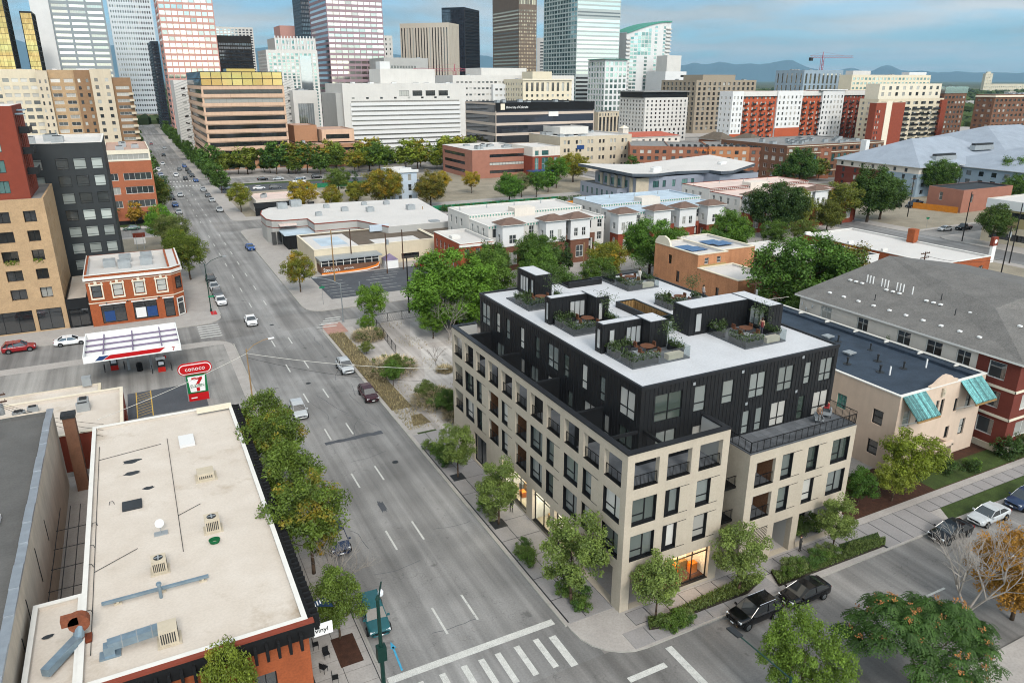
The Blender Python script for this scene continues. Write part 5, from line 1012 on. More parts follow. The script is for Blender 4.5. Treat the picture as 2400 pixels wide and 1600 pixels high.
town('white rendered apartment row with pale roof and grey brick bays behind the small brick house',69.0,147.5,171,100,158,10.0,'roof_white','trim_white','brown_brick',(2,13,19.5),0)
town('white rendered apartment row with blue mottled roof behind the big street trees',105.5,148,171,138,157.5,10.0,'roof_blue','pale_blue','red_brick',(-3.4,7,15,24),0)
town('white rendered apartment row with pink roof edge and red brick bays',150,155,180,190,167.5,10.0,'roof_pink','red_panel','red_brick',(1,13,19,25.5,38),0)
def church():
 B = Bldg('brick_church','orange brick church-like building with stepped white roofs and solar panels','church',(91.8,104));R = B.root
 GL['arch'] = dict(fw=.07,nx=1,nz=2,fm='frame_dark',glass='g_dark')
 B.vol(0,0,7.2,13,0,9.8,'church_brick','roof_white',par=.45,pt=.4,cap='trim_cream',L=[(2.0,1.0,2.9,2.8,'arch'),(4.4,6.5,5.4,8.3,'arch'),(7.0,3.4,8.0,5.6,'arch'),(11,.8,12,2.4,'arch')],F=[(1.6,7.9,2.6,9.1,'w12'),(4.6,7.9,5.6,9.1,'w12')])
 B.vol(7.6,2,16,16,0,9.6,'church_brick','roof_white',par=.45,pt=.4,cap='trim_cream',F=[(2,3,3.2,5,'arch')])
 b = MB();b.box(.5,-.06,7.5,6.9,-.01,7.8);b.build('rear_render',MATS['khaki_panel'],R)
 B.vol(-.02,-10.8,8.6,-.08,0,7.4,'church_brick','roof_white',par=.3,pt=.5,cap='trim_cream',L=[(2,.9,3,3.0,'arch'),(5.2,2.6,6.1,5.0,'arch'),(8.6,.9,9.5,3.1,'arch')],F=[(2,2,3.1,4.4,'arch'),(5.4,2,6.5,4.4,'arch')])
 g = MB();n = 10;pts = [(0,y,z) for y,z in ((13,9.7),(13,10.4),(12.1,11.3),(10.3,11.6),(9.1,11.2),(8.5,10.5),(8.3,9.7))];g.face(pts);g.face([(.4,y,z) for x,y,z in pts[::-1]]);
 for p,q_ in zip(pts[:-1],pts[1:]):g.face([p,(.4,p[1],p[2]),(.4,q_[1],q_[2]),q_])
 g.build('curved_gable',MATS['trim_cream'],R)
 for ox,oy in ((1.0,4.2),(9.2,6)):
  a = thing('solar_array','blue solar panels laid flat on the %s white church roof' % ('near' if ox < 5 else 'rear'),'solar panels',(91.8 + ox,104 + oy,9.4));pm = MB();pm.box(0,0,.12,.98,1.62,.16);pm.box(.05,.05,.0,.12,.12,.12);pm = pm.mesh('panel',[MATS['solar']])
  for i in range(5):
   for j in range(3):
    if (i,j) in ((4,2),(0,0)):continue
    put('panel',pm,a,(i * 1.03,j * 1.68,0))
church()
# little grey hipped house behind the new building
B = Bldg('house','small old house with a steep grey hipped roof glimpsed behind the roof terraces','house',(56.5,92));B.vol(0,0,8.5,9,0,7.0,'umber_brick',None,par=0,F=[(1.5,4,2.6,5.8,'w12'),(5,4,6.1,5.8,'w12')]);B.hip(0,0,8.5,9,7.0,3.0,'shingle_grey',.4)
for x in (2,4.2,6.4):b = MB();b.box(x,1.6,8.1,x + .5,2.0,8.9);b.build('vent',MATS['white_bright'],B.root)
def right_side():
 # stucco apartment house with teal tiled awnings
 B = Bldg('apartment_house','peach stucco apartment house with dark blue roof, curved gable and teal tiled awnings','apartment block',(68.2,44.4));w,d,h = 14.5,36,9.3;R = B.root
 F = [(1.0,5.4,2.2,7.4,'w12'),(3.2,5.6,3.9,7.0,'dk'),(6.2,5.6,6.8,7.6,'dk'),(7.1,5.6,7.7,7.6,'dk'),(9.6,5.6,10.2,7.2,'dk'),(11.6,5.6,12.6,7.4,'dk'),(8.9,2.4,9.6,3.9,'dk'),(11.4,2.3,12.4,4.3,'dk'),(1.0,1.6,2.2,3.6,'dk'),(6.4,.2,7.6,2.4,'arch')]
 L = [(d - 2.9 - 4.7 * k,z,d - 1.6 - 4.7 * k,z + 1.7,('dk','teal2','dk')[k % 3]) for k in range(5) for z in (1.6,5.2)]
 GL['teal2'] = dict(fw=.1,nx=3,nz=2,fm='copper_green',glass='g_teal')
 B.vol(0,0,w,d,0,h,'stucco','roof_navy',F=F,L=L,par=.45,pt=.28,cap='trim_white')
 g = MB();pr = [(4.6,h - .2),(4.7,h + .25),(5.4,h + .4),(6.0,h + .8),(6.8,h + 1.15),(7.4,h + 1.18),(8.1,h + .95),(8.6,h + .55),(9.3,h + .4),(9.4,h - .2)];g.face([(x,-.02,z) for x,z in pr]);g.face([(x,.3,z) for x,z in pr[::-1]])
 for p,q_ in zip(pr[:-1],pr[1:]):g.face([(p[0],-.02,p[1]),(p[0],.3,p[1]),(q_[0],.3,q_[1]),(q_[0],-.02,q_[1])])
 g.build('curved_gable',MATS['stucco'],R);b = MB();b.box(6.8,-.2,8.0,7.2,-.03,9.0);b.ball((7.0,-.15,8.6),.22,.4,6,4);b.build('ornament',MATS['stone_light'],R)
 tm = MB();n = 6
 for i in range(n):a0 = pi * i / n;a1 = pi * (i + 1) / n;r = .13;tm.face([(r * cos(a0),0,r * sin(a0)),(r * cos(a1),0,r * sin(a1)),(r * cos(a1) * .9,-2.15,r * sin(a1) * .9 - 1.9),(r * cos(a0) * .9,-2.15,r * sin(a0) * .9 - 1.9)])
 tm.face([(-.2,-.01,-.02),(.13,-.01,-.02),(.13,-2.15,-1.92),(-.2,-2.15,-1.92)]);tm = tm.mesh('tile_column',[MATS['tile_teal']])
 for ax in (.35,10.0):
  b = MB();b.face([(ax,0,h - .12),(ax + 3.6,0,h - .12),(ax + 3.6,-2.1,h - 2.0),(ax,-2.1,h - 2.0)]);b.face([(ax,0,h - .25),(ax,-2.1,h - 2.1),(ax + 3.6,-2.1,h - 2.1),(ax + 3.6,0,h - .25)]);b.box(ax,-2.15,h - 2.25,ax + 3.6,-2.0,h - 2.05);aw = b.build('tiled_awning',MATS['wood_light'],R)
  for i in range(14):put('tile',tm,aw,(ax + .13 + i * .257,.02,h - .06)).color = (*[RND.choice((.55,.8,1.1,1.4))] * 3,1)
  b = MB();b.tube((ax + .2,-.02,h - 3.4),(ax + .2,-1.9,h - 2.2),.07);b.tube((ax + 3.4,-.02,h - 3.4),(ax + 3.4,-1.9,h - 2.2),.07);b.build('bracket',MATS['trim_white'],R)
 for x,y,s in ((4,10,.3),(6.5,14,.25),(3.2,20,.3),(8,9,.3),(9.5,16,.28),(5.5,24,.3),(2.4,14,.2),(10.5,12,.22),(5.2,6.5,.3),(8.6,6,.25)):
  b = MB();b.tube((x,y,h - .45),(x,y,h + .25),s * .35,s * .35,8);b.tube((x,y,h + .25),(x,y,h + .42),s * .6,s * .5,8);b.tube((x,y,h - .45),(x,y,h - .4),s * 1.6,s * 1.6,8);b.build('vent_pipe',MATS['metal_dark'],R)
 for x,y in ((6.2,11.5),(8.8,17.0)):b = MB();b.box(x,y,h - .2,x + 1.2,y + 1.1,h - .05);b.tube((x + .6,y + .55,h - .45),(x + .6,y + .55,h - .2),.3,.3,8);b.build('roof_vent',MATS['metal_light'],R)
 for x,y in ((5.4,5.4),(11.2,5.0)):b = MB();b.tube((x,y,h - .45),(x,y,h + .6),.09,.09,7);b.build('vent_pipe',MATS['sign_white'],R)
 for k in range(7):b = MB();b.box(w - 1.2,3 + 4.6 * k,h - .02 + .0,w - .31,3.12 + 4.6 * k,h + .22);b.build('roof_batten',MATS['trim_white'],R)
 b = MB();b.box(w - 1.35,.4,h - .44,w - .3,d - .4,h - .1);b.build('roof_kerb',MATS['roof_navy'],R)
 # porch walls by the street
 b = MB();b.box(5.6,-1.4,0,5.9,-.02,2.6);b.box(8.3,-1.4,0,8.6,-.02,2.6);b.box(5.6,-1.4,2.4,8.6,-1.1,2.9);b.build('porch',MATS['stucco'],R)
 # long apartment house with the grey shingle roof
 C = Bldg('apartment_house','long cream and red brick apartment house under a wide grey shingle roof','apartment block',(83.9,41.6));R = C.root;h = 11.1;wd_,dp = 38,31
 L = [(72.6 - b_,z,72.6 - a_,z + 1.75,'w2') for a_,b_ in ((61.1,62.8),(54.9,56.8),(50.7,52.8),(47.2,48.9),(67.0,68.8)) for z in (2.3,5.6,8.9)]
 F = [(1.6,z,4.8,z + 2.0,'bw') for z in (1.8,5.2,8.6)] + [(10 + 4 * k,z,12.6 + 4 * k,z + 2.0,'bw') for k in range(4) for z in (1.8,5.2,8.6)]
 C.vol(0,4.8,wd_,dp,0,h,'stucco_white',None,L=L,par=0)
 C.vol(0,0,wd_ - 12,4.78,0,h,'brick_burgundy',None,L=[(1.3,z,3.3,z + 2.0,'bw') for z in (1.8,5.2,8.6)],F=F,par=0)
 for z in (4.2,7.6):b = MB();b.box(-.08,-.08,z,wd_ - 12,-.005,z + .3);b.box(-.08,-.08,z,-.005,4.78,z + .3);b.build('string_course',MATS['trim_cream'],R)
 b = MB();b.box(-.1,-.1,0,wd_ - 12,-.006,1.0);b.box(-.1,-.1,0,-.006,4.78,.9);b.build('plinth',MATS['stone_light'],R)
 for k in range(2):
  for z in (1.2,4.6,8.0):b = MB();b.box(6.0 + 7 * k,-1.8,z - .2,9.4 + 7 * k,-.1,z);b.box(6.0 + 7 * k,-1.8,z,9.4 + 7 * k,-1.75,z + 1.0);b.box(8.9 + 7 * k,-1.8,z,9.4 + 7 * k,-1.3,z + 3.0);b.build('balcony',MATS['trim_white'],R)
 rb = MB();o = .6;x0,y0,x1,y1 = -o,-o,wd_ + o,dp + o;rz_ = h + 4.0;zz = h + .25
 A = (19,9,rz_);Bp = (19,dp + o,rz_ - .2);
 rb.face([(x0,y1,zz),(x0,y0,zz),(9,9,rz_ - 1.2),A,Bp]);rb.face([(x0,y0,zz),(x1,y0,zz),(28,9,rz_ - 1.2),A,(9,9,rz_ - 1.2)]);rb.face([(x1,y0,zz),(x1,y1,zz),Bp,A,(28,9,rz_ - 1.2)]);rb.face([(x1,y1,zz),(x0,y1,zz),Bp])
 rb.face([(x0,y0,zz - .25),(x1,y0,zz - .25),(x1,y0,zz),(x0,y0,zz)],1);rb.face([(x0,y1,zz - .25),(x0,y0,zz - .25),(x0,y0,zz),(x0,y1,zz)],1);rb.face([(x0,y0,zz - .25),(x0,y1,zz - .25),(x1,y1,zz - .25),(x1,y0,zz - .25)],1)
 rb.build('roof',[MATS['shingle_grey'],MATS['trim_white']],R)
 def onroof(x,y):f = min(1,max(0,(x + o) / 19.6));return zz + (rz_ - zz) * f
 vb = MB();vb.box(-.2,-.2,0,.2,.2,.18);vb = vb.mesh('roof_vent',[MATS['sign_white']])
 for k in range(10):put('roof_vent',vb,R,(2.3,28 - 2.4 * k,onroof(2.3,0)))
 for k in range(13):put('roof_vent',vb,R,(7.5,29 - 2.0 * k + (k % 3),onroof(7.5,0)))
 for k in range(10):b = MB();b.tube((8.5,27 - .5 * k - (k // 3) * .9,onroof(8.5,0) - .1),(8.5,27 - .5 * k - (k // 3) * .9,onroof(8.5,0) + 1.0),.08,.08,6);b.build('flue_pipe',MATS['sign_white'],R)
 for x,y in ((4,22),(9,16),(6,12)):b = MB();b.tube((x,y,onroof(x,0) - .1),(x,y,onroof(x,0) + .8),.06,.06,6);b.build('flue_pipe',MATS['metal_dark'],R)
 b = MB();b.box(13,.2,rz_ - 2.6,19,8,rz_ - 2.4);b.face([(13,-.6,h + 1.4),(19,-.6,h + 1.4),(16,-.6,h + 3.2)]);b.face([(13,-.6,h + 1.4),(16,-.6,h + 3.2),(16,8,h + 3.2),(13,8,h + 1.4)]);b.face([(16,-.6,h + 3.2),(19,-.6,h + 1.4),(19,8,h + 1.4),(16,8,h + 3.2)]);b.build('gable',MATS['trim_white'],R)
 for k,(dy,dz) in enumerate(((.8,-1.0),(1.6,-1.6),(2.6,-.9),(2.0,-2.3))):b = MB();b.tube((-.1,dp - dy,h + dz),(-.35,dp - dy,h + dz),.05);b.ball((-.42,dp - dy,h + dz),.12,.34,8,4);b.build('satellite_dish',MATS['metal_light'],R)
 # brick block with the long white roof
 Dd = Bldg('brick_building','long orange brick building with bright white sloping roof and tall chimney','building',(130.5,82.5));R = Dd.root;h = 8.4
 Dd.vol(0,0,15.5,32,0,h,'orange_brick','roof_white',par=.25,pt=.4,cap='trim_white',L=[(32 - 6 - 4.2 * k,z,32 - 4.6 - 4.2 * k,z + 1.7,'w12') for k in range(6) for z in (1.2,5.0)],F=[(2 + 3.4 * k,z,3.4 + 3.4 * k,z + 1.8,'w12') for k in range(4) for z in (1.2,5.0)])
 b = MB();b.box(14.0,15.5,h - .2,15.4,17.1,h + 2.6);b.build('chimney',MATS['orange_brick'],R)
 for y in (31.2,20,12):b = MB();b.box(.0,y,h + .1,1.4,y + .5,h + .6);b.build('parapet_step',MATS['trim_white'],R)
 Ee = Bldg('white_house','white boxy town house with navy flat roof beside the orange brick building','house',(119.8,92.2));R = Ee.root;h = 8.8
 Ee.vol(0,0,6.6,12,0,h,'white_bright','roof_navy',par=.5,F=[(.6,5.9,2.4,6.6,'dk2'),(2.7,5.9,4.2,6.6,'dk2'),(5.0,6.0,5.7,6.8,'dk'),(5.6,1.2,6.2,2.6,'dk')],L=[(3,6,4.2,7.6,'dk'),(7.8,6,9,7.6,'dk'),(7.8,2,9,3.6,'dk')],cap='trim_white');Ee.units(1,4.2,2,6.2,4.4,h - .5,2)
 Ff = Bldg('brick_house','brown brick house with pale flat roof and vents behind the leafy trees','house',(110,96));Ff.vol(0,0,9.6,18,0,8.0,'brown_brick','roof_white',par=.4,cap='trim_white',F=[(1.2 + 2.6 * k,4.6,2.4 + 2.6 * k,6.4,'w12') for k in range(3)],L=[(2 + 4 * k,4.6,3.2 + 4 * k,6.4,'w12') for k in range(4)]);Ff.units(4,2,8,8,15,7.6,8,'white_bright',.3,.8)
 # beyond the next avenue
 Gg = Bldg('commercial_building','cream and white two storey commercial building with dark ribbon windows','building',(200.5,60));Gg.vol(0,0,60,57.2,0,4.6,'cream_wall',None,L=[(2 + 5.6 * k,1.2,7.2 + 5.6 * k,2.9,'bdk') for k in range(9)],B=[],par=0);Gg.vol(0.02,0.02,60,57.2,4.61,11.2,'khaki2','roof_white',L=[(1 + 5.6 * k,7.0,6.4 + 5.6 * k,8.4,'bdk') for k in range(10)],par=.3,wname='upper_wall');b = MB();b.box(-.15,-.1,8.9,-.02,57.2,11.25);b.build('fascia',MATS['white_bright'],Gg.root)
 b = MB();b.box(-.15,57.22,8.9,60,57.36,11.25);b.build('fascia',MATS['white_bright'],Gg.root)
 Hh = Bldg('brick_building','plain tan brick box beyond the orange board fence','building',(236,146));Hh.vol(0,0,26,12,0,7.4,'salmon_brick','roof_dark',L=[(4,3.4,5.2,6,'w12')],F=[(4,3.2,5.4,5.8,'w12')],par=.5)
 # huge grey roofed apartment complex
 K = Bldg('apartment_complex','large apartment complex under a sweeping blue grey shingle roof with dormers','apartment block',(254,175));R = K.root;e = 10.6
 K.vol(0,13,60,36,0,8.3,'brick_burgundy',None,L=[(3 + 5.5 * k,z,4.2 + 5.5 * k,z + 1.7,'w12') for k in range(4) for z in (1.0,3.6,6.2)],par=0)
 K.vol(0,0,60,12.98,0,8.3,'blue_grey',None,L=[(2.0 + 4.5 * k,z,3.2 + 4.5 * k,z + 1.7,'w12') for k in range(3) for z in (1.0,3.6,6.2)],F=grid(60,.5,8.2,12,3,.4,.55,1,'w12'),par=0)
 K.vol(.02,.02,60,36,8.31,e,'stucco_white',None,L=[(2 + 4.7 * k,8.7,3.2 + 4.7 * k,10.1,'w12') for k in range(7)],F=grid(60,8.3,10.4,12,1,.35,.6,1,'w12'),par=0,wname='upper_wall')
 K.hip(0,0,60,36,e,8.6,'shingle_blue',1.0)
 K.vol(24,-34,100,-.5,0,e - .6,'blue_grey',None,F=grid(76,.4,e - 1,14,3,.4,.55,1,'w12'),L=grid(33.5,.4,e - 1,7,3,.4,.55,.5,'w12'),par=0);K.hip(24,-34,100,12,e - .6,7.6,'shingle_blue',1.0)
 K.vol(60.5,0,140,60,0,e,'stucco_white',None,par=0);K.hip(58,2,142,62,e + .3,10.5,'shingle_blue',1.0)
 for x,y in ((27,-30),(36,-30),(46,-30),(56,-30),(66,-30),(78,-30)):b = MB();b.box(x,y,e + .4,x + 2,y + 3,e + 2.2);b.face([(x - .3,y - .3,e + 2.2),(x + 2.3,y - .3,e + 2.2),(x + 1,y - .3,e + 3.0)]);b.face([(x - .3,y - .3,e + 2.2),(x + 1,y - .3,e + 3.0),(x + 1,y + 4,e + 3.0),(x - .3,y + 4,e + 2.2)]);b.face([(x + 1,y - .3,e + 3.0),(x + 2.3,y - .3,e + 2.2),(x + 2.3,y + 4,e + 2.2),(x + 1,y + 4,e + 3.0)]);b.build('dormer',MATS['stucco_white'],R)
 for i,(x,y,z) in enumerate(((12,2.4,e + 3.1),(40,6,e + 5.6),(36,-22,e + 4.6),(60,-22,e + 4.6))):b = MB();b.box(x,y,z - 1.5,x + 12,y + 2.2,z + .3);b.box(x + .3,y + .3,z + .3,x + 11.7,y + 1.9,z + 1.0,1);b.build('roof_plant',[MATS['metal_light'],MATS['metal_dark']],R)
 b = MB();b.box(8,30,e,10,32.5,e + 7.5);b.build('chimney',MATS['white_bright'],R)
 # brown brick block with arched windows
 Q = Bldg('brick_building','dark brown brick block with arched windows and crowded rooftop plant','building',(247,231));Q.vol(0,0,60,40,0,14.6,'umber_brick','roof_grey',F=grid(60,.4,3.2,12,1,.7,.6,.6,'dk2') + grid(60,3.4,6.2,16,1,.55,.6,.6,'w2') + grid(60,6.4,10.8,16,1,.5,.72,.6,'teal') + grid(60,11.2,13.8,16,1,.6,.5,.6,'w2'),L=grid(40,.5,14,9,4,.5,.55,.6,'w2'),par=.5)
 for z in (13.9,10.9,3.25):b = MB();b.box(-.15,-.2,z,60,-.02,z + .25);b.build('string_course',MATS['trim_cream'],Q.root)
 Q.units(26,4,2,56,30,14.1,3,'metal_light',1.2,2.6)
M('brick_burgundy','#6a3329',var=.1,scale=.6,fine=.12);M('khaki2','#a2956c',var=.06,scale=.3)
right_side()
GP('g_ward',(.12,.12,.11),(.42,.4,.37),.3,blindcol=(.6,.58,.54));M('gw_light','#c6cccf',var=.04);M('brown_dark','#2b2724',var=.1);M('slate','#222a34',var=.1,rough=.4);GP('g_dark2',(.02,.022,.025),(.06,.065,.07),.05);M('orange_tan','#a8724f',var=.1,scale=.6);M('cream_white','#cfc4ac',var=.05,scale=.3);M('olive_white','#b5a699',var=.06)
GP('g_amber',(.12,.1,.08),(.6,.5,.36),0,metal=.8,rough=.08);GP('g_palegreen',(.5,.56,.53),(.66,.7,.66),0,metal=1.0,rough=.1)
GL.update({'hb':dict(fw=.05,nx=1.6,fm='frame_white',glass='g_ward',d=.35),'tealw':dict(fw=.1,nx=2,nz=3,fm='frame_white',glass='g_teal'),'tm':dict(fw=.12,nx=6,fm='frame_white',glass='g_cream',d=.2),'tmd':dict(fw=.0,glass='g_blue',d=.2),
 'pk':dict(fw=.1,nx=2,fm='trim_cream',glass='g_cream',d=.22),'crm':dict(fw=0,glass='g_cream',d=.25),'crm2':dict(fw=0,glass='g_pale',d=.25),'blk':dict(fw=0,glass='g_dark2',d=.25),'crm3':dict(fw=0,glass='g_palegreen',d=.15),'sq':dict(fw=.06,d=.7,fm='frame_dark',glass='g_dark2')})
# ================================================================ the middle distance and downtown
def TW(name,label,cat,Yf,xl,xr,yref,ytop,depth,wall,roof='roof_grey',F=None,L=None,R=None,h=None,par=.6,dep=.3,glass='g',th=0.0,wl=None,cap=None,z0=0):
 """a block whose front stands at Yf; its left and right front edges are seen at columns xl, xr (read at row yref)"""
 X0 = onY(xl,yref,Yf)[0]
 if h is None:h = onY((xl + xr) / 2,ytop,Yf)[1]
 if th == 0:W = onY(xr,yref,Yf)[0] - X0
 else:W = ext((X0,Yf),(cos(th),sin(th)),xr)
 B = Bldg(name,label,cat,(X0,Yf),th)
 f = lambda g_,w:g_(w,h) if g_ else ()
 B.vol(0,0,W,depth,z0,h,wall,roof,F=f(F,W),L=f(L,depth),R=f(R,depth),par=par,dep=dep,glass=glass,cap=cap);B.w = W;B.h = h;B.d = depth
 if h < 80 and roof and W > 14 and depth > 9:B.units(6,2,2,W - 3,depth - 2,h - par,int(xl),'metal_light',1.2,min(4.0,depth / 4))
 return B
G_ = lambda n,rows,fw=.6,fh=.55,z0=1.0,top=1.5,kind='cr',mx=.5:(lambda W,h:grid(W,z0,h - top,n,rows,fw,fh,mx,kind))
GA = lambda pitch,rh,fw=.6,fh=.55,z0=1.0,top=1.5,kind='cr',mx=.5:(lambda W,h:grid(W,z0,h - top,max(1,round(W / pitch)),max(1,round((h - top - z0) / rh)),fw,fh,mx,kind))
BA = lambda rh,fh=.45,z0=1.0,top=1.5,kind='b',mx=.4:(lambda W,h:bands(W,z0,h - top,max(1,round((h - top - z0) / rh)),fh,mx,kind))
CA = lambda pitch,fw=.5,z0=2,top=2,kind='v':(lambda W,h:cols(W,z0,h - top,max(1,round(W / pitch)),fw))
# tan banded office with the gold glass top
def banded_office():
 x,y = S(497,402);B = Bldg('office_building','tan concrete office with dark ribbon windows and gold mirrored top floors','office',(x,y));w = 70.9 - x;d = 75;h = 38.0
 GL['ob'] = dict(fw=.05,nx=3.2,fm='frame_dark',glass='g_dark',d=.5)
 B.vol(0,0,w,d,5.2,h,'tan_concrete',None,F=bands(w,6.0,h - .6,8,.5,.8,'ob',.5),L=bands(d,6.0,h - .6,8,.5,.8,'ob',.5),par=0)
 B.vol(1.5,1.5,w - 1,d - 1,0,5.19,'tan_dark',None,F=cols(w - 2.5,.3,4.8,7,.6,.4,'v'),L=cols(d - 2.5,.3,4.8,14,.6,.4,'v'),par=0,wname='base_wall')
 B.vol(.3,.3,w - .3,d,h + .01,h + 6.2,'frame_dark','roof_grey',F=grid(w - .6,h + .1,h + 6.0,8,2,.96,.94,.05,'gold'),L=grid(d - .3,h + .1,h + 6.0,12,2,.96,.94,.05,'gblk'),par=.3,wname='glass_top_wall')
 for i in range(8):
  z = 6.0 + (h - 6.6) / 8 * i;b = MB();n = 3
  for k in range(n):b.box(w * k / n + .02,-.35 - .12 * (k % 2),z - .55 + .0,w * (k + 1) / n - .02,-.005,z + 1.0);
  b.build('spandrel_panel',MATS['tan_concrete'],B.root);b = MB();b.box(-.38,0,z - .5,-.005,d,z + .95);b.build('spandrel_panel',MATS['tan_concrete'],B.root)
 b = MB();b.box(w * .35,8,h + 6,w * .7,20,h + 7.5);b.build('plant_room',MATS['g_gold'],B.root)
GL['gold'] = dict(fw=.06,nx=1,fm='frame_dark',glass='g_gold',d=.06);GL['gblk'] = dict(fw=.06,nx=1,fm='frame_dark',glass='g_black',d=.06)
banded_office()
# grey white slab with diagonal ribs behind it
B = TW('office_building','pale grey slab with diagonal ribbed panels and tiny dark windows behind the tan office','office',480,408,690,204,188,30,'white_wall',F=lambda W,h:[(3.5,5 + 3.8 * r,5.6,6.2 + 3.8 * r,'n') for r in range(9)] + [(W - 4.5,5 + 3.8 * r,W - 2.4,6.2 + 3.8 * r,'n') for r in range(9)],glass='g_dark')
rb = MB()
for k in range(26):
 z = 2 + 1.5 * k
 for x0 in (.3,B.w - 9):rb.obox((x0 + 4,-.06,z),(4.2,0,1.6 * (1 if x0 < 1 else 1)),(0,.06,0),(-.06,0,.16))
stuff(rb.build('diagonal_ribs',MATS['grey_wall'],B.root))
B = TW('office_building','white framed office with blue grey glass grid beside the purple tower','office',470,688,745,240,212,40,'white_wall',F=G_(1,1,.7,.62,8,3,'bw'),glass='g_pale');B.slab(-.5,-8,4.5,B.w + 12,-.05,9.2,'white_wall','annexe');B.slab(0,-8.1,5.6,B.w + 11,-8.0,7.8,'frame_dark','annexe_window')
# low tan garage / podium
B = TW('parking_garage','low terraced tan garage with dark horizontal openings behind the street trees','garage',372,702,854,340,0,40,'tan_dark','roof_tan',h=11,F=lambda W,h:bands(W,1,10,3,.45,.5,'bdk'));B.vol(B.w * .45,14,B.w - 1,38,11,17,'tan_concrete','roof_tan',F=[(2,12.4,14,14.6,'bdk')]);B.vol(2,20,B.w * .42,38,11,19,'tan_dark','roof_tan')
# white hospital slabs
B = TW('hospital','broad white hospital slab with continuous rows of small windows and a stepped top','hospital',430,806,1093,260,196,40,'white_wall','roof_white',F=lambda W,h:bands(W,1.5,h - 8.5,11,.36,4.5,'hb') + [(W * .44 + W * .108 * k,h - 6.9,W * .44 + W * .108 * k + W * .08,h - 3.9,'b') for k in range(4)] + [(5 + W * .11 * k,h - 8.3,5 + W * .11 * k + 1.6,h - 7.3,'n') for k in range(8)],L=None)
b = MB();b.box(-3.5,2,0,-.02,36,B.h - 5);b.build('end_wall',MATS['grey_wall'],B.root)
for i in range(11):z = 1.5 + (B.h - 10) / 11 * i;b = MB();b.box(4,-.35,z - .8,B.w - 4,-.01,z + .75);b.build('spandrel',MATS['white_bright'],B.root)
B.vol(B.w * .33,8,B.w * .78,30,B.h,B.h + 8,'white_wall','roof_white',par=.4);B.vol(B.w * .34,10,B.w * .42,18,B.h + 8,B.h + 12,'white_bright','roof_white',par=.2);B.units(14,4,4,B.w - 4,36,B.h - .6,9,'white_bright',2,5)
B = TW('hospital','second white hospital block with rows of grouped windows behind the first','hospital',500,1062,1345,220,177,40,'white_wall','roof_white',F=GA(3.4,4.2,.62,.3,8,2.5,'cr',2),glass='g_apt');B.vol(B.w * .25,6,B.w * .62,34,B.h,B.h + 5,'white_wall','roof_white');B.vol(B.w * .3,-3,B.w * .98,-.1,6,B.h - 6,'white_bright','roof_white',F=GA(3.6,4.2,.6,.35,8,1.5,'cr',1)(B.w * .68,B.h - 6),glass='g_apt')
B = TW('hotel','cream classical block with tall paired windows and a heavy cornice','hotel',470,1226,1340,200,186,36,'cream_white','roof_grey',F=lambda W,h:grid(W,h - 8.5,h - 1.5,9,1,.5,.8,1,'v') + grid(W,2,h - 9,9,9,.4,.5,1,'cr'),L=GA(4,3.6,.4,.5),h=None)
b = MB();b.box(-.8,-.8,B.h - .8,B.w + .8,0,B.h + .2);b.build('cornice',MATS['trim_cream'],B.root);B.vol(B.w * .3,8,B.w * .7,24,B.h,B.h + 5,'cream_white','roof_grey')
B = TW('apartment_building','six storey cream block with small paired windows behind the black glass office','apartment block',440,1093,1162,280,256,30,'cream_white','roof_grey',F=GA(5.5,3.6,.45,.45,2,1.5,'w2',2),par=1)
# black glass university office
GL['ub'] = dict(fw=.0,nx=4.0,fm='frame_dark',glass='g_black',d=.15)
B = TW('office_building','black glass office with thin white floor bands and a lettered top','office',330,1202 - 40,1391,300,240,36,'olive_white','roof_dark',F=lambda W,h:bands(W,1.5,h - .3,6,.74,.3,'ub'),L=lambda W,h:bands(W,1.5,h - .3,6,.74,.3,'ub'))
b = MB();b.box(-.1,-.12,B.h - 3.6,B.w + .1,-.005,B.h + .1);b.build('fascia',MATS['canvas_black'],B.root);text('lettering','University of Colorado',1.6,MATS['sign_white'],B.root,(5.5,-.15,B.h - 2.6),sx=.8);b = MB();b.box(2.6,-.2,B.h - 3.2,4.8,-.13,B.h - .4);b.build('logo_panel',MATS['trim_cream'],B.root)
b = MB();b.box(B.w * .52,-.25,B.h - 6.6,B.w * .62,-.02,B.h - 4.4);b.build('white_bay',MATS['trim_white'],B.root)
# salmon brick low office, cream and teal block, cream four storey
B = TW('office_building','low salmon brick office with dark ribbon windows beyond the car park','office',296,1107,1248,380,0,34,'salmon_brick','roof_white',h=12.2,F=lambda W,h:[(W * .28,2 + 3.4 * r,W * .98,3.3 + 3.4 * r,'b') for r in range(3)],L=lambda W,h:[(2,2 + 3.4 * r,W - 8,3.4 + 3.4 * r,'b') for r in range(3)],cap='trim_white');B.units(4,4,6,B.w - 4,28,11.6,3)
B = TW('clinic','brick and cream clinic with teal corner windows and a blue entrance canopy','clinic',288,1248,1312,380,0,20,'red_brick','roof_white',h=9.2,F=lambda W,h:[(1.2,.6,3.0,8.6,'tealw'),(4.6,.6,8.0,8.6,'tealw'),(W - 3.0,.6,W - 1.2,8.6,'tealw')])
B.vol(-.01,0,B.w,20,9.21,13.2,'stucco_white','roof_white',F=[(1.2,9.6,3.0,11.6,'teal'),(4.6,9.6,8.0,11.6,'teal')],par=.5,wname='upper_wall');b = MB();b.box(-3,-5,3.2,B.w,-.05,3.6);b.build('entrance_canopy',MATS['sign_blue'],B.root)
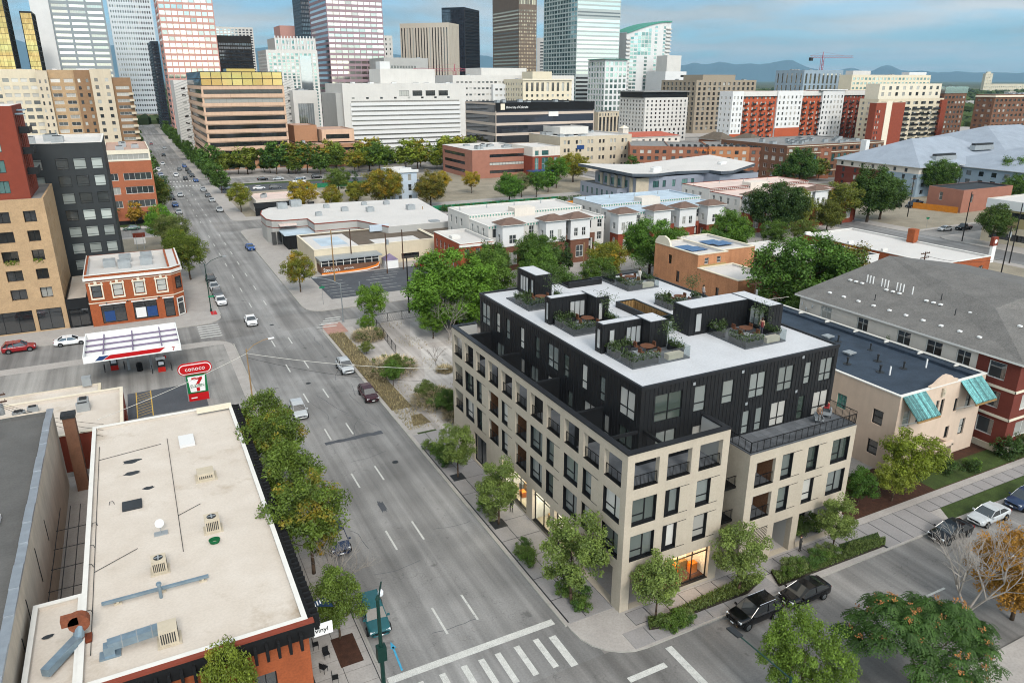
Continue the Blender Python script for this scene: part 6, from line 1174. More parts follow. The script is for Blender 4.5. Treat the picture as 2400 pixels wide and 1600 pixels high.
B = TW('clinic','cream four storey clinic with paired windows and rooftop screens','clinic',300,1312,1478,370,0,40,'beige_wall','roof_white',h=16,F=lambda W,h:[(2 + 6.4 * k,z,3.2 + 6.4 * k,z + 1.7,'w2') for k in range(int(W / 6.6)) for z in (1.4,5.2,9.0,12.6)] + [(4.0 + 6.4 * k,z,5.2 + 6.4 * k,z + 1.7,'w2') for k in range(int(W / 6.6)) for z in (1.4,5.2,9.0,12.6)],cap='trim_white');B.vol(8,14,24,34,16,19.4,'white_wall','roof_white');B.units(7,2,3,B.w - 4,30,15.4,12,'metal_light',1.5,4);b = MB();b.box(9,-.2,10.2,13,-.02,12);b.build('sign_panel',MATS['sign_blue'],B.root)
# brick apartment block (long, stepped)
def long_brick():
 p = S(1477,342,13);B = Bldg('apartment_building','long red brown brick apartment block with cream bays and roof condensers','apartment block',p,radians(-34));W = 86
 for i in range(5):
  x = W / 5 * i;m = ('block_brick','block_brick','orange_tan','block_brick','block_brick')[i];s = (i % 2) * 1.2
  B.vol(x,s,x + W / 5 - .02,30,0,13 - .3 * (i % 2),m,'roof_grey',F=grid(W / 5,.8,12,5,4,.5,.55,.4,'wt'),L=grid(30 - s,.8,12,7,4,.4,.55,.4,'w2') if i == 0 else (),par=.5,glass='g_apt')
 text('lettering','THE BLOCK',1.5,MATS['sign_orange'],B.root,(29,-.2,11.0))
 for i in range(46):x = 18 + (i % 23) * 2.6;y = 3 + (i // 23) * 3.4;b = MB();b.box(x,y,12.3,x + 1.1,y + 1.1,13.4);b.build('condenser',MATS['metal_dark'],B.root)
long_brick()
for (px,py,w_,c_) in ((1690,318,10,'tile_brown'),(1760,322,12,'tile_brown')):
 x,y = S(px,py,15);B = Bldg('house_wing','gabled brown roof wing of the brick blocks %s' % ('by the orange flats' if px < 1720 else 'next to the long brick block'),'building',(x,y));B.vol(0,0,w_,16,0,12.5,'block_brick',None,F=grid(w_,1,12,3,4,.4,.5,.3,'w2'),par=0);B.hip(0,0,w_,16,12.5,3.6,'roof_brown',.6)
# low Spanish style group with red tiles and a small tower
x,y = S(1452,318,9);B = Bldg('mission_house','low cream building with red tile roof and a small square belfry','building',(x,y));B.vol(0,0,46,18,0,7.5,'stucco_white',None,F=grid(46,1,7,9,2,.35,.5,.5,'w'),par=0);B.hip(0,0,46,18,7.5,2.6,'tile_red',.6);B.vol(1,-2,5,2,0,13,'stucco_white',None,par=0);B.hip(1,-2,5,2,13,2.0,'trim_cream',.3)
# grey modern school with the butterfly roof
def modern():
 B = Bldg('modern_building','grey panelled modern building with a kinked white roof and dark fascia','building',(149.5,207.5));R = B.root;z = 8.8
 B.vol(0,6,9,30,0,5.0,'clad_grey','roof_grey',L=[(1 + 3.2 * k,1.2,2.3 + 3.2 * k,3.6,'teal') for k in range(7)],F=[(1.2 + 2.6 * k,1.4,2.4 + 2.6 * k,3.6,'teal') for k in range(3)],par=.4)
 B.vol(4.5,1.2,34,27,0,z,'clad_grey',None,L=[(2 + 4.2 * k,z0,3.8 + 4.2 * k,z0 + 2.4,'teal') for k in range(5) for z0 in (1.2,5.2)],F=[(7 + 4.2 * k,5.2,8.4 + 4.2 * k + (1.2 if k % 3 == 0 else 0),7.5,'teal') for k in range(5)],par=0)
 b = MB();b.box(4.2,.9,0,9.5,1.15,z);b.box(4.0,1.16,0,4.45,26.8,1);b.build('stone_corner',MATS['stone_light'],R)
 for k in range(5):b = MB();b.box(4.0,3.2 + 4.6 * k,0,4.48,4.6 + 4.6 * k,z - .1);b.build('pier',MATS['stone_light'],R)
 B.vol(34.02,-7,52,22,0,z + .4,'clad_grey',None,F=[(2.4,5.4,5.6,7.2,'bdk'),(9.4,5.8,11,7.4,'bdk'),(12.4,5.8,14,7.4,'bdk')],par=0)
 A,C,V,D_,E_ = (1.0,-1.5,z + 1.2),(10,-2.4,z + .9),(24,8,z - .2),(36,-9,z + 1.8),(58,2,z + 2.6)
 def plate(pts,t,name):
  b = MB();n = len(pts);b.face([(x,y,zz + t) for x,y,zz in pts],0);b.face([(x,y,zz) for x,y,zz in pts[::-1]],1)
  for i in range(n):p,q_ = pts[i],pts[(i + 1) % n];b.face([(p[0],p[1],p[2]),(q_[0],q_[1],q_[2]),(q_[0],q_[1],q_[2] + t),(p[0],p[1],p[2] + t)],1)
  b.build(name,[MATS['roof_white'],MATS['fascia_grey']],R)
 plate([(1,-1,z + 1.0),(10,-2,z + .6),(23.95,4,z + .1),(23.95,30,z + .1),(0,32,z + 1.4)],1.0,'roof');plate([(24,4,z + .1),(34.5,-1,z + .5),(33,-8.5,z + .9),(38,-9,z + .9),(60,3,z + 1.3),(58,26,z + 2.6),(24,30,z + .1)],1.0,'roof')
 for x,y in ((12,2),(14.5,4),(44,4),(47,7)):b = MB();b.box(x,y,z + 1.2,x + 2.6,y + 2,z + 3.0);b.build('roof_unit',MATS['white_bright'],R)
 b = MB();b.box(-24,0,.1,-.5,.3,3.2);b.build('garden_wall',MATS['fence_orange'],R)
modern()
B = Bldg('victorian_house','narrow pale blue three storey victorian house with a bracketed cornice','house',(79,243));B.vol(0,0,8,14,0,11.5,'pale_blue','roof_white',F=[(1.2 + 3.6 * k,z,2.4 + 3.6 * k,z + 2.2,'w12') for k in range(2) for z in (1.2,4.8,8.2)],L=[(2 + 4 * k,z,3.1 + 4 * k,z + 2,'w12') for k in range(3) for z in (1.2,4.8,8.2)],par=.6);b = MB();b.box(-.5,-.5,11.0,8.5,0,11.9);b.box(2,-.4,11.9,6,0,12.6);b.build('cornice',MATS['white_bright'],B.root)
B = Bldg('pub','low dark awning pub with a flat pale roof by the yellow trees','pub',(34,246));B.vol(0,0,22,16,0,4.6,'stucco_white','roof_pink',F=[(1 + 3 * k,.6,3.2 + 3 * k,3,'dk2') for k in range(6)],par=.4);b = MB();b.face([(-1,-3.4,2.6),(12,-3.4,2.6),(12,-.02,3.8),(-1,-.02,3.8)]);b.box(-1,-3.42,.2,12,-3.36,2.6);b.build('awning',MATS['canvas_black'],B.root);B.units(4,2,3,20,13,4.2,7)
# ---------------------------------------------------------------- downtown towers
B = TW('office_tower','gold and black mirrored tower at the far left edge of the skyline','tower',620,-60,12,30,-60,30,'frame_dark',F=G_(8,30,.96,.94,1,1,'cr'),R=G_(8,30,.96,.94,1,1,'cr'),glass='g_gold',dep=.1)
B = TW('office_tower','slim gold mirrored tower with a dark edge behind the beige slab','tower',640,51,80,60,27,30,'frame_dark',F=G_(7,24,.96,.94,1,1,'cr'),R=G_(8,24,.96,.94,1,1,'cr'),L=G_(8,24,.9,.9),glass='g_gold',dep=.1)
B = TW('office_tower','broad white tower with long bright mirrored windows in three bays','tower',700,69,240,2,0,42,'grey_granite',h=190,F=lambda W,h:[(a + 12.5,b_,c + 12.5,d_,k) for a,b_,c,d_,k in grid(W - 13,4,h - 2,3,44,.88,.5,0,'tm')],R=lambda W,h:grid(W,4,h - 2,5,44,.8,.5,1,'tmd'),dep=.3)
b = MB();b.box(-.5,-1.2,0,12,-.02,190);b.build('white_pier',MATS['white_bright'],B.root)
B = TW('office_tower','pale grey tower closing the avenue, covered in tiny square windows','tower',900,250,352,2,0,50,'gw_light',h=230,F=lambda W,h:grid(W,8,h - 2,17,44,.5,.46,1,'cr'),glass='g_dark2',dep=.3)
B = TW('civic_building','low tan stone building at the end of the avenue','building',860,322,388,280,268,20,'tan_grid',F=G_(6,3,.4,.5,1,1,'cr'))
x,y = S(404,322);YP = y
B = TW('office_tower','pink granite tower with a grid of bright mirrored windows','tower',YP,367.5,497.5,3,0,40,'pink_granite',h=185,F=lambda W,h:grid(W,2,h - 2,9,42,.84,.62,.3,'pk'),L=lambda W,h:bands(W,2,h - 2,42,.5,.5,'crm'),dep=.25)
B = TW('office_tower','narrow dark slab wedged between the grey and pink towers','tower',YP + 90,354,372,110,97,60,'slate',F=G_(3,30,.7,.6),L=G_(12,30,.7,.6),glass='g_black')
B = TW('office_tower','dark tower with a few lit windows behind the pink tower','tower',800,510,589,100,84,45,'brown_dark',F=G_(14,22,.8,.6,2,6),L=G_(14,22,.8,.6,2,6),glass='g_black');
B = TW('apartment_tower','pale balcony apartment tower peeking out behind the dark tower','tower',950,508,596,100,64,30,'white_wall',F=G_(10,34,.6,.55),glass='g_pale')
B = TW('hotel_tower','white hotel tower with a grid of green glass and bright fins','tower',640,624,744,130,118,40,'white_wall',F=lambda W,h:grid(W,2,h - 2,11,24,.6,.7,1,'cr'),L=G_(8,24,.5,.6),glass='g_green');B.vol(B.w * .2,3,B.w,36,B.h,B.h + 9,'white_wall','roof_grey',F=grid(B.w * .8,B.h,B.h + 8,8,2,.5,.6,.4,'cr'),glass='g_green')
for k in range(13):b = MB();b.box(B.w * .2 + k * B.w * .8 / 13,2.4,B.h - 2,B.w * .2 + k * B.w * .8 / 13 + .8,2.98,B.h + 10.5);b.build('fin',MATS['white_bright'],B.root)
b = MB();b.box(B.w * .64,-.5,10,B.w * .86,-.02,B.h - 4);b.build('glass_bay',MATS['g_pale'],B.root)
B = TW('office_tower','flat topped pale pink tower block behind the white hotel','tower',1000,657,712,80,61,40,'pink_granite',F=BA(5,.25,2,24))
B = TW('office_tower','dark slate tower rising behind the mauve striped tower','tower',900,704,745,20,0,40,'slate',h=220,F=G_(10,50,.7,.6),L=G_(10,50,.7,.6),glass='g_black')
x,y = S(776,304);YM = y
B = TW('office_tower','mauve and grey striped tower with bright mirrored windows','tower',YM,763,895,3,0,62,'mauve_granite',h=190,F=lambda W,h:grid(W,2,h - 2,9,44,.9,.52,.3,'pk'),L=lambda W,h:bands(W,2,h - 2,44,.5,.4,'crm2'),dep=.25)
B = TW('apartment_tower','narrow white tower with a round top behind the mauve tower','tower',950,899,920,100,84,22,'white_wall',F=G_(2,16,.3,.5))
B = TW('office_building','grey concrete block with a grid of dark windows behind the hospital','office',610,900,1003,150,136,40,'grey_wall',F=lambda W,h:grid(W * .74,2,h - 5,11,12,.7,.5,.4,'cr') + [(W * .85,z,W * .88,z + 2,'cr') for z in range(6,int(h) - 8,4)],glass='g_dark2')
for (nm,lb,Yf,xl,xr,dep_,yt,wall,Ff,Rf,gl) in (
 ('office_tower','white tower with closely spaced dark vertical stripes',720,937,1054,26,58,'stone_stripe',CA(3.0,.42,2,4),CA(6,.12),'g_dark2'),
 ('office_tower','black glass tower with a faceted crown behind the striped tower',800,1035,1091,46,20,'slate',G_(14,40,.96,.9,1,2),G_(14,40,.96,.9,1,2),'g_black'),
 ('office_tower','white and navy banded tower with blue glass side walls',850,1258,1314,40,90,'white_bright',lambda W,h:bands(W * .98,2,h - 4,24,.4,W * .14,'cr'),G_(6,24,.98,.9,1,1),'g_blue')):
 B = TW(nm,lb,'tower',Yf,xl,xr,yt + 10,yt,dep_,wall,F=Ff,R=Rf,th=radians(-45),glass=gl)
b = MB();b.box(-.05,-.6,B.h - 0,1,0,B.h + .1)
B = TW('office_tower','brown granite tower gridded with small square windows and a dark louvred band','tower',820,1216,1258,26,0,70,'brown_granite',h=190,F=lambda W,h:grid(W,4,118,11,30,.5,.5,.4,'cr') + grid(W,122,134,11,1,.8,.9,.4,'cr') + grid(W,137,188,11,14,.5,.5,.4,'cr'),L=lambda W,h:bands(W,4,118,30,.45,.8,'cr') + bands(W,137,188,14,.45,.8,'cr'),glass='g_amber')
M('glass_frame','#a7afad',var=.04)
B = TW('office_tower','tall green glass and white tower with fine horizontal mirrored bands','tower',600,1354,1456,4,0,60,'glass_frame',h=165,F=lambda W,h:bands(W,2,44,12,.5,.3,'blk') + bands(W,45,92,13,.62,.3,'crm3') + [(.3,93.4,W - .3,94.6,'blk'),(.3,96.2,W - .3,97.4,'blk')] + bands(W,99,h - 2,18,.62,.3,'crm3'),L=lambda W,h:grid(W,2,h - 2,12,44,.9,.7,.3,'cr'),glass='g_green',dep=.2)
def curved_tower():
 Y = 620;x0 = onY(1466,130,Y)[0];x1 = onY(1570,130,Y)[0];W = x1 - x0;n = 14;q = []
 B = Bldg('apartment_tower','white curved apartment tower with a sweeping green roof edge','tower',(x0,Y));zt = lambda f:onY(1466 + 104 * f,76 - 26 * sin(min(1,f * 1.15) * pi / 2),Y)[1]
 P = [(W * i / n,-7 * sin(pi * (.15 + .75 * i / n)) + 3) for i in range(n + 1)];b = MB();g = MB();rf = MB();bl = MB()
 for i in range(n):
  p,r = P[i],P[i + 1];z0_,z1_ = zt(i / n),zt((i + 1) / n);b.face([(*p,0),(*r,0),(*r,z1_),(*p,z0_)]);rf.face([(p[0],p[1] - 1,z0_ + .2),(r[0],r[1] - 1,z1_ + .2),(r[0],26,z1_ + .2),(p[0],26,z0_ + .2)]);rf.face([(p[0],p[1] - 1,z0_ - 1.2),(r[0],r[1] - 1,z1_ - 1.2),(r[0],r[1] - 1,z1_ + .2),(p[0],p[1] - 1,z0_ + .2)])
  d = Vector((r[0] - p[0],r[1] - p[1],0));nn = Vector((d.y,-d.x,0)).normalized()
  for k in range(int(zt(i / n) / 3.4) - 1):
   z = 2 + 3.4 * k;g.cr = RND.random()
   if 3 <= i <= 6 and z > 62 or i in (1,2,5,8,11):
    a = Vector((*p,0)) + d * .08 + nn * .06;c = Vector((*p,0)) + d * .92 + nn * .06;g.face([(a.x,a.y,z),(c.x,c.y,z),(c.x,c.y,z + (2.9 if z > 62 and 3 <= i <= 6 else 2.1)),(a.x,a.y,z + (2.9 if z > 62 and 3 <= i <= 6 else 2.1))])
   if i in (12,13) or (i == 0 and z > 30):bl.obox((Vector((*p,0)) + Vector((*r,0))) / 2 + nn * .7 + Vector((0,0,z)),d * .5,nn * .7,(0,0,.5))
 b.face([(P[-1][0],P[-1][1],0),(W,26,0),(W,26,zt(1)),(P[-1][0],P[-1][1],zt(1))]);b.face([(0,26,0),(P[0][0],P[0][1],0),(P[0][0],P[0][1],zt(0)),(0,26,zt(0))])
 b.build('wall',MATS['white_bright'],B.root);stuff(g.build('small_windows',MATS['g_green_a'],B.root,attr=True));rf.build('roof',MATS['copper_green'],B.root);stuff(bl.build('balconies',MATS['white_wall'],B.root))
curved_tower()
B = TW('apartment_tower','green glass and white grid apartment block below the curved tower','tower',545,1418,1470,160,140,26,'white_bright',F=GA(4.6,4.4,.62,.66,2,1,'cr',.3),L=GA(4.6,4.4,.62,.66,2,1,'cr',.3),glass='g_green')
b = MB();b.box(-2,-2,B.h,B.w + 1,24,B.h + .5);b.build('roof_canopy',MATS['copper_green'],B.root)
B = TW('office_building','pale concrete podium with tall dark windows at the foot of the green glass tower','office',520,1402,1456,270,262,30,'beige_wall',F=lambda W,h:cols(W,1,h - 4,6,.6,.5,'v') + grid(W,h - 3.6,h - .8,8,1,.4,.7,.4,'cr'))
B = TW('office_building','blank white block with a set back top right of the curved tower','office',580,1560,1609,170,168,30,'white_bright',F=lambda W,h:[(W * .72,z,W * .98,z + 2,'bdk') for z in range(8,int(h) - 3,5)]);B.vol(4,4,B.w - 4,20,B.h,B.h + 14,'white_wall','roof_grey')
B = TW('hotel','grey and white hotel block with irregular punched windows and dark top floor','hotel',425,1512,1612,240,229,30,'white_wall','roof_dark',F=lambda W,h:grid(W,10,h - 1,10,7,.38,.55,.5,'cr') + grid(W,1,9.6,9,3,.4,.6,.5,'cr'),L=lambda W,h:grid(W,10,h - 1,8,7,.38,.55,.5,'cr') + grid(W,1,9.6,8,3,.4,.6,.5,'cr'),glass='g_dark2',par=.3);b = MB();b.box(-1,1,B.h,B.w,28,B.h + 3.6);b.build('top_floor',MATS['frame_dark'],B.root);b = MB();b.box(-2.4,-1,B.h + 3.6,B.w + 1,30,B.h + 4.2);b.build('roof',MATS['roof_grey'],B.root)
B = TW('office_building','tan concrete office with deep square windows in two wings','office',480,1632,1772,200,188,44,'tan_grid',F=lambda W,h:grid(W,2,h - 1,12,10,.5,.62,1,'sq'),L=lambda W,h:grid(W,2,h - 1,8,10,.5,.62,1,'sq'));B.vol(B.w * .18,6,B.w * .72,30,B.h,B.h + 4,'tan_grid','roof_tan')
# white and orange flats
def flats():
 Y = 372;xa,xb = 1716,2040;X = lambda p:onY(p,240,Y)[0];x0 = X(xa);zt = onY(1800,214,Y)[1];B = Bldg('apartment_building','white and orange apartment block with black balconies along the street','apartment block',(x0,Y));Lx = lambda p:X(p) - x0
 n = 9;rh = (zt - 3) / n
 segs = [(1716,1742,'white_bright',0,0),(1742,1822,'orange_panel',1,0),(1822,1880,'white_bright',0,0),(1880,1925,'orange_panel',1,1),(1925,1975,'white_bright',-.6,0),(1975,2032,'red_panel',1,1)]
 for a,c,m,s,k in segs:
  w = Lx(c) - Lx(a) - .02;g = grid(w,1,zt - 2.2,max(2,round(w / 3.6)),n,.4,.52,.2,'w2')
  B.vol(Lx(a),s,Lx(c) - .02,12,0,zt,m,'roof_white',F=g,par=.5,glass='g_apt',L=grid(12,1,zt - 2.2,3,n,.3,.45,.2,'w2') if a == 1716 else ())
  if 'white' in m and s == 0:b = MB();b.box(Lx(a) + .1,-.3,0,Lx(c) - .1,-.02,3 + rh * (1.4 if a < 1720 else 2.2));b.build('lower_panel',MATS['orange_panel'],B.root)
  if s == 1:
   b = MB();b.box(Lx(a),.3,zt - 3.4,Lx(c) - .05,.98,zt - 3.2);b.build('cornice',MATS['frame_dark'],B.root);b = MB();b.box(Lx(a),.9,zt - 3.1,Lx(c) - .05,.99,zt - .1);b.build('attic_wall',MATS['white_wall'],B.root)
   for r in range(n - 1):
    for j in range(max(1,round(w / 7))):x = Lx(a) + 1 + j * 7;b = MB();b.box(x,-.5,1.4 + rh * r,x + 3,.98,1.55 + rh * r);b.box(x,-.5,1.55 + rh * r,x + 3,-.45,2.5 + rh * r);b.build('balcony',MATS['frame_dark'],B.root)
 b = MB();b.box(Lx(1918),-1.2,zt + .2,Lx(1980),12,zt + .7);b.build('roof_plate',MATS['white_bright'],B.root)
flats()
B = TW('office_building','grey office frame with tall bright windows below the tower crane','office',450,1884,1975,180,165,30,'blue_grey',F=lambda W,h:grid(W,2,h - 2,9,5,.45,.86,.5,'cr'),L=G_(6,5,.3,.8),glass='g_cream')
B = TW('apartment_building','long cream and green condominium block in the far right skyline','apartment block',420,1996,2180,190,176,12,'cream_white',F=GA(4.4,3.4,.6,.5,2,1.2,'cr',.5),glass='g_green');B.vol(4,3,24,10,B.h,B.h + 3,'white_wall','roof_grey');B.vol(B.w * .75,3,B.w - 2,10,B.h,B.h + 2.2,'white_bright','roof_grey')
def cream_condo():
 Y = 330;X = lambda p:onY(p,220,Y)[0];x0 = X(2062);B = Bldg('apartment_building','cream condominium with red brick base wings and rows of balconies','apartment block',(x0,Y));w = X(2215) - x0;zt = onY(2100,197,Y)[1];zb = onY(2100,232,Y)[1]
 B.vol(0,0,w,14,0,zb,'cream_wall','roof_grey',F=grid(w,2,zb - 1,8,8,.62,.55,1,'w2'),L=grid(14,2,zb - 1,3,8,.4,.5,1,'w2'),par=.6);B.vol(1.5,2,w - 2,12,zb - .5,zt,'trim_cream','roof_grey',F=grid(w - 3.5,zb + 1,zt - .6,9,2,.4,.6,.5,'w2'),par=.5,cap='trim_cream',wname='upper_wall')
 for r in range(7):
  for k in range(4):z = 2.6 + (zb - 3) / 8 * r;x = w * .36 + k * w * .155;b = MB();b.box(x,-1.2,z,x + w * .12,-.02,z + .18);b.box(x,-1.2,z + .18,x + w * .12,-1.14,z + 1.1);b.build('balcony',MATS['rail_black' if r % 2 else 'metal_dark'],B.root)
 B.vol(-w * .12,-5,w * .3,-.05,0,zb - 2,'red_brick','roof_grey',F=[(1 + 2.2 * k + (5.5 if k > 1 else 0),2 + 3.2 * r,2.2 + 2.2 * k + (5.5 if k > 1 else 0),3.6 + 3.2 * r,'w2') for k in range(4) for r in range(7)],par=.5,cap='trim_cream',wname='wing_wall');b = MB();b.box(w * .02,-5.3,0,w * .1,-5.02,zb - 1);b.build('cream_bay',MATS['trim_cream'],B.root);b = MB();b.box(w * .94,-1.6,0,w + 1.5,-.03,zb - 1);b.build('red_end_bay',MATS['red_brick'],B.root)
cream_condo()
B = TW('apartment_tower','dark brown brick apartment tower with green glass top behind the cream condominium','tower',345,2216,2268,210,205,12,'umber_brick',F=GA(4.2,3.3,.6,.5,1,5,'w2',.4),L=GA(4.2,3.3,.5,.5,1,5,'w2',.4),par=.4);b = MB();b.box(-.3,-.3,B.h - 4,B.w + .3,12,B.h + .4);b.build('glass_top',MATS['g_green'],B.root)
B = TW('apartment_tower','brown brick apartment tower with rounded cream cornice at the right edge','tower',290,2330,2460,240,221,12,'umber_brick',F=GA(4.4,3.2,.55,.5,6,2,'wt',.5),L=GA(4.4,3.2,.5,.5,6,2,'wt',.5),par=.5);b = MB();b.box(-.6,-.6,B.h - 1.6,B.w + .6,12,B.h - .6);b.build('cornice',MATS['trim_cream'],B.root);b = MB();b.box(-1,-1.2,0,B.w + 1,-.02,6);b.build('podium',MATS['stone_light'],B.root)
# pale far buildings on the plain
q = random.Random(9)
for i in range(16):
 a = YAW + radians(q.uniform(22,34));r = q.uniform(900,2600);x,y = r * sin(a),r * cos(a);B = Bldg('far_building','small pale building among trees far out on the plain','building',(x,y),q.uniform(-.5,.5),'pale buildings far out on the plain');w,d,h = q.uniform(14,40),q.uniform(10,20),q.uniform(5,12);B.vol(0,0,w,d,0,h,q.choice(('white_wall','beige_wall','stucco_white','grey_wall')),q.choice(('roof_white','roof_grey','roof_brown')),F=grid(w,.5,h - .5,int(w / 5),2,.5,.4,.5,'cr'),L=grid(d,.5,h - .5,int(d / 5),2,.5,.4,.5,'cr'),par=.3)
x,y = 3200 * sin(YAW + radians(31.2)),3200 * cos(YAW + radians(31.2));B = Bldg('hospital_tower','pale tower and long low block far away on the plain','building',(x,y),-.6);B.vol(0,0,24,20,0,62,'cream_white','roof_grey',F=grid(24,2,60,4,12,.5,.4,.5,'cr'));B.vol(24.5,0,150,20,0,28,'cream_white','roof_grey',F=grid(125,2,26,20,5,.5,.4,.5,'cr'));B.vol(6,4,18,14,62,68,'cream_white','roof_grey')
def crane(label,px,pbase,ptop,Y,jl,jr,ang):
 x,zt = onY(px,ptop,Y);_,zj = onY(px,pbase,Y);t = thing('tower_crane',label,'crane',(x,Y,0));b = MB();s = .9
 for sx,sy in ((-1,-1),(1,-1),(1,1),(-1,1)):b.tube((sx * s,sy * s,0),(sx * s,sy * s,zj),.18,.18,4)
 for k in range(int(zj / 3)):
  for sx in (-1,1):b.tube((sx * s,-s,3 * k),(-sx * s,-s,3 * k + 3),.1,.1,4);
 b.build('mast',MATS['crane_red'],t);b = MB();u = Vector((cos(ang),sin(ang),0))
 for o in ((0,.8,0),(0,-.8,0),(0,0,1.5)):b.tube(u * -jl + Vector(o) + Vector((0,0,zj)),u * jr + Vector(o) + Vector((0,0,zj)),.16,.16,4)
 n = int((jl + jr) / 2.5)
 for k in range(n):p = u * (-jl + (jl + jr) * k / n);r_ = u * (-jl + (jl + jr) * (k + 1) / n);b.tube(p + Vector((0,.8,zj)),r_ + Vector((0,0,zj + 1.5)),.1,.1,4)
 b.tube((0,0,zj),(0,0,zt),.5,.2,4);b.tube((0,0,zt),u * jr * .7 + Vector((0,0,zj + 1.5)),.06,.06,4);b.tube((0,0,zt),u * -jl + Vector((0,0,zj + 1.5)),.06,.06,4);b.build('jib',MATS['crane_red'],t);b = MB();c = u * -jl * .9;b.box(c.x - 1.4,c.y - 1,zj - 2.4,c.x + 1.4,c.y + 1,zj + .2);b.build('counterweight',MATS['metal_dark'],t)
crane('red tower crane above the grey office frame',1930,136,122,470,11,26,-.4);crane('red tower crane behind the white hospital slabs',1065,167,150,520,30,8,-.5)
# ================================================================ trees and plants
LF = LEAF('leaf',(.42,.25,.02));LFO = LEAF('leaf_orange',(.45,.16,.02))
def limbs(b,q,h,r,spread,n,z0f=.3,curve=.25):
 """tapered trunk with limbs reaching into the crown; returns limb tips"""
 tips = [];tr = r;segs = 5;p = Vector((0,0,0));pts = [p]
 for i in range(segs):p = p + Vector((q.uniform(-1,1) * curve * h * .04,q.uniform(-1,1) * curve * h * .04,h * .72 / segs));pts.append(p)
 for i in range(segs):b.tube(pts[i],pts[i + 1],tr * (1 - i / segs * .75),tr * (1 - (i + 1) / segs * .75),7)
 for k in range(n):
  f = q.uniform(z0f,.95);i = min(segs - 1,int(f * segs));o = pts[i].lerp(pts[i + 1],f * segs - i);a = k * 2.4 + q.uniform(-.4,.4);l = spread * q.uniform(.55,1.0) * (1.15 - .5 * f);e = o + Vector((cos(a) * l,sin(a) * l,l * q.uniform(.35,.9)));m = o.lerp(e,.5) + Vector((0,0,-l * .08));rr = tr * .4 * (1 - .6 * f)
  b.tube(o,m,rr,rr * .65,5);b.tube(m,e,rr * .65,rr * .2,4);tips.append(e)
  for j in range(2):a2 = a + q.uniform(-.9,.9);e2 = m + Vector((cos(a2) * l * .45,sin(a2) * l * .45,l * q.uniform(.2,.6)));b.tube(m,e2,rr * .45,rr * .12,4);tips.append(e2)
 return tips
def leaves(b,q,tips,c,rx,rz,nclump,per,ls,crad,shape='round',gap=0.0,drop=.25):
 """leaf-sized faces in uneven clumps through the crown's volume"""
 cs = []
 for k in range(nclump):
  while True:
   x,y,z = q.uniform(-1,1),q.uniform(-1,1),q.uniform(-1,1);d = x * x + y * y + z * z
   if d > 1 or d < .12:continue
   if shape == 'cone' and hypot(x,y) > (1 - z) * .62:continue
   if shape == 'ovate' and hypot(x,y) > 1 - .45 * (z + .3):continue
   if shape == 'vase' and hypot(x,y) > .55 + .45 * z:continue
   break
  f = 1 + .25 * sin(3.1 * x + 1.7 * q.random()) * q.random();cs.append(Vector((c[0] + x * rx * f,c[1] + y * rx * f,c[2] + z * rz)))
 cs += [t for t in tips if q.random() < .8]
 for cc in cs:
  base = q.random();R_ = crad * q.uniform(.6,1.25);n = int(per * q.uniform(.6,1.3))
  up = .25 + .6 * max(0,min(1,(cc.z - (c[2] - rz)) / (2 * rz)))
  for i in range(n):
   v = Vector((q.gauss(0,1),q.gauss(0,1),q.gauss(0,.7)));v *= R_ * (q.random() ** .4) / max(.3,v.length);p = cc + v;p.z -= drop * hypot(v.x,v.y) * .4
   nrm = (Vector((q.gauss(0,.7),q.gauss(0,.7),.75)) + v * (.6 / R_)).normalized();u = nrm.orthogonal().normalized();a = q.uniform(0,2 * pi);w = nrm.cross(u);d1 = u * cos(a) + w * sin(a);d2 = nrm.cross(d1);s = ls * q.uniform(.6,1.35)
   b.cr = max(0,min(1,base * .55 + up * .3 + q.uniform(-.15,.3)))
   b.face([tuple(p - d1 * s),tuple(p + d2 * s * .5 + nrm * s * .12),tuple(p + d1 * s),tuple(p - d2 * s * .5 + nrm * s * .12)])
def tree_proto(seed,h,rx,rz,zc,nclump,per,ls,crad,shape='round',trunk=.16,nl=8,spread=None):
 q = random.Random(seed);b = MB();tips = limbs(b,q,h * .85,trunk,spread or rx * .8,nl);tm = b.mesh('trunk',[MATS['bark']],smooth=True)
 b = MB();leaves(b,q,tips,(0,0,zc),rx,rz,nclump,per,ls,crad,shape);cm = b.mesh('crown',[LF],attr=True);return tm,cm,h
PROTO = {}
def proto(k):
 if k in PROTO:return PROTO[k]
 d = {'street':(1,9,3.2,3.1,5.9,90,135,.128,.75,'round',.17,9),'street2':(2,9,3.4,3.0,5.7,85,135,.128,.8,'ovate',.16,9),'young':(3,7,2.0,2.4,4.5,66,150,.088,.52,'ovate',.1,8),'young2':(4,7,1.9,2.5,4.4,64,150,.088,.5,'round',.1,8),'big':(5,13,5.6,4.6,7.8,190,165,.17,1.0,'round',.32,12),'big2':(6,13,5.2,4.8,7.6,180,165,.17,1.05,'ovate',.3,12),
  'far':(7,9,3.6,3.2,5.6,46,44,.34,.95,'round',.18,6),'far2':(8,9,3.3,3.4,5.4,46,44,.34,1.0,'ovate',.18,6),'conifer':(9,11,3.0,5.0,5.8,60,60,.2,.8,'cone',.2,10),'far3':(10,9,4.0,2.9,5.6,48,44,.34,1.0,'round',.18,6),'near':(11,9,4.2,3.6,5.4,170,150,.105,.72,'round',.2,12),'bigl':(15,13,5.6,5.6,6.6,230,165,.17,1.0,'round',.3,12),'shrub':(12,1.4,.8,.6,.7,22,60,.06,.24,'round',.03,4),'shrubfar':(13,1.6,1.0,.7,.8,16,26,.14,.35,'round',.03,3)}[k]
 PROTO[k] = tree_proto(*d);return PROTO[k]
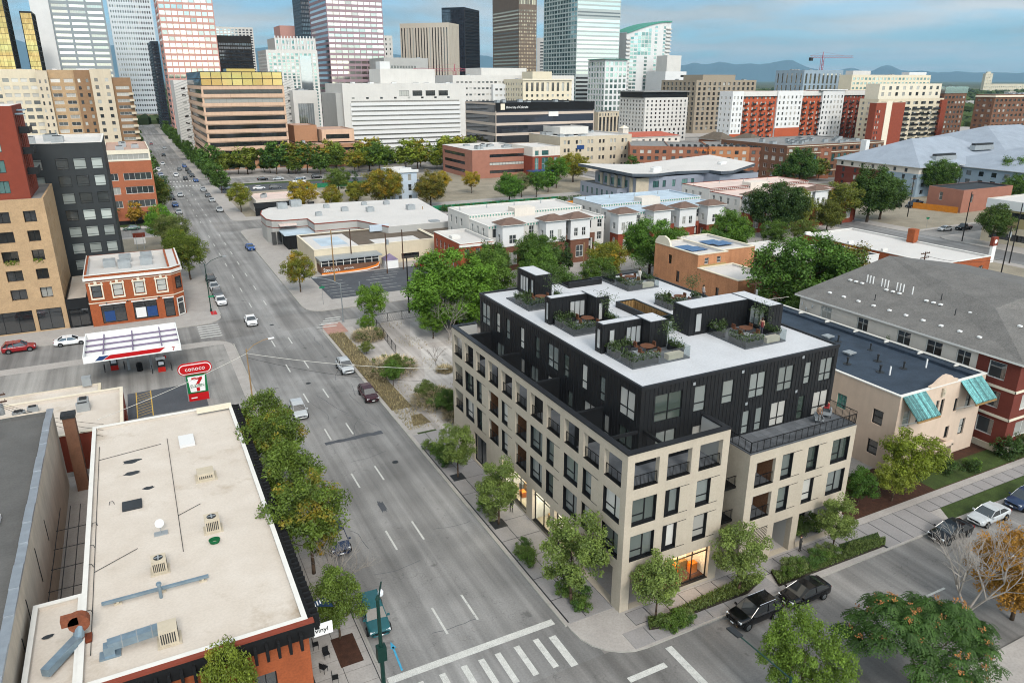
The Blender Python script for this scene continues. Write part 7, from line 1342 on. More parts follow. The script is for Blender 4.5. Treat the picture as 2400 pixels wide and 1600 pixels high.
GREEN = (.085,.135,.035);DEEP = (.045,.085,.028);LIME = (.15,.2,.035);OLIVE = (.12,.125,.035);YEL = (.28,.2,.03);DARKG = (.035,.06,.025);RUST = (.2,.11,.03)
def tree(kind,x,y,h,w,col,autumn,label,group=None,name='tree',rz=None,z=0.0,cat='tree',orange=False):
 col = (col[0] * 1.1,col[1] * 1.25,col[2] * .8)
 tm,cm,ph = proto(kind);t = thing(name,label,cat,(x,y,z),RND.uniform(0,6.28) if rz is None else rz,group);s = h / ph;sw = s * w
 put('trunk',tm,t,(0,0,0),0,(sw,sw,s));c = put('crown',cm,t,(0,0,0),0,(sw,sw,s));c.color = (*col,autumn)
 if orange:c.data = c.data.copy() if False else c.data
 return t
# street trees on the left pavement of the avenue
for i,(y,h,k,w) in enumerate(((46.6,6.6,'street2',.85),(55.5,9.4,'street',1.02),(63.5,9.2,'street2',1.0),(71.5,9.0,'street',1.02),(78.5,8.6,'street2',1.0))):
 tree(k,8.9,y,h,w,(.085,.115,.03),(.34,.44,.38,.44,.4)[i],('small street tree at the mulched pit beside the teal estate car','broad yellow flecked street tree over the dark blue off-roader','street tree above the green awning of the white roofed shop','yellow flecked street tree between the awning and the far shop corner','street tree at the far end of the black bracketed cornice')[i])
tree('street2',.6,40.0,8.3,.62,(.12,.14,.03),.4,'straggly small tree against the orange brick shop wall')
for i,(x,y,h) in enumerate(((26.5,65.0,6.6),(26.5,55.0,7.2),(26.8,42.0,8.6))):tree('young' if i % 2 else 'young2',x,y,h,1.1,(.125,.155,.06),0,('slim young tree in a square pit next to the mounded shrub bed','slim young tree in a square pit in front of the lit shopfronts','taller young green tree rising from a shrub bed at the building corner')[i],None,z=KERB)
for i,(x,y,h) in enumerate(((31.8,37.4,6.4),(40.0,36.9,6.6),(51.7,37.4,5.8))):tree('young2' if i % 2 else 'young',x,y,h,1.12,(.14,.17,.07),0,('young pale green tree in front of the lit shop window','young pale green tree by the gap between the two beige blocks','young pale green tree rising from the long shrub hedge')[i],z=KERB)
tree('bigl',46.4,113,14.2,1.36,(.09,.16,.03),0,'huge bright green tree overhanging the vacant lot fence');tree('big2',54.5,118.5,12.5,1.15,(.075,.12,.03),.1,'broad green tree behind the huge one at the vacant lot')
tree('street',33.6,119.4,8,.95,(.11,.18,.03),0,'bright green tree at the corner of the vacant lot fence');tree('street2',27.0,147.5,8.6,1.05,(.13,.13,.03),.5,'yellow green tree on the pavement beside the diner car park')
for x,y,h,c,a,lb,k in ((63,133,11,(.06,.1,.03),0,'dense dark green tree in front of the small red brick house','big2'),(74,134,11.5,(.06,.1,.03),0,'dense dark green tree in front of the white apartment row','big'),(81.5,136,10,DARKG,.0,'dark conifer beside the white apartment row','conifer'),(84,122,8.5,(.15,.14,.03),.42,'small yellow green tree below the white apartment bays','street'),(97,125,14.5,(.07,.13,.03),.0,'great round green tree left of the brick church','big'),(128,134,13,(.08,.14,.03),.0,'great green tree in front of the blue roofed row','big2'),(152,143,13.5,DARKG,0,'dark dense tree in front of the pink roofed row','big'),(164,146,10.5,OLIVE,.35,'browning thin tree beside the pink roofed row','street2'),(186,150,11,OLIVE,.4,'yellowing bushy tree at the red brick bays','street'),(196,149,15,(.045,.075,.025),0,'tall very dark tree at the end of the pink roofed row','big2'),(203,150,12,(.045,.075,.025),0,'dark tree at the corner of the gravel car park','big'),
  (98,84,14.5,(.06,.11,.03),0,'tall deep green tree behind the black roof terraces','big'),(109,86.5,12.5,(.11,.1,.03),.46,'reddening tree beside the white boxy house','big2'),(93,78,9.0,(.06,.1,.03),0,'green tree in the yard behind the grey shingle roof','street'),(195,111,9.5,(.06,.09,.03),.05,'single dark street tree in front of the cream commercial building','street2'),(178,78,9,(.05,.09,.03),.05,'dark tree at the right edge by the pole','street'),
  (61.5,100,7.5,YEL,.5,'small yellowing tree beside the old grey hipped house','street2'),(52,95,6,(.25,.15,.09),.2,'small russet tree behind the roof terrace notch','street'),(262,172,12,(.06,.1,.03),0,'full green tree beside the blue grey wing','big'),(285,160,13,(.07,.12,.03),0,'broad green tree in front of the dormer roof','big2'),(300,158,11,(.06,.1,.03),0,'green tree further along the dormer roof','big'),(240,216,14,(.05,.09,.03),0,'rounded green tree before the dark brown arched block','big2'),(262,226,8,OLIVE,.4,'small brown tree at the foot of the arched brick block','far'),(318,130,10,DEEP,0,'dark hedge-like tree at the far right edge','big')):
 tree(k,x,y,h * (1.18 if y < 125 or y > 140 else .92),1.12,c,a,lb,None)
# left pavement further up the avenue
for x,y,h,c,a,k,lb in ((8.0,168,9,(.1,.12,.03),.36,'street','rounded green and yellow tree over the parked cars by the brick corner shop'),(7.2,180,8,(.1,.13,.03),.36,'street2','leafy tree right behind the one over the parked cars'),(6.5,196,9,(.12,.13,.06),.3,'street','pale half bare tree beside the gravel lot'),(5.0,207,9.5,(.1,.19,.03),0,'street2','vivid green tree at the far end of the gravel lot'),(6.2,262,10,(.08,.1,.03),.4,'street2','olive street tree in front of the red brick office'),(6.5,272,10,DEEP,0,'street','dark green street tree beside the red brick office'),(-1.0,243,6,RUST,.55,'far2','orange brown small tree in front of the brick office'),(-8.6,246,6,DEEP,0,'far','dark green small tree left of the brick office')):
 tree(k,x,y,h * 1.15,1.12,c,a,lb)
for i in range(16):y = 290 + 26 * i;tree(('far','far2','far3')[i % 3],6.2,y,RND.uniform(8,11),1.0,(.06,.1,.03),RND.uniform(0,.25),'distant avenue tree on the beige apartment side','trees lining the far avenue, beige side')
for i in range(16):y = 300 + 24 * i;tree(('far2','far3','far')[i % 3],29.5,y,RND.uniform(8,11),1.0,(.06,.1,.03),RND.uniform(0,.25),'distant avenue tree on the tan office side','trees lining the far avenue, tan office side')
for i in range(23):x = 34 + 3.3 * i + RND.uniform(-2,2);tree(('far','far3','far2')[RND.randint(0,2)],x,352 + RND.uniform(-10,14),RND.uniform(7,15),RND.uniform(.9,1.4),RND.choice(((.055,.1,.03),(.07,.11,.03),(.1,.13,.03),(.13,.14,.03),(.16,.15,.03))),RND.choice((0,.1,.3,.48)),'green tree in the row along the foot of the tan banded office','trees at the foot of the tan office')
for i in range(22):x = 98 + 3.9 * i + RND.uniform(-2,2);tree(('far3','far2','far')[RND.randint(0,2)],x,350 + RND.uniform(-14,16),RND.uniform(8,16),RND.uniform(1,1.35),RND.choice(((.19,.19,.03),(.14,.16,.03),(.1,.14,.03),(.22,.17,.03))),RND.uniform(.2,.48),'yellow green tree in the belt in front of the white hospital','yellowing trees before the hospital')
for x,y,h,c,a,k,lb in ((30,253,8.5,(.16,.16,.03),.4,'street2','yellow green tree at the pub corner'),(47,238.5,10,YEL,.5,'street','golden yellow tree beside the white diner roof'),(56,238,8,(.17,.15,.03),.45,'street2','olive gold tree next to the golden one'),(66,244,8,(.2,.18,.04),.45,'street','yellow tree behind the parked red car'),(74,239,12,(.15,.13,.03),.5,'big','large orange and green tree before the pale blue house'),(69,256,10,DARKG,0,'conifer','dark conical conifer in the car park'),(89,236,11,(.12,.1,.03),.45,'big2','bronze tree right of the pale blue house'),(66,268,10,(.1,.13,.04),.1,'street','grey green tree left of the pale blue house'),(104,262,7.5,YEL,.52,'street2','orange yellow tree in the gravel car park'),(114,258,7.5,YEL,.5,'street','second orange yellow tree near the salmon office'),(96,250,5.5,(.1,.2,.04),0,'far','little lollipop green tree in the car park'),(117,232,9.5,(.07,.14,.03),0,'big2','lush green tree by the green mesh fence'),(131,238,8.5,(.07,.13,.03),0,'street','green tree beside the clinic canopy'),(126,240,8,(.16,.15,.12),.1,'street2','pale half dead tree by the orange wall'),(141,247,7,(.07,.14,.03),0,'far','green tree at the corner of the grey modern building'),(150,256,11,(.08,.15,.03),0,'street','bright green tree behind the grey modern building'),(165,268,11,(.2,.17,.03),.4,'big','flat topped yellow tree behind the modern roof'),(190,262,9,DEEP,0,'far2','green tree in front of the long brick block'),(236,222,8,DEEP,0,'far','green tree in the courtyard of the long brick block'),(300,240,10,(.09,.14,.03),.1,'far3','lime tree beside the orange flats')):
 tree(k,x,y,h * 1.15,1.12,c,a,lb)
for i in range(10):x = 90 + 5.5 * i;tree('shrubfar',x,224.5 + RND.uniform(-.6,.6),2.6,1.2,DEEP,0,'low round shrub along the green mesh fence','shrubs along the mesh fence',name='shrub',cat='shrub')
# stucco house garden
tree('street',66.6,39.8 + 1.2,7.2,1.15,(.15,.17,.03),.3,'lime and gold maple against the peach stucco house');tree('street2',60.2,41.6,4.4,1.05,(.045,.09,.02),.12,'dark green leafy bush tree at the end of the new building');tree('street',64.0,40.6,4.6,1.2,(.17,.18,.04),.35,'small yellow green tree beside the footway in front of the stucco house')
for x,y,s in ((74.6,41.6,2.0),(77.4,40.9,1.5),(84.2,40.9,2.7),(86.8,41.0,2.5)):tree('shrub',x,y,s,1.2,DARKG,0,'clipped dark green globe shrub in a front garden','globe shrubs in the front gardens',name='shrub',cat='shrub')
tree('conifer',83.3,57.5,10.2,.35,(.1,.14,.11),0,'blue green spruce between the stucco house and the shingle roof');tree('shrub',78.0,41.2,1.2,1.6,GREEN,0,'low spreading green bush by the garden path',name='shrub',cat='shrub')
# foreground trees, bottom right
def sumac():
 q = random.Random(31);t = thing('tree','spreading dark green tree with rust orange seed heads in the foreground','tree',(43.8,23.4,0));b = MB();tips = limbs(b,q,5.6,.2,4.2,14);b.build('trunk',MATS['bark'],t,smooth=True)
 b = MB();fl = MB();cl = []
 for k in range(250):
  a = q.uniform(0,2 * pi);r = 5.2 * math.sqrt(q.random()) * (.84 + .2 * sin(3 * a + 1) + .08 * sin(7 * a));z = 3.0 + 3.8 * math.sqrt(max(0,1 - (r / 5.3) ** 2)) * q.uniform(.72,1.0) + .55 * sin(2.1 * a + r) + .5 * sin(1.5 * r * cos(a)) * cos(1.3 * r * sin(a));cl.append(Vector((r * cos(a),r * sin(a) * .95,z)))
 for c in cl:
  base = q.random()
  for i in range(11):                                   # drooping fronds of paired leaflets
   a = 2 * pi * i / 11 + q.random();L_ = q.uniform(.55,.85);tilt = q.uniform(-.15,.5)
   for j in range(6):
    f = (j + 1) / 6;p = c + Vector((cos(a) * L_ * f,sin(a) * L_ * f,tilt * L_ * f - .75 * L_ * f * f));sd_ = Vector((-sin(a),cos(a),0));dr = Vector((cos(a),sin(a),-.6))
    for sg in (-1,1):e = p + sd_ * sg * .19 + dr * .06 + Vector((0,0,-.04));b.cr = max(0,min(1,base * .5 + q.uniform(0,.5)));b.face([tuple(p),tuple(p.lerp(e,.5) + dr * .06),tuple(e),tuple(p.lerp(e,.5) - dr * .05)])
  if q.random() < .22:
   for i in range(14):v = Vector((q.gauss(0,.11),q.gauss(0,.11),q.uniform(.0,.26)));fl.cr = q.random();p = c + v + Vector((0,0,.1));fl.face([tuple(p),tuple(p + Vector((.1,.02,.05))),tuple(p + Vector((.03,.1,.08)))])
 o = b.build('crown',LF,t,attr=True);o.color = (.045,.095,.022,0);o = fl.build('seed_heads',LF,t,attr=True);o.color = (.27,.12,.035,0)
sumac()
tree('near',34.6,25.6,8.0,.8,(.1,.145,.032),.1,'feathery light green tree in the foreground beside the rust tipped one')
def bare(label,x,y,h,seed,spread=.9,mat='bark_grey',depth=6,r=.16,up=.75,name='bare_tree'):
 q = random.Random(seed);t = thing(name,label,'tree',(x,y,0),0);b = MB();
 def grow(p,d,l,r_,n):
  e = p + d * l;b.tube(p,e,r_,r_ * .68,5 if n > 3 else 3,0,False)
  if n == 0:return
  for k in range(3 if n > 2 else 2):
   v = (d + Vector((q.gauss(0,spread * .5),q.gauss(0,spread * .5),q.uniform(-.05,up) * .5))).normalized();grow(e,v,l * q.uniform(.62,.86),r_ * .62,n - 1)
 b2 = b;m = Vector((0,0,1));b.tube((0,0,0),(0,0,h * .16),r * 1.1,r,7);
 for k in range(4):a = k * pi / 2 + q.uniform(-.4,.4);grow(Vector((0,0,h * .15)),Vector((cos(a) * .55,sin(a) * .55,1)).normalized(),h * .23,r * .7,depth - 1)
 b.build('branches',MATS[mat],t);return t
bare('leafless silver grey tree spreading over the side street',52.8,25.8,9.8,3,.9);bare('small leafless grey tree over the parked teal car',10.4,51.2,6.4,8,1.0,depth=6,r=.1);
def autumn_tree():
 t = tree('near',57.2,24.6,8.2,.95,(.3,.135,.035),0,'copper orange autumn tree beside the leafless grey one');return t
autumn_tree()
bare('half dead bare crown in front of the huge green tree',42.6,106.5,9,12,1.0,depth=6,r=.1);bare('thin dry sapling in the vacant lot',36.5,97.0,4.2,15,.9,'bark',4,.05);bare('thin dry sapling beside the lot path',38.5,88.0,3.6,17,.9,'bark',4,.05)
# dry overgrown bushes along the vacant lot
def dry_bush(label,x,y,r,h,seed,green):
 q = random.Random(seed);t = thing('dry_bush',label,'bush',(x,y,KERB),0,None);b = MB()
 for i in range(2200):
  a = q.uniform(0,2 * pi);rr = r * math.sqrt(q.random());s = Vector((rr * cos(a) * .8,rr * sin(a) * .8,q.uniform(0,h * .7) * (1 - .5 * rr / r)));d = Vector((cos(a) * q.uniform(.2,1),sin(a) * q.uniform(.2,1),q.uniform(.1,.9)));l = q.uniform(.5,1.1);e = s + d * l + Vector((0,0,-.2 * l));w = d.cross(Vector((0,0,1))).normalized() * .035;b.cr = q.random();m = s.lerp(e,.5) + Vector((0,0,.12));b.face([tuple(s - w),tuple(m - w),tuple(e),tuple(m + w),tuple(s + w)])
 o = b.build('dry_blades',LF,t,attr=True);o.color = (.42,.35,.24,0)
 b = MB();leaves(b,q,[],(0,0,h * .35),r * .8,h * .4,int(14 * green),70,.11,.45);o = b.build('green_leaves',LF,t,attr=True);o.color = (.08,.12,.03,0)
dry_bush('sprawling dry bush with straw coloured stalks beside the parked black car',29.8,97.5,4.6,3.2,1,2.0);dry_bush('tangled dry bush between the lot path and the new building',31.2,84.0,3.8,3.2,2,3.0);dry_bush('small dry bush close to the beige brick corner',32.6,78.6,2.6,2.8,5,2.6);dry_bush('low dry weeds on the broken concrete of the lot',36.8,94.2,1.1,.5,3,.4);dry_bush('green weedy clump at the foot of the corner lot tree',31.0,113.5,3.2,2.2,4,3.4)
tree('street2',28.3,92.3,4.0,1.0,(.07,.12,.03),.3,'small round green tree on the dry verge behind the black car')
# planted beds round the new building: each shrub its own plant
def bed(pts,lab,grp,q):
 for x,y,s in pts:tree('shrub',x,y,s,1.15,q.choice(((.09,.12,.05),(.07,.11,.03),(.11,.13,.07),(.05,.09,.03))),0,lab,grp,name='shrub',cat='shrub',z=KERB)
q = random.Random(21)
bed([(26.2 + q.uniform(-.3,.9),68.2 + .8 * i,q.uniform(1.1,1.8)) for i in range(6)],'grey green mounded shrub at the far end of the slab pavement','shrubs at the far end of the slab pavement',q);bed([(26.0 + q.uniform(-.2,.8),56.2 + .6 * i,q.uniform(1.0,1.5)) for i in range(4)],'rounded shrub beside the middle young tree','shrubs beside the middle young tree',q);bed([(26.2 + q.uniform(-.3,.8),48.2 + .55 * i,q.uniform(1.0,1.5)) for i in range(5)],'rounded shrub in the pavement bed between two young trees','shrubs in the pavement bed',q);bed([(26.6 + q.uniform(-.4,1.6),40.7 + .5 * i,q.uniform(.9,1.4)) for i in range(6)],'flowering low shrub at the foot of the corner tree','shrubs at the foot of the corner tree',q);bed([(31.6 + q.uniform(0,2.4),35.8 + q.uniform(0,1.0),q.uniform(.9,1.4)) for i in range(7)],'low shrub round the tree before the lit shop','shrubs before the lit shop',q);bed([(45.2 + .62 * i,36.6 + q.uniform(-.2,.5),q.uniform(1.0,1.5)) for i in range(11)],'leafy shrub in the long bed beside the entrance','shrubs in the long entrance bed',q);bed([(50.4 + .7 * i,40.6,q.uniform(1.2,1.8)) for i in range(4)],'brownish ornamental shrub beside the carport','shrubs beside the carport',q)
def hedge(label,poly,h,n,seed,col=(.09,.13,.035)):
 q = random.Random(seed);x0 = min(p[0] for p in poly);x1 = max(p[0] for p in poly);y0 = min(p[1] for p in poly);y1 = max(p[1] for p in poly);b = MB();t = thing('hedge',label,'hedge',((x0 + x1) / 2,(y0 + y1) / 2,KERB));cx,cy = (x0 + x1) / 2,(y0 + y1) / 2
 def inside(x,y):
  c = False
  for (ax,ay),(bx,by) in zip(poly,poly[1:] + poly[:1]):
   if (ay > y) != (by > y) and x < (bx - ax) * (y - ay) / (by - ay) + ax:c = not c
  return c
 k = 0
 while k < n:
  x,y = q.uniform(x0,x1),q.uniform(y0,y1)
  if not inside(x,y):continue
  k += 1;z = h * q.uniform(.4,1.05);nrm = Vector((q.gauss(0,.6),q.gauss(0,.6),.8)).normalized();u = nrm.orthogonal().normalized();w = nrm.cross(u);s = q.uniform(.05,.1);b.cr = q.random();p = Vector((x - cx,y - cy,z));b.face([tuple(p - u * s),tuple(p + w * s * .6),tuple(p + u * s),tuple(p - w * s * .6)])
 b2 = MB();b2.prism([(x - cx,y - cy) for x,y in poly],0,h * .55);b2.build('soil_mound',MATS['soil'],t);o = b.build('leaves',LF,t,attr=True);o.color = (*col,0)
hedge('clipped green hedge strip between the lit shop and the kerb',[(33.0,36.5),(40.6,36.4),(43.2,37.2),(41.8,38.0),(33.6,37.4)],.4,6000,1);hedge('long clipped green hedge along the kerb by the entrance',[(43.6,35.9),(56.6,35.7),(57.6,36.4),(54,37.4),(52,36.5),(46,36.4),(44.4,37.6)],.35,8000,2);hedge('flat green groundcover patch at the end of the hedge',[(52.2,36.6),(57.0,36.3),(57.8,37.4),(53.0,37.7)],.12,3500,3,(.06,.1,.03));hedge('low green hedge at the kerb corner of the lit shop',[(30.6,36.6),(33,35.9),(33.4,37.0),(31.2,37.6)],.4,2000,5)
# planting on the roof terraces belongs to each terrace planter
for o,boxes,seed in PLANT_SPOTS:
 q = random.Random(seed);b = MB()
 for x0,y0,x1,y1,z in boxes:
  n = int((x1 - x0) * (y1 - y0) * 480) + 140
  for i in range(n):
   p = Vector((q.uniform(x0 - .1,x1 + .1),q.uniform(y0 - .1,y1 + .1),z + abs(q.gauss(0,.25))));nrm = Vector((q.gauss(0,.7),q.gauss(0,.7),.7)).normalized();u = nrm.orthogonal().normalized();w = nrm.cross(u);s = q.uniform(.06,.13);b.cr = q.random();b.face([tuple(p - u * s),tuple(p + w * s * .5),tuple(p + u * s),tuple(p - w * s * .5)])
 x0,y0,x1,y1,z = boxes[3];cx,cy = x1 - .3,y1;b.tube((cx,cy,z - .4),(cx,cy,z + 1.0),.03,.02,5)
 for i in range(420):v = Vector((q.gauss(0,.45),q.gauss(0,.45),q.gauss(0,.4)));p = Vector((cx,cy,z + 1.6)) + v;s = q.uniform(.05,.1);b.cr = q.random();u = Vector((q.gauss(0,1),q.gauss(0,1),q.gauss(0,.5))).normalized();w = u.orthogonal().normalized();b.face([tuple(p - u * s),tuple(p + w * s * .5),tuple(p + u * s),tuple(p - w * s * .5)])
 g = b.build('planting',LF,o,attr=True);g.color = (.05,.08,.03,0)
# the wooded plain: nobody could count it
def far_wood():
 q = random.Random(77);b = MB()
 for i in range(7000):
  a = YAW + radians(q.uniform(-36,36));r = 820 * (1 + 3.2 * q.random() ** 1.6);x,y = r * sin(a),r * cos(a)
  s = q.uniform(3.5,8) * (1 + r / 5000);b.cr = q.random();z = s * q.uniform(.6,.9);n = 5
  top = (x + q.uniform(-.3,.3) * s,y,z * 1.35);ring = [(x + s * cos(2 * pi * k / n + i) * q.uniform(.7,1.2),y + s * sin(2 * pi * k / n + i),z * q.uniform(.5,.9)) for k in range(n)];low = [(p[0] + (p[0] - x) * -.2,p[1],0) for p in ring]
  for k in range(n):b.face([ring[k],ring[(k + 1) % n],top]);b.face([low[k],low[(k + 1) % n],ring[(k + 1) % n],ring[k]])
 o = b.build('distant_wood',LF,attr=True);o.color = (.05,.075,.03,.1);stuff(o);o['label'] = 'belt of dark green trees across the plain towards the mountains';o['category'] = 'wood'
far_wood()
for x,y,h,c,lb in ((70,126,9,(.07,.12,.03),'leafy tree in the yards behind the huge lot tree'),(89,131,7,(.06,.1,.03),'leafy tree between the yellow tree and the white bays'),(108,131,8.5,(.08,.13,.03),'leafy tree right of the great round one'),(117,128,8,(.06,.11,.03),'leafy tree behind the church solar roofs'),(138,130,8,(.07,.11,.03),'leafy tree beside the great tree of the blue roofed row'),(146,128,8,(.1,.12,.04),'thin leafy tree near the pink roofed row'),(172,143,9,(.1,.1,.03),'bronze leafy tree at the pink roofed row'),(120,116,7,(.06,.1,.03),'low leafy tree behind the brown brick house'),(60,108,8,(.08,.13,.03),'leafy tree left of the old hipped house'),(66,112,9,(.06,.1,.03),'leafy tree behind the old hipped house'),(78,116,8,(.07,.11,.03),'leafy tree in the yard below the white bays'),(104,80,9,(.06,.1,.03),'leafy tree at the back of the grey shingle roof'),(270,150,10,(.06,.1,.03),'leafy tree behind the plain brick box'),(293,150,12,(.07,.11,.03),'leafy tree at the end of the plain brick box')):
 tree('street' if h < 9 else 'big2',x,y,h * 1.1,1.1,c,RND.choice((0,0,.25)),lb)
def weeds():
 q = random.Random(91);b = MB()
 for i in range(5200):
  if i % 2:x,y = q.uniform(25.6,28.2),q.uniform(78,119)
  else:
   x,y = q.uniform(28.5,44),q.uniform(77,120)
   if sin(x * .9) + sin(y * .55 + x * .3) < .55:continue
  for k in range(2):
   a = q.uniform(0,6.28);l = q.uniform(.12,.4);b.cr = q.random();w = .03;b.face([(x - w * sin(a),y + w * cos(a),KERB),(x + w * sin(a),y - w * cos(a),KERB),(x + l * .6 * cos(a),y + l * .6 * sin(a),KERB + l)])
 o = stuff(b.build('weeds',LF,attr=True));o.color = (.32,.27,.16,0);o['label'] = 'dry weeds and tufts on the verge and vacant lot';o['category'] = 'weeds'
weeds()
for x,y,h,w,c,lb in ((31.6,80.0,3.8,1.35,(.055,.09,.025),'big dark green bush pressed against the far corner of the new building'),(30.6,85.2,3.2,1.3,(.1,.12,.05),'olive bush growing through the tangled dry stalks'),(29.8,96.0,3.4,1.3,(.1,.12,.05),'olive bush inside the sprawling dry bush'),(40.5,108.5,5.0,1.3,(.09,.15,.03),'low bright green tree under the skirts of the huge lot tree'),(52,108,6.5,1.3,(.07,.12,.03),'green tree between the huge lot tree and the new building'),(31.8,117.2,3.0,1.4,(.1,.16,.03),'bright green scrub at the foot of the corner lot tree'),(28.6,106.5,2.2,1.4,(.12,.13,.05),'scrubby bush on the verge behind the silver off-roader')):
 tree('street2' if h < 4 else 'street',x,y,h,w,c,.1,lb,name='bush' if h < 4 else 'tree',cat='bush' if h < 4 else 'tree')
# ================================================================ vehicles
PAINT('car_paint');GLASS('car_glass',(.012,.014,.016),(.03,.034,.036),0,rough=.04)
def wheel_meshes(r):
 t = MB();n = 14
 for k in range(n):
  a,c = 2 * pi * k / n,2 * pi * (k + 1) / n
  for r0,y0,r1,y1 in ((r * .66,-.11,r * .95,-.11),(r * .95,-.11,r,-.06),(r,-.06,r,.06),(r,.06,r * .95,.11),(r * .95,.11,r * .66,.11)):t.face([(r0 * cos(a),y0,r0 * sin(a)),(r0 * cos(c),y0,r0 * sin(c)),(r1 * cos(c),y1,r1 * sin(c)),(r1 * cos(a),y1,r1 * sin(a))])
 m = MB();m.tube((0,-.09,0),(0,.09,0),r * .67,r * .67,n)
 for k in range(5):a = 2 * pi * k / 5;m.obox((r * .34 * cos(a),-.1,r * .34 * sin(a)),(r * .3 * cos(a),0,r * .3 * sin(a)),(0,.02,0),(-.05 * sin(a),0,.05 * cos(a)));m.obox((r * .34 * cos(a),.1,r * .34 * sin(a)),(r * .3 * cos(a),0,r * .3 * sin(a)),(0,.02,0),(-.05 * sin(a),0,.05 * cos(a)))
 return t.mesh('tyre',[MATS['tyre']],smooth=True),m.mesh('rim',[MATS['rim']])
CARK = {   # length, width, height, belt height, bonnet height, x of windscreen base, roof front, roof rear, rear base (fraction from nose), wheel radius, boot height
 'sedan':(4.7,1.82,1.45,.95,.88,.26,.43,.72,.9,.33,1.02),'suv':(4.6,1.88,1.68,1.06,1.0,.24,.42,.86,.98,.37,1.12),'hatch':(4.5,1.8,1.46,.97,.92,.22,.44,.76,.97,.34,1.12),'wagon':(4.8,1.8,1.5,.94,.88,.28,.42,.88,.98,.33,1.0),'pickup':(5.5,1.95,1.85,1.12,1.08,.3,.4,.56,.62,.4,1.1),'van':(5.6,2.0,2.4,1.3,1.2,.16,.27,.985,.995,.36,1.4)}
def make_car(kind):
 L,W,Hh,belt,bon,xw,xf,xr_,xb,wr,boot = CARK[kind];hw = W / 2;t = thing('car' if kind not in ('pickup','van') else kind,'car','car' if kind not in ('pickup','van') else kind)
 b = MB();X = lambda f:L / 2 - f * L                       # nose towards +x
 st = [(0.0,.38,bon - .2,.72),(.025,.27,bon - .1,.88),(.09,.22,bon - .03,.97),(.2,.2,bon,1.0),(xw,.2,belt - .01,1.0),((xw + xb) / 2,.2,belt,1.0),(xb,.2,belt + .02 if xb > .95 else boot,.99),(.955 if xb < .95 else .99,.24,boot,.95),(.985 if xb < .95 else .996,.3,boot - .08,.88),(1.0,.42,boot - .22,.8)]
 rows = []
 for f,zl,zt,k in st:
  x = X(f);h = hw * k;zm = zl + (zt - zl) * .55
  rows.append([b.P(x,s * y,z) for s,y,z in ((-1,h * .55,zt + .015),(-1,h * .86,zt),(-1,h * .97,zt - .07),(-1,h,zm),(-1,h * .97,zl + .1),(-1,h * .88,zl),(1,h * .88,zl),(1,h * .97,zl + .1),(1,h,zm),(1,h * .97,zt - .07),(1,h * .86,zt),(1,h * .55,zt + .015))])
 for r0,r1 in zip(rows[:-1],rows[1:]):
  for k in range(12):b.f.append((r0[k],r0[(k + 1) % 12],r1[(k + 1) % 12],r1[k]));b.m.append(0)
 b.f.append(tuple(rows[0]));b.m.append(0);b.f.append(tuple(reversed(rows[-1])));b.m.append(0)
 bo = b.build('body',MATS['car_paint'],t,smooth=True);ms = bo.modifiers.new('sub','SUBSURF');ms.levels = 1;ms.render_levels = 1;b = MB()
 # greenhouse corners
 hb,ht = hw * .9,hw * .74;zr = Hh
 A = [Vector((X(xw),s * hb,belt - .03)) for s in (-1,1)];Fr = [Vector((X(xf),s * ht,zr - .05)) for s in (-1,1)];Rr = [Vector((X(xr_),s * ht,zr - .04)) for s in (-1,1)];Bk = [Vector((X(xb),s * hb * .97,belt)) for s in (-1,1)];mid = X((xf + xr_) / 2)
 b.face([Fr[0],Fr[1],(mid,ht,zr + .02),(mid,-ht,zr + .02)]);b.face([(mid,-ht,zr + .02),(mid,ht,zr + .02),Rr[1],Rr[0]])
 for s in (0,1):
  sg = -1 if s == 0 else 1
  for p,q_ in ((A[s],Fr[s]),(Bk[s],Rr[s])):b.tube(p,q_,.032,.032,5)
  b.tube(Fr[s],Rr[s],.04,.04,5);f = .52;b.tube(Vector((X(xw + (xb - xw) * f),sg * hb,belt - .02)),Vector((X(xf + (xr_ - xf) * f),sg * ht,zr - .03)),.045,.04,5)
  if kind in ('suv','wagon','van'):f = .8;b.tube(Vector((X(xw + (xb - xw) * f),sg * hb,belt - .02)),Vector((X(xf + (xr_ - xf) * f),sg * ht,zr - .03)),.05,.05,5)
  b.obox((X(xw + .03),sg * (hw + .06),belt + .03),(.06,0,0),(0,.1,0),(0,0,.07))
 if kind == 'pickup':b.box(X(1.0) + .03,-hw * .84,boot - .02,X(xb) - .1,hw * .84,boot + .005)
 b.build('cabin',MATS['car_paint'],t)
 for f in (.18,.8):
  for s in (-1,1):m = MB();m.tube((X(f),s * (hw * .9),wr + .03),(X(f),s * (hw + .004),wr + .03),wr * 1.14,wr * 1.14,14);m.build('wheel_arch',MATS['tyre'],t)
 def pane(name,pts):
  m = MB();m.face([tuple(p) for p in pts]);m.build(name,MATS['car_glass'],t)
 pane('windscreen',(A[0],A[1],Fr[1],Fr[0]));pane('rear_window',(Bk[1],Bk[0],Rr[0],Rr[1]))
 pane('side_window',(A[1],Bk[1],Rr[1],Fr[1]));pane('side_window',(Bk[0],A[0],Fr[0],Rr[0]))
 if kind == 'suv':
  for s in (-1,1):m = MB();m.tube((X(xf + .04),s * ht * .93,zr + .07),(X(xr_ - .04),s * ht * .93,zr + .07),.025,.025,5);m.build('roof_rail',MATS['chrome'],t)
 for s in (-1,1):
  m = MB();m.obox((X(.035),s * hw * .68,bon - .18),(.06,0,0),(0,.17,0),(0,0,.07));m.build('headlight',MATS['lamp_glass'],t);m = MB();m.obox((X(.992),s * hw * .72,boot - .2),(.05,0,0),(0,.13,0),(0,0,.09));m.build('taillight',MATS['tail_red'],t)
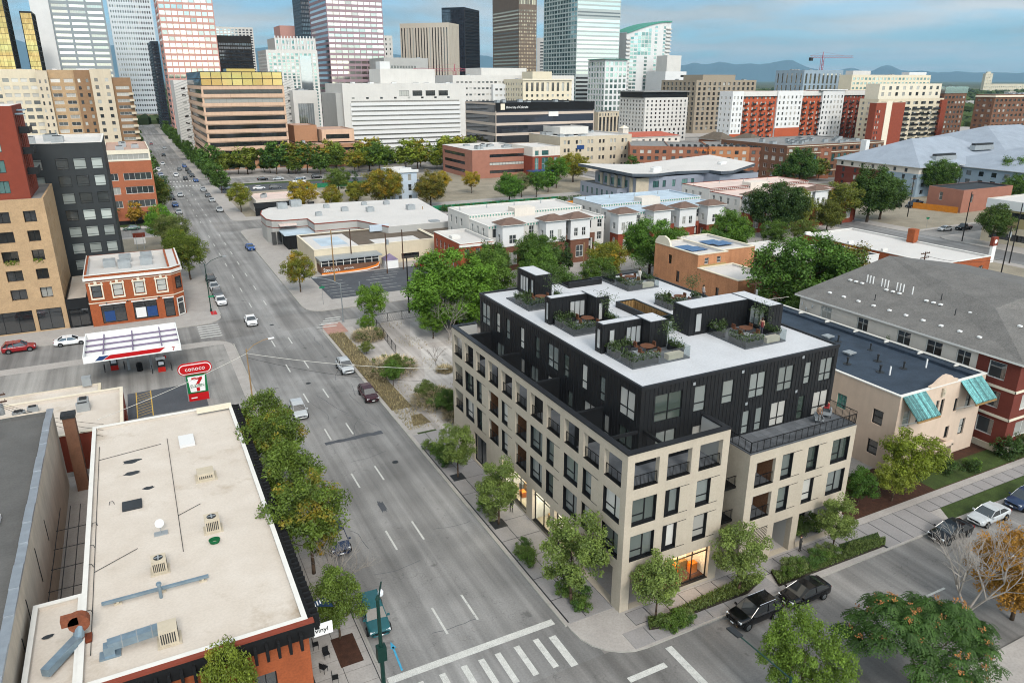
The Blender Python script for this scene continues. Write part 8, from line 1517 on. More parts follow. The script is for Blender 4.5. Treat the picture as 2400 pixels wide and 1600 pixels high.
 m = MB();m.box(X(0) - .04,-hw * .45,bon - .36,X(0) + .015,hw * .45,bon - .22);m.build('grille',MATS['frame_dark'],t);m = MB();m.box(X(0) - .02,-.16,.42,X(0) + .02,.16,.54);m.build('number_plate',MATS['plate_white'],t);m = MB();m.box(X(1.0) - .02,-.16,.55,X(1.0) + .02,.16,.67);m.build('number_plate',MATS['plate_white'],t)
 ty,ri = wheel_meshes(wr)
 for f in (.18,.8):
  for s in (-1,1):w = put('wheel',ri,t,(X(f),s * (hw - .05),wr));put('tyre',ty,w)
 return t
CARS = {}
WHITE = (.75,.75,.75,1);SILVER = (.45,.47,.48,1);BLACK = (.004,.004,.005,1);RED = (.25,.015,.018,1);BLUE = (.03,.1,.32,1);TEAL = (.02,.1,.115,1);GREY = (.12,.13,.14,1);MAROON = (.045,.012,.016,1);NAVY = (.02,.035,.08,1);GREENC = (.09,.15,.12,1)
def car(kind,x,y,rz,color,label,group=None,z=0.0):
 if kind not in CARS:CARS[kind] = make_car(kind);t = CARS[kind]
 else:t = clone(CARS[kind])
 setup(t,(x,y,z),radians(rz),label,None,color);t['label'] = label
 if group:t['group'] = group
 elif 'group' in t:del t['group']
 return t
car('wagon',11.9,47.6,-94,TEAL,'dark teal estate car with faded bonnet parked under the bare little tree');car('suv',11.8,59.0,-92,NAVY,'dark blue sport utility half hidden under the street trees');car('wagon',14.6,89.3,-92,SILVER,'silver green estate car driving down the avenue beside the street trees')
car('sedan',14.9,131.0,-90,WHITE,'white saloon driving down the middle of the avenue');car('suv',23.9,101.5,-90,SILVER,'silver off-roader parked at the kerb near the dry bushes');car('wagon',24.1,90.3,-90,MAROON,'black maroon estate car parked behind the silver off-roader')
car('suv',39.0,34.1,180,BLACK,'glossy black crossover with chrome roof rails nearest the corner');car('hatch',44.4,34.0,180,BLACK,'black hatchback parked behind the black crossover');car('sedan',63.6,34.1,180,BLACK,'black saloon parked further along the side street verge');car('sedan',69.6,34.2,180,SILVER,'white silver saloon parked behind the black saloon');car('suv',75.6,34.2,180,NAVY,'dark car at the end of the row on the side street')
for i,(y,c,k) in enumerate(((146.5,WHITE,'sedan'),(152.3,GREY,'wagon'),(158.0,SILVER,'sedan'),(164,BLACK,'suv'))):car(k,11.7,y,-90,c,('white saloon at the front of the row parked by the brick corner shop','grey estate second in the row by the brick corner shop','silver saloon third in the row by the brick corner shop','black off-roader last in the row by the brick corner shop')[i])
car('sedan',24.1,194,-88,BLUE,'blue saloon parked across from the gravel lot');car('suv',-20.0,133.0,2,RED,'dark red crossover parked in front of the tan block');car('sedan',-12.9,133.0,0,WHITE,'white coupe parked in front of the tan block');car('hatch',-27.5,133.0,0,RED,'red car at the left edge before the tan block')
car('sedan',-2.2,236.2,180,GREENC,'grey green saloon parked along the red brick office');car('suv',57.0,156.4,170,RED,'dark red crossover beside the white tent');car('suv',68.4,213.6,-10,WHITE,'white crossover crossing the lot behind the diner');car('suv',74.4,230.0,0,BLACK,'black off-roader parked below the orange tree');car('suv',80.6,229.6,0,SILVER,'silver off-roader parked in front of the pale blue house')
for i,(x,y,c,k,lb) in enumerate(((51,241.5,RED,'sedan','red car behind the golden tree'),(66,239.5,BLACK,'sedan','dark car between the yellow trees'),(62,240,WHITE,'sedan','white car between the yellow trees'),(33,310,GREY,'sedan','grey car by the white house roof'),(38,309,SILVER,'suv','silver car at the head of the car park row'),(44,306,WHITE,'sedan','white car in the car park row'),(50,305,GREY,'suv','dark grey car in the car park row'),(62,318,WHITE,'van','white delivery van beside the green hoarding'),(73,314,RED,'suv','dark red car next to the green hoarding'),(72,330,BLACK,'suv','black car on the cross street by the tan office'),(56,332,SILVER,'sedan','silver car on the cross street by the tan office'),(50,334,BLACK,'sedan','second black car on the cross street by the tan office'))):car(k,x,y,RND.choice((0,180)),c,lb)
for i in range(20):
 side = i % 2;y = 262 + 16 * (i // 2) + RND.uniform(-4,4)
 if any(a - 5 < y < c + 5 for a,c in CROSS):y += 18
 car(('sedan','suv','hatch')[i % 3],11.8 if side == 0 else 24.0,y,-90,RND.choice((WHITE,SILVER,BLACK,GREY,BLUE,SILVER)),'small car parked far up the avenue on the %s side' % ('beige apartment' if side == 0 else 'tan office'),'cars parked far up the avenue, %s side' % ('beige' if side == 0 else 'tan'))
for x,y,c,k in ((15.0,300,SILVER,'sedan'),(20.6,352,BLACK,'sedan'),(17.8,366,WHITE,'suv'),(20.8,390,GREY,'sedan'),(15,420,WHITE,'sedan'),(18,470,BLACK,'suv'),(21,520,SILVER,'sedan'),(15,560,RED,'sedan')):car(k,x,y,-90,c,'small car driving far up the avenue between the parked rows','cars driving far up the avenue')
car('sedan',232.5,173.5,175,MAROON,'maroon saloon in the gravel car park');car('suv',227.5,163.2,170,BLACK,'black crossover in the gravel car park');car('pickup',233,160.5,175,BLACK,'black pickup beside the orange board fence');car('pickup',240,164.5,175,NAVY,'dark blue pickup behind the black crossover');car('hatch',204.5,129.8,175,SILVER,'silver hatchback at the corner of the gravel car park');car('pickup',210.8,128.4,178,BLACK,'black pickup behind the silver hatchback')
for i in range(12):car(('sedan','suv')[i % 2],104 + 5.6 * (i % 6),372 + 14 * (i // 6),RND.choice((0,180)),RND.choice((WHITE,SILVER,GREY,BLACK)),'tiny parked car in the hospital car park','cars in the hospital car park')
# ================================================================ fuel station and its signs
def station():
 A = [S(*p,5.0) for p in ((194,801),(367,822),(432,779),(225,763))]
 x0,y0,x1,y1 = -9.6,108.6,2.6,119.6;t = thing('fuel_canopy','flat white fuel station canopy with red and blue stripe and exposed purple roof beams','canopy',(x0,y0,KERB));w,d = x1 - x0,y1 - y0;z0,z1 = 4.3,5.25
 b = MB();e = .12
 for a in ((0,0,w,e),(0,d - e,w,d),(0,e,e,d - e),(w - e,e,w,d - e)):b.box(a[0],a[1],z0,a[2],a[3],z1)
 b.box(e,e,z0,w - e,d - e,z0 + .12);b.build('fascia',MATS['sign_white'],t)
 b = MB()
 for k in range(4):y = 1.6 + k * (d - 3.2) / 3;b.box(e,y - .07,z0 + .2,w - e,y + .07,z0 + .42)
 for k in range(3):x = 2.4 + k * (w - 4.8) / 2;b.box(x - .08,e,z0 + .42,x + .08,d - e,z0 + .6)
 b.build('roof_beam',MATS['purple_cloth'],t)
 for k in range(12):m = MB();m.tube((w * k / 11,d - .06,z1),(w * k / 11,d - .06,z1 + .6),.02,.02,4);m.build('stanchion',MATS['metal_light'],t)
 for m_,a0,a1,za,zb in (('sign_red',2.4,10.2,z0 + .2,z1 - .18),):m = MB();m.face([(a0,-.02,za),(a1 - .8,-.02,za),(a1,-.02,zb),(a0 + .9,-.02,zb)]);m.build('stripe',MATS[m_],t)
 m = MB();m.face([(1.4,-.021,za),(2.3,-.021,za),(3.2,-.021,zb),(2.0,-.021,zb)]);m.build('stripe',MATS['sign_blue'],t);text('lettering','7',.8,MATS['sign_red'],t,(w - 1.2,-.03,z0 + .15));m = MB();m.face([(w + .01,1.5,za),(w + .01,6,za),(w + .01,7,zb),(w + .01,2.3,zb)]);m.build('stripe',MATS['sign_red'],t);m = MB();m.face([(w + .012,6.1,za),(w + .012,7.2,za),(w + .012,8,zb),(w + .012,7.1,zb)]);m.build('stripe',MATS['sign_blue'],t)
 for x,y in ((5.0,7.4),(8.0,5.6)):m = MB();m.box(x - .17,y - .17,0,x + .17,y + .17,z0);m.build('column',MATS['metal_light'],t)
 for i,(x,y) in enumerate(((3.1,8.3),(9.3,4.5))):
  p = thing('fuel_pump','fuel pump with red base and white top under the canopy, %s' % ('next to the black bin' if i == 0 else 'nearer the roadside sign'),'fuel pump',(x0 + x,y0 + y,KERB));m = MB();m.box(-.5,-.3,0,.5,.3,.75);m.build('base',MATS['box_red'],p);m = MB();m.box(-.5,-.28,.75,.5,.28,1.75);m.box(-.35,-.3,1.1,.35,-.281,1.6,1);m.build('cabinet',[MATS['metal_dark'],MATS['lamp_glass']],p);m = MB();m.box(-.62,-.32,1.9,.62,.32,2.3);m.tube((-.45,0,1.75),(-.45,0,1.9),.05);m.tube((.45,0,1.75),(.45,0,1.9),.05);m.build('top_sign',MATS['sign_white'],p);m = MB();m.ball((.6,0,2.15),.26,.26,8,5);m.build('top_badge',MATS['sign_red'],p)
  for s in (-1,1):m = MB();m.path([(s * 1.3,-.5,0),(s * 1.3,-.5,.9),(s * 1.3,-.2,1.05),(s * 1.3,.2,1.05),(s * 1.3,.5,.9),(s * 1.3,.5,0)],.06,6);m.build('guard_hoop',MATS['metal_dark'],p)
 k = thing('waste_bin','black round waste bin between the canopy columns','bin',(x0 + 6.4,y0 + 6.2,KERB));m = MB();m.tube((0,0,0),(0,0,1.1),.4,.45,12);m.build('drum',MATS['canvas_black'],k);m = MB();m.ball((0,0,1.1),.45,.25,12,4);m.build('lid',MATS['frame_dark'],k)
 # roadside sign
 X,Y = 3.6,99.5;t = thing('roadside_sign','tall roadside fuel sign with a red oval and a green and red shop panel','sign',(X,Y,KERB));z = lambda py,px=452:onY(px,py,Y)[1] - KERB
 zb,zt = z(940),z(878);w = 2.5;[(lambda m,s:(m.box(s * w / 2 - .11,.05,0,s * w / 2 + .11,.3,z(868)),m.build('post',MATS['metal_light'],t)))(MB(),s) for s in (-1,1)]
 m = MB();m.box(-w / 2,-.1,zb + 1.15,w / 2,.2,zt);m.build('green_panel',MATS['sign_green'],t);m = MB();m.face([(-w * .36,-.105,zb + 1.32),(w * .36,-.105,zb + 1.32),(w * .43,-.105,zt - .2),(-w * .43,-.105,zt - .2)]);m.build('white_field',MATS['sign_white'],t)
 m = MB();m.box(-w / 2,-.1,zb,w / 2,.2,zb + 1.1);m.build('red_panel',MATS['sign_red'],t);m = MB();m.box(-.95,-.125,zb + .42,-.2,-.101,zb + .55);m.build('price_bar',MATS['sign_white'],t)
 c = zt - .2;hgt_ = (zt - zb - 1.5);m = MB();m.face([(-.62,-.12,c - hgt_ * .22),(.7,-.12,c - hgt_ * .22),(.7,-.12,c - hgt_ * .08),(-.62,-.12,c - hgt_ * .08)][0:4]);m.face([(.7,-.12,c - hgt_ * .2),(.25,-.12,c - hgt_ * .2),(-.15,-.12,c - hgt_ * .52),(.25,-.12,c - hgt_ * .52)]);m.face([(-.15,-.12,c - hgt_ * .72),(-.15,-.12,c - hgt_ * .97),(.25,-.12,c - hgt_ * .97),(.25,-.12,c - hgt_ * .72)][::-1]);m.build('seven',MATS['sign_red'],t)
 text('lettering','ELEVEN',hgt_ * .26,MATS['sign_green'],t,(0,-.125,c - hgt_ * .7),align='CENTER',sx=.9)
 zo = (z(845) + z(882)) / 2;n = 12;Rr = .68;Wd = 1.3
 for r,yy,mt,nm in ((Rr + .12,-.1,'sign_red','oval_edge'),(Rr,-.14,'sign_white','oval'),(Rr - .11,-.17,'sign_red','oval_field')):
  pts = [(Wd + r * cos(-pi / 2 + pi * i / n),r * sin(-pi / 2 + pi * i / n)) for i in range(n + 1)] + [(-Wd + r * cos(pi / 2 + pi * i / n),r * sin(pi / 2 + pi * i / n)) for i in range(n + 1)];m = MB();m.face([(x,yy,zo + q_) for x,q_ in pts]);m.face([(x,.2,zo + q_) for x,q_ in pts[::-1]])
  for p,q_ in zip(pts,pts[1:] + pts[:1]):m.face([(p[0],yy,zo + p[1]),(p[0],.2,zo + p[1]),(q_[0],.2,zo + q_[1]),(q_[0],yy,zo + q_[1])])
  m.build(nm,MATS[mt],t)
 text('lettering','conoco',.82,MATS['sign_white'],t,(0,-.19,zo - .22),align='CENTER',sx=1.0)
station()
# ================================================================ poles, lamps, wires, fences
def cobra(label,x,y,h,reach,ang,mat='pole_steel',head='metal_light',group=None,name='street_lamp'):
 t = thing(name,label,'street lamp',(x,y,KERB),radians(ang),group);b = MB();b.tube((0,0,0),(0,0,h),.11,.07,8);b.tube((0,0,0),(0,0,.5),.2,.16,8);b.build('pole',MATS[mat],t);b = MB();b.path([(0,0,h - .4),(reach * .35,0,h + .35),(reach * .75,0,h + .7),(reach,0,h + .75)],.045,6);b.build('arm',MATS[mat],t);b = MB();b.box(reach - .1,-.14,h + .68,reach + .65,.14,h + .8);b.build('lamp_head',MATS[head],t);return t
cobra('wooden pole street lamp arching over the avenue by the fuel station',9.6,93.0,8.4,3.0,10,'wood_pole_light','sign_white');cobra('steel street lamp at the crossing by the vacant lot',29.6,124.2,7.2,4.2,150);cobra('tall green street lamp by the brick corner shop',9.4,141.6,9.0,3.6,20,'pole_green')
t = thing('street_lamp','dark green foreground street lamp with a flat head reaching over the side street','street lamp',(29.3,22.4,KERB));b = MB();b.tube((0,0,0),(0,0,8.2),.12,.08,8);b.build('pole',MATS['pole_green'],t);b = MB();b.tube((0,0,8.1),(-.8,3.4,8.8),.05,.045,6);b.build('arm',MATS['pole_green'],t);b = MB();b.obox((-.88,3.7,8.86),(.2,-.02,0),(-.08,.42,.05),(0,0,.06));b.build('lamp_head',MATS['metal_dark'],t)
t = thing('street_lamp','dark green signal pole with a globe lamp in the left foreground','street lamp',(9.9,38.4,KERB));b = MB();b.tube((0,0,0),(0,0,9.2),.17,.11,10);b.tube((0,0,0),(0,0,.8),.3,.22,10);b.tube((0,0,9.2),(0,0,9.5),.16,.05,8);b.build('pole',MATS['pole_green'],t);b = MB();b.path([(0,0,8.8),(.5,1.2,8.9),(.9,2.2,8.7)],.06,6);b.build('arm',MATS['pole_green'],t);b = MB();b.ball((.6,1.4,8.5),.2,.28,8,5);b.build('globe',MATS['lamp_glass'],t);b = MB();b.box(-.3,-.25,4.4,.3,.25,5.5);b.build('signal_box',MATS['pole_green'],t)
def upole(label,x,y,h,mat='pole_wood',arms=0,cans=0,lean=0,rz=0,z=KERB):
 t = thing('utility_pole',label,'utility pole',(x,y,z),rz);b = MB();b.tube((0,0,0),(lean,0,h),.15,.11,8);b.build('pole',MATS[mat],t)
 for k in range(arms):
  b = MB();zz = h - .3 - .8 * k;b.box(lean - 1.2,-.06,zz - .07,lean + 1.2,.06,zz + .07)
  for i in (-1.05,-.55,.55,1.05):b.tube((lean + i,0,zz + .07),(lean + i,0,zz + .28),.05,.03,6)
  b.build('crossarm',MATS['pole_wood'],t)
 for k in range(cans):b = MB();a = k * 2.1 + .4;b.tube((lean + .5 * cos(a),.5 * sin(a),h - 2.6),(lean + .5 * cos(a),.5 * sin(a),h - 1.5),.3,.3,10);b.ball((lean + .5 * cos(a),.5 * sin(a),h - 1.5),.3,.12,10,3);b.build('transformer',MATS['metal_light'],t)
 return t
upole('dark steel pole at the vacant lot fence beside the huge tree',41.8,124.0,10.5,'pole_black');upole('wooden utility pole with transformers between the dark roof and the store',-16.6,88.0,9.4,'pole_wood',2,3);upole('slim grey pole on the diner corner',35.6,134.2,4.2,'pole_steel')
for i,(px,py,h) in enumerate(((785,640,11),(826,610,9),(908,622,9),(946,612,9))):x,y = S(px,py + 20);upole(('tall pale wooden pole beside the shade sails of the diner','short dark pole rising from the diner patio','dark pole with a transformer at the diner cream wing','dark pole at the back corner of the diner cream wing')[i],x,y,h,'wood_pole_light' if i == 0 else 'pole_wood',0,1 if i == 2 else 0);
upole('wooden pole with crossarm at the orange brick wall',126.5,83,11,'pole_wood',2);upole('dark lamp pole at the edge of the gravel car park',214.9,149.2,12,'pole_black',1);upole('thin dark street pole beside the cream building',194.5,118.2,13,'pole_black');upole('leaning dark utility pole near the right edge',180.3,97.5,14,'pole_black');upole('wooden pole with a white transformer near the right edge',169.2,92.7,10.5,'pole_black',1,1);upole('pole with a white transformer in front of the deep green tree',86.5,84,10,'pole_wood',1,1);upole('small wooden crossarm pole behind the right roof terrace',66.5,76.5,12.5,'pole_wood',1);upole('pale timber pole below the white apartment bays',83.2,130,8,'wood_pole_light');upole('slim pole by the back lot of the diner',71.5,196,7,'wood_pole_light')
def wire(label,pts,r=.04,mat='cable',name='overhead_cable'):
 out = []
 for p,q_,sag in pts:
  p,q_ = Vector(p),Vector(q_);n = 12
  out += [p.lerp(q_,i / n) - Vector((0,0,sag * 4 * (i / n) * (1 - i / n))) for i in range(n + 1)]
 b = MB();b.path(out,r,5);o = b.build(name,MATS[mat]);tag(o,label,'cable');return o
wire('pale overhead cable sagging across the avenue to the new building',[((-7,81,7.4),(9.6,92.8,8.0),.3),((9.6,92.8,8.0),(29.7,75.0,8.6),.5)],.03);wire('thin dark line strung beside the pale cable',[((9.6,92.9,7.4),(27,76.5,7.0),.7)],.018,'cable_dark')
for i in range(3):wire('thin dark wire from the transformer pole over the store roof',[((-16.6,88 + .4 * i,8.4),(-6.5,78 + 1.5 * i,6.8),.5)],.02,'cable_dark').__setitem__('group','wires over the store roof')
wire('white service cable to the shingle roof eaves',[((66.5,76.5,12),(86.0,76.6,9.6),.5)],.03)
wire('thin wire drooping along the orange brick wall',[((126.5,83,10.5),(146,80,8.5),1.0)],.03,'cable_dark')
def fence(label,pts,h,mat='rail_black',post=2.6,mesh=True,name='chain_link_fence'):
 t = thing(name,label,'fence',(*pts[0],KERB));o = Vector((*pts[0],0));g = MB()
 for a,c in zip(pts[:-1],pts[1:]):
  a,c = Vector((*a,0)) - o,Vector((*c,0)) - o;n = max(1,round((c - a).length / post))
  for i in range(n + 1):p = a.lerp(c,i / n);b = MB();b.tube(p,p + Vector((0,0,h)),.045,.045,6);b.build('post',MATS[mat],t)
  g.tube(a + Vector((0,0,h)),c + Vector((0,0,h)),.03,.03,5);g.tube(a + Vector((0,0,.1)),c + Vector((0,0,.1)),.02,.02,4)
  if mesh:
   m = int((c - a).length / .35);u = (c - a) / m
   for i in range(m):p = a + u * i;g.tube(p,p + u * 2 + Vector((0,0,h)),.008,.008,3,0,False);g.tube(p + u * 2,p + Vector((0,0,h)),.008,.008,3,0,False)
 g.build('mesh',MATS[mat],t)
fence('black chain link fence closing the vacant lot along the cross street',[(34.0,120.6),(58,121.4)],1.6);fence('black chain link fence running back from the lot corner',[(34.0,120.6),(32.6,104)],1.6)
t = thing('board_fence','bright orange timber board fence at the gravel car park','fence',(231.4,159.4,KERB));n = 40;a,c = Vector((0,0,0)),Vector((3.4,-13.4,0));u = (c - a) / n;bm_ = MB();bm_.box(0,-.02,0,.32,.02,2.0);bm_ = bm_.mesh('board',[MATS['fence_orange']])
for i in range(n):put('board',bm_,t,tuple(u * i),math.atan2(u.y,u.x))
t = thing('hoarding','green mesh hoarding along the car park beyond the diner','fence',(86,226.5,KERB));
for i in range(14):b = MB();b.box(3.4 * i,0,0,3.3 + 3.4 * i,.06,1.7);b.build('panel',MATS['green_net'],t)
t = thing('hoarding','short green mesh hoarding behind the golden tree','fence',(60,299,KERB));
for i in range(8):b = MB();b.box(3.4 * i,0,0,3.3 + 3.4 * i,.06,1.7);b.build('panel',MATS['green_net'],t)
t = thing('fence','brown timber fence beside the red brick house','fence',(60.2,158.8,KERB));
for i in range(20):b = MB();b.box(-.05,.02 + .36 * i,0,0,.34 + .36 * i,1.8);b.build('board',MATS['fence_orange'],t)
def post_sign(label,x,y,h,text_,mat='street_green',ang=0):
 t = thing('street_sign',label,'sign',(x,y,KERB),radians(ang));b = MB();b.tube((0,0,0),(0,0,h),.03,.03,6);b.build('post',MATS['pole_steel'],t);b = MB();b.box(-.5,-.015,h,.5,.015,h + .28);b.build('blade',MATS[mat],t);b = MB();b.box(-.015,-.5,h + .3,.015,.5,h + .56);b.build('blade',MATS[mat],t)
post_sign('green street name sign on the diner corner',29.0,136.6,3.2,'');post_sign('green street name sign by the parked cars at the brick corner shop',9.6,139.6,3.2,'');post_sign('green street name sign at the gravel car park corner',198.5,131.5,3.4,'')
t = thing('lot_sign','white and red notice board on posts in the gravel lot','sign',(-.6,206,KERB));b = MB();b.tube((-.8,0,0),(-.8,0,3.6),.08);b.build('post',MATS['metal_light'],t);b = MB();b.tube((.8,0,0),(.8,0,3.6),.08);b.build('post',MATS['metal_light'],t);b = MB();b.box(-1.3,-.06,1.4,1.3,.06,3.0);b.build('panel',MATS['sign_white'],t);b = MB();b.box(-1.4,-.07,3.1,1.4,.07,4.2);b.build('panel',MATS['red_panel'],t)
t = thing('pylon_sign','small white and dark red pylon sign by the far avenue','sign',(177,100,KERB));b = MB();b.box(-.7,-.3,0,.7,.3,4.0);b.build('pylon',MATS['sign_white'],t);b = MB();b.box(-.9,-.35,4.0,.9,.35,6);b.build('head',MATS['red_panel'],t);b = MB();b.tube((0,-.36,5),(0,-.4,5),.5,.5,14);b.build('disc',MATS['sign_white'],t)
t = thing('shop_sign','teal triangular blade sign hanging over the left pavement','sign',(6.6,45.8,4.6));b = MB();b.prism([(0,0),(1.5,.35),(1.7,-.9)],0,.12,0,0,True);o = b.build('blade',MATS['navy_panel'],t);b = MB()
for k in range(5):b.box(.5 + .2 * k,-.5 + .1 * k,.121,.58 + .2 * k,.05 + .02 * k,.13)
b.build('stripe',MATS['sign_white'],t)
t = thing('shop_sign','white blade sign with black script at the corner of the brick shop','sign',(6.3,42.0,4.9));b = MB();b.box(0,0,0,1.3,.12,.9);b.build('panel',MATS['sign_white'],t);text('lettering','vinyl',.5,MATS['canvas_black'],t,(.1,-.02,.3))
b = MB();b.face([(6.2,62,3.4),(8.4,62,2.5),(8.4,67,2.5),(6.2,67,3.4)]);b.face([(8.4,62,2.5),(8.4,62,2.1),(8.4,67,2.1),(8.4,67,2.5)]);tag(b.build('awning',MATS['canvas_green']),'dark green shop awning under the street trees','awning')
b = MB();b.face([(66,10,3.2),(72,10,3.2),(72,17.6,4.6),(66,17.6,4.6)]);b.box(66,9.9,2.7,72,10,3.2);tag(b.build('awning',MATS['canvas_green']),'bright green awning in the bottom right corner','awning')
# ================================================================ equipment standing on the foreground roof
ZR = 6.9 - .22
def ac(label,x,y,w=1.0,h=1.05,fan=True,rz=0):
 t = thing('air_conditioner',label,'air conditioner',(x,y,ZR),rz);b = MB();b.box(-w / 2,-w / 2,.08,w / 2,w / 2,h);b.box(-w * .65,-w * .6,0,w * .65,w * .6,.08);b.build('cabinet',MATS['stone_light'],t)
 b = MB()
 for i in range(7):x0 = -w * .42 + i * w * .84 / 7;b.box(x0,-w / 2 - .015,.25,x0 + w * .06,-w / 2 - .001,h - .2);b.box(w / 2 + .001,x0,.25,w / 2 + .015,x0 + w * .06,h - .2)
 b.build('grille',MATS['metal_dark'],t)
 if fan:
  b = MB();b.tube((0,0,h),(0,0,h + .03),w * .32,w * .32,14);b.build('fan_guard',MATS['metal_dark'],t);b = MB()
  for k in range(4):a = k * pi / 2;b.obox((w * .15 * cos(a),w * .15 * sin(a),h + .045),(w * .14 * cos(a),w * .14 * sin(a),.01),(-.05 * sin(a),.05 * cos(a),0),(0,0,.008))
  b.build('fan',MATS['metal_light'],t)
 return t
g = lambda px,py:S(px,py,ZR)
ac('condenser unit with round fan beside the green hose coil',*g(500,1240),1.1,1.2);ac('condenser unit with round fan in the middle of the white roof',*g(376,1336),1.0,1.1);ac('boxy evaporative cooler joined to the silver duct',*g(398,1500),1.1,1.2,False);ac('old low cooler with rust stains near the far parapet',*g(483,1118),1.4,.7,False)
x,y = g(505,1262);t = thing('hose_coil','coil of green hose lying by the condenser','hose',(x - .1,y - .5,ZR));b = MB()
for k in range(5):b.path([((.32 + .02 * k) * cos(2 * pi * i / 14),(.26 + .02 * k) * sin(2 * pi * i / 14),.04 + .06 * k) for i in range(15)],.035,5)
b.build('loops',MATS['hose_green'],t)
p0,p1 = g(240,1424),g(490,1357);t = thing('gas_pipe_rack','long pale blue steel beam on small blocks across the white roof','beam',(*p0,ZR));d = Vector((p1[0] - p0[0],p1[1] - p0[1],0));b = MB();b.obox(d / 2 + Vector((0,0,.32)),d / 2,Vector((-d.y,d.x,0)).normalized() * .11,(0,0,.09));b.build('beam',MATS['galv'],t)
for f in (.14,.55,.94):b = MB();c = d * f;b.box(c.x - .25,c.y - .15,0,c.x + .25,c.y + .15,.1);b.box(c.x - .08,c.y - .1,.1,c.x + .08,c.y + .1,.23);b.build('block',MATS['stone_light'],t)
x,y = g(378,1400);t = thing('vent_stack','short round vent stack with a cap beside the blue beam','vent',(x,y,ZR));b = MB();b.tube((0,0,0),(0,0,1.1),.11,.11,8);b.tube((0,0,1.1),(0,0,1.25),.19,.16,10);b.build('stack',MATS['galv'],t)
p0,p1,p2 = g(255,1535),g(300,1520),g(372,1496);t = thing('air_duct','boxed silver duct bending down to the roof by the cooler','duct',(*p0,ZR));b = MB();v = lambda p:Vector((p[0] - p0[0],p[1] - p0[1],0));b.box(-.5,-.4,0,.7,.4,.12);b.box(-.2,-.3,.12,.4,.3,.8)
d = v(p2) - v(p0);u = d.normalized();b.obox(Vector((0,0,.75)) + d * .52,d * .5,Vector((-u.y,u.x,0)) * .3,(0,0,.26));b.build('duct',MATS['galv'],t)
for f in (.3,.6,.9):b = MB();b.obox(Vector((0,0,.75)) + d * f,u * .03,Vector((-u.y,u.x,0)) * .33,(0,0,.29));b.build('flange',MATS['metal_light'],t)
p0,p1 = g(110,1592),g(196,1500);t = thing('exhaust_blower','rusty exhaust blower with a long silver duct at the roof corner','blower',(*p1,ZR));d = Vector((p0[0] - p1[0],p0[1] - p1[1],0));u = d.normalized();b = MB();b.obox(d * .55 + Vector((0,0,.5)),d * .45,Vector((-u.y,u.x,0)) * .26,(0,0,.26));b.tube(u * .3 + Vector((0,0,.55)),Vector((0,0,1.3)),.33,.33,10);b.build('duct',MATS['galv'],t);b = MB();b.tube((0,-.3,1.5),(0,.3,1.5),.62,.62,16);b.box(-.95,-.3,1.5,0,.3,2.05);b.build('scroll',MATS['duct_rust'],t);b = MB();b.box(-.5,-.4,0,.5,.4,.2);b.tube((0,0,.2),(0,0,1.0),.2,.2,6);b.build('stand',MATS['rust'],t)
x,y = g(378,1250);t = thing('satellite_dish','small grey dish on a weighted stand on the white roof','dish',(x,y,ZR));b = MB();b.box(-.5,-.3,0,.5,.3,.08);b.tube((0,0,.08),(0,0,.9),.03);b.build('stand',MATS['metal_light'],t);b = MB();b.tube((0,-.06,.98),(0,-.12,1.02),.16,.34,12);b.build('dish',MATS['metal_light'],t)
for k,(px,py) in enumerate(((222,1232),(216,1285),(212,1330),(210,1438),(262,1182))):x,y = g(px,py);t = thing('roof_sleeper','small bent steel bracket carrying the roof conduit','bracket',(x,y,ZR),0,'brackets carrying the roof conduit');b = MB();b.path([(-.2,0,0),(-.12,0,.3),(.12,0,.3),(.2,0,0)],.025,5);b.build('hoop',MATS['metal_dark'],t)
# cafe chairs along the left pavement
cm = MB();cm.box(-.22,-.22,.42,.22,.22,.46);cm.box(-.22,.18,.46,.22,.22,.9)
for sx in (-.19,.19):
 for sy in (-.19,.19):cm.tube((sx,sy,0),(sx,sy,.42),.018,.018,4)
cm = cm.mesh('chair',[MATS['canvas_black']])
for k in range(5):t = thing('cafe_chair','black metal cafe chair on the pavement below the brick shop wall','chair',(7.0 + .5 * (k % 2),41.2 + 1.3 * k,KERB),RND.uniform(0,3),'cafe chairs beside the brick shop');put('frame',cm,t)
for k,(x,y) in enumerate(((26.5,65.0),(26.5,55.0))):b = MB();b.box(x - .7,y - .7,KERB + .02,x + .7,y + .7,KERB + .045);tag(b.build('tree_grate',MATS['metal_dark']),'square dark tree pit in the slab pavement','tree pit','tree pits in the slab pavement')
b = MB();b.box(8.2,43.6,KERB + .01,9.9,46.8,KERB + .04);tag(b.build('tree_pit',MATS['mulch']),'mulched tree pit by the teal car','tree pit')
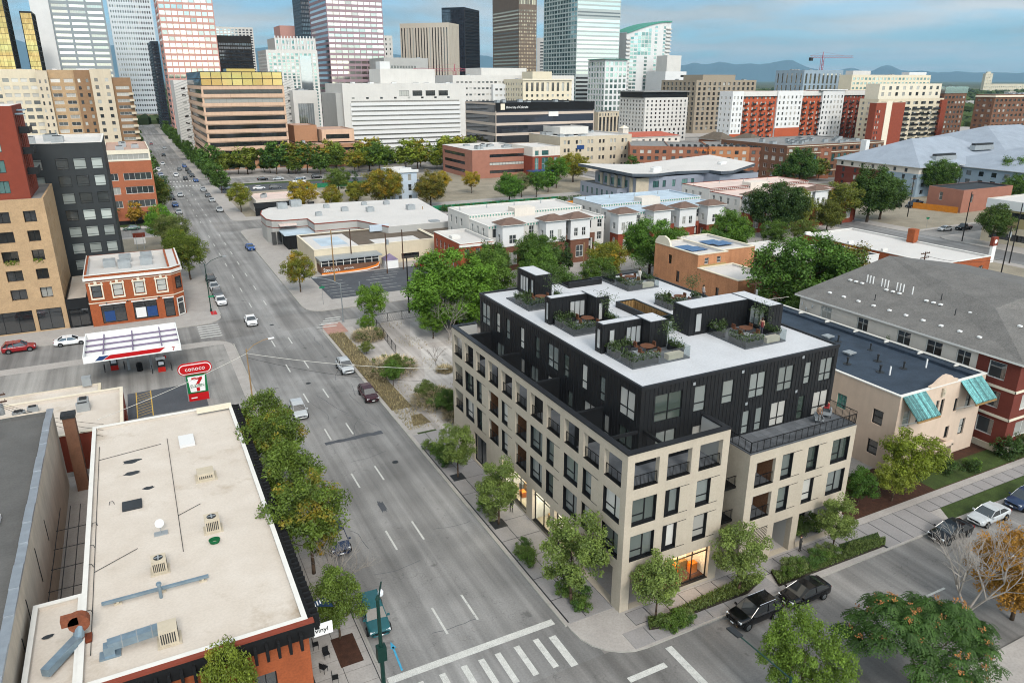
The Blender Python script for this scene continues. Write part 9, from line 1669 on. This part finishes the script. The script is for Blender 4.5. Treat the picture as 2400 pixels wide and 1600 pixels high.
# ================================================================ people
def person(label,x,y,z,rz,top,legs,pose='stand',h=1.72):
 t = thing('person',label,'person',(x,y,z),rz);s = h / 1.72
 V = {'pel':(0,0,.95),'spi':(0,0,1.15),'che':(0,-.01,1.34),'nec':(0,-.01,1.48),'hea':(0,-.02,1.58),'top':(0,-.02,1.68),'lsh':(-.17,0,1.4),'lel':(-.24,.02,1.14),'lwr':(-.24,-.1,.92),'lha':(-.24,-.13,.83),'rsh':(.17,0,1.4),'rel':(.24,.02,1.14),'rwr':(.24,-.1,.92),'rha':(.24,-.13,.83),'lhi':(-.1,0,.9),'lkn':(-.11,-.02,.5),'lan':(-.11,.04,.08),'lto':(-.11,-.12,.03),'rhi':(.1,0,.9),'rkn':(.11,-.06,.5),'ran':(.11,-.02,.08),'rto':(.11,-.18,.03)}
 if pose == 'sit':
  for k in ('lkn','rkn'):V[k] = (V[k][0],-.42,.92)
  for k in ('lan','ran'):V[k] = (V[k][0],-.42,.5)
  for k in ('lto','rto'):V[k] = (V[k][0],-.58,.46)
  V['lwr'] = (-.2,-.25,1.05);V['rwr'] = (.2,-.25,1.05);V['lha'] = (-.15,-.33,1.02);V['rha'] = (.15,-.33,1.02)
 R_ = {'pel':.13,'spi':.12,'che':.14,'nec':.055,'hea':.085,'top':.07,'lsh':.06,'lel':.042,'lwr':.03,'lha':.03,'rsh':.06,'rel':.042,'rwr':.03,'rha':.03,'lhi':.09,'lkn':.06,'lan':.04,'lto':.035,'rhi':.09,'rkn':.06,'ran':.04,'rto':.035}
 E = [('pel','spi'),('spi','che'),('che','nec'),('nec','hea'),('hea','top'),('che','lsh'),('lsh','lel'),('lel','lwr'),('lwr','lha'),('che','rsh'),('rsh','rel'),('rel','rwr'),('rwr','rha'),('pel','lhi'),('lhi','lkn'),('lkn','lan'),('lan','lto'),('pel','rhi'),('rhi','rkn'),('rkn','ran'),('ran','rto')]
 ks = list(V);me = bpy.data.meshes.new('body');off = -.46 if pose == 'sit' else 0;me.from_pydata([(V[k][0] * s,V[k][1] * s,(V[k][2] + off) * s) for k in ks],[(ks.index(a),ks.index(b_)) for a,b_ in E],[])
 o = put('body',me,t);mo = o.modifiers.new('skin','SKIN');sv = me.skin_vertices[0].data
 for i,k in enumerate(ks):sv[i].radius = (R_[k] * s,R_[k] * s);sv[i].use_root = k == 'pel'
 o.modifiers.new('sub','SUBSURF').levels = 1;o.modifiers['sub'].render_levels = 1
 nm = 'wear_%.2f_%.2f_%.2f' % top[:3] + '_%.2f' % legs[0]
 if nm not in MATS:
  m = bpy.data.materials.new(nm);m.use_nodes = True;tt = m.node_tree;bs = tt.nodes['Principled BSDF'];bs.inputs['Roughness'].default_value = .85;c = tt.nodes.new('ShaderNodeTexCoord');sp2 = tt.nodes.new('ShaderNodeSeparateXYZ');tt.links.new(c.outputs['Object'],sp2.inputs[0]);mr = tt.nodes.new('ShaderNodeMapRange');mr.inputs['From Max'].default_value = 1.72 * s;tt.links.new(sp2.outputs[2],mr.inputs['Value']);r = tt.nodes.new('ShaderNodeValToRGB');r.color_ramp.interpolation = 'CONSTANT';r.color_ramp.elements[0].color = (.03,.025,.02,1);r.color_ramp.elements[1].position = .06;r.color_ramp.elements[1].color = (*legs,1);e = r.color_ramp.elements.new(.55 + off / 1.72);e.color = (*top,1);e = r.color_ramp.elements.new(.845 + off / 1.72);e.color = (.48,.3,.2,1);tt.links.new(mr.outputs[0],r.inputs[0]);tt.links.new(r.outputs[0],bs.inputs['Base Color']);MATS[nm] = m
 me.materials.append(MATS[nm]);b = MB();b.ball((0,.01 * s,(1.63 + off) * s),.105 * s,.11 * s,8,5);b.build('hair',MATS['hair'],t);return t
DK = 17.95
person('person in black walking past the lit shopfront',28.5,56.2,KERB + .03,2.8,(.01,.01,.01),(.02,.02,.02));person('person in a red top standing with a companion on the right roof terrace',50.2,47.4,DK,1.0,(.2,.03,.03),(.02,.02,.03));person('person in a tan top standing close to the red topped one',50.5,47.7,DK,-1.2,(.4,.26,.18),(.1,.1,.12));person('person in pale clothes bending over the far roof terrace table',51.6,68.3,DK,2.0,(.5,.48,.45),(.45,.42,.4));person('person seated on the lower terrace in a dark jacket',52.0,41.2,11.36 + .42,-.6,(.2,.12,.08),(.05,.05,.05),'sit');person('person in a red top seated at the terrace corner',53.6,41.6,11.36 + .42,-2.4,(.3,.02,.02),(.03,.03,.03),'sit');person('person standing in the shade of the entrance door',49.0,38.7,KERB + .03,.4,(.03,.03,.03),(.02,.02,.02));person('person with dark hair at the edge of the rear roof terrace',53.4,59.2,DK,1.4,(.4,.35,.32),(.05,.05,.06))
for i,(x,y) in enumerate(((52.0,41.2),(53.6,41.6))):t = thing('lounge_chair','grey lounge chair on the lower terrace holding the person in %s' % ('dark jacket' if i == 0 else 'red'),'chair',(x,y,11.37),(-.6,-2.4)[i]);b = MB();b.box(-.32,-.4,.3,.32,.3,.4);b.box(-.32,.2,.4,.32,.34,.9);b.box(-.38,-.4,.3,-.32,.3,.6);b.box(.32,-.4,.3,.38,.3,.6);b.build('shell',MATS['furniture_grey'],t);b = MB();[b.tube((sx * .28,sy * .3,0),(sx * .28,sy * .3,.3),.02,.02,5) for sx in (-1,1) for sy in (-1,1)];b.build('legs',MATS['frame_dark'],t)
# ================================================================ the air between here and the mountains
m = bpy.data.materials.new('air');m.use_nodes = True;t = m.node_tree;t.nodes.clear();o = t.nodes.new('ShaderNodeOutputMaterial');v = t.nodes.new('ShaderNodeVolumePrincipled');v.inputs['Color'].default_value = (.45,.77,1.0,1);v.inputs['Density'].default_value = 3.4e-5;v.inputs['Anisotropy'].default_value = .2;t.links.new(v.outputs[0],o.inputs['Volume'])
b = MB();b.box(-41000,-3500,-8,41000,41000,1320);hz = b.build('haze',m);hz['kind'] = 'stuff';hz['label'] = 'thin blue haze over the plain and mountains';hz['category'] = 'haze'
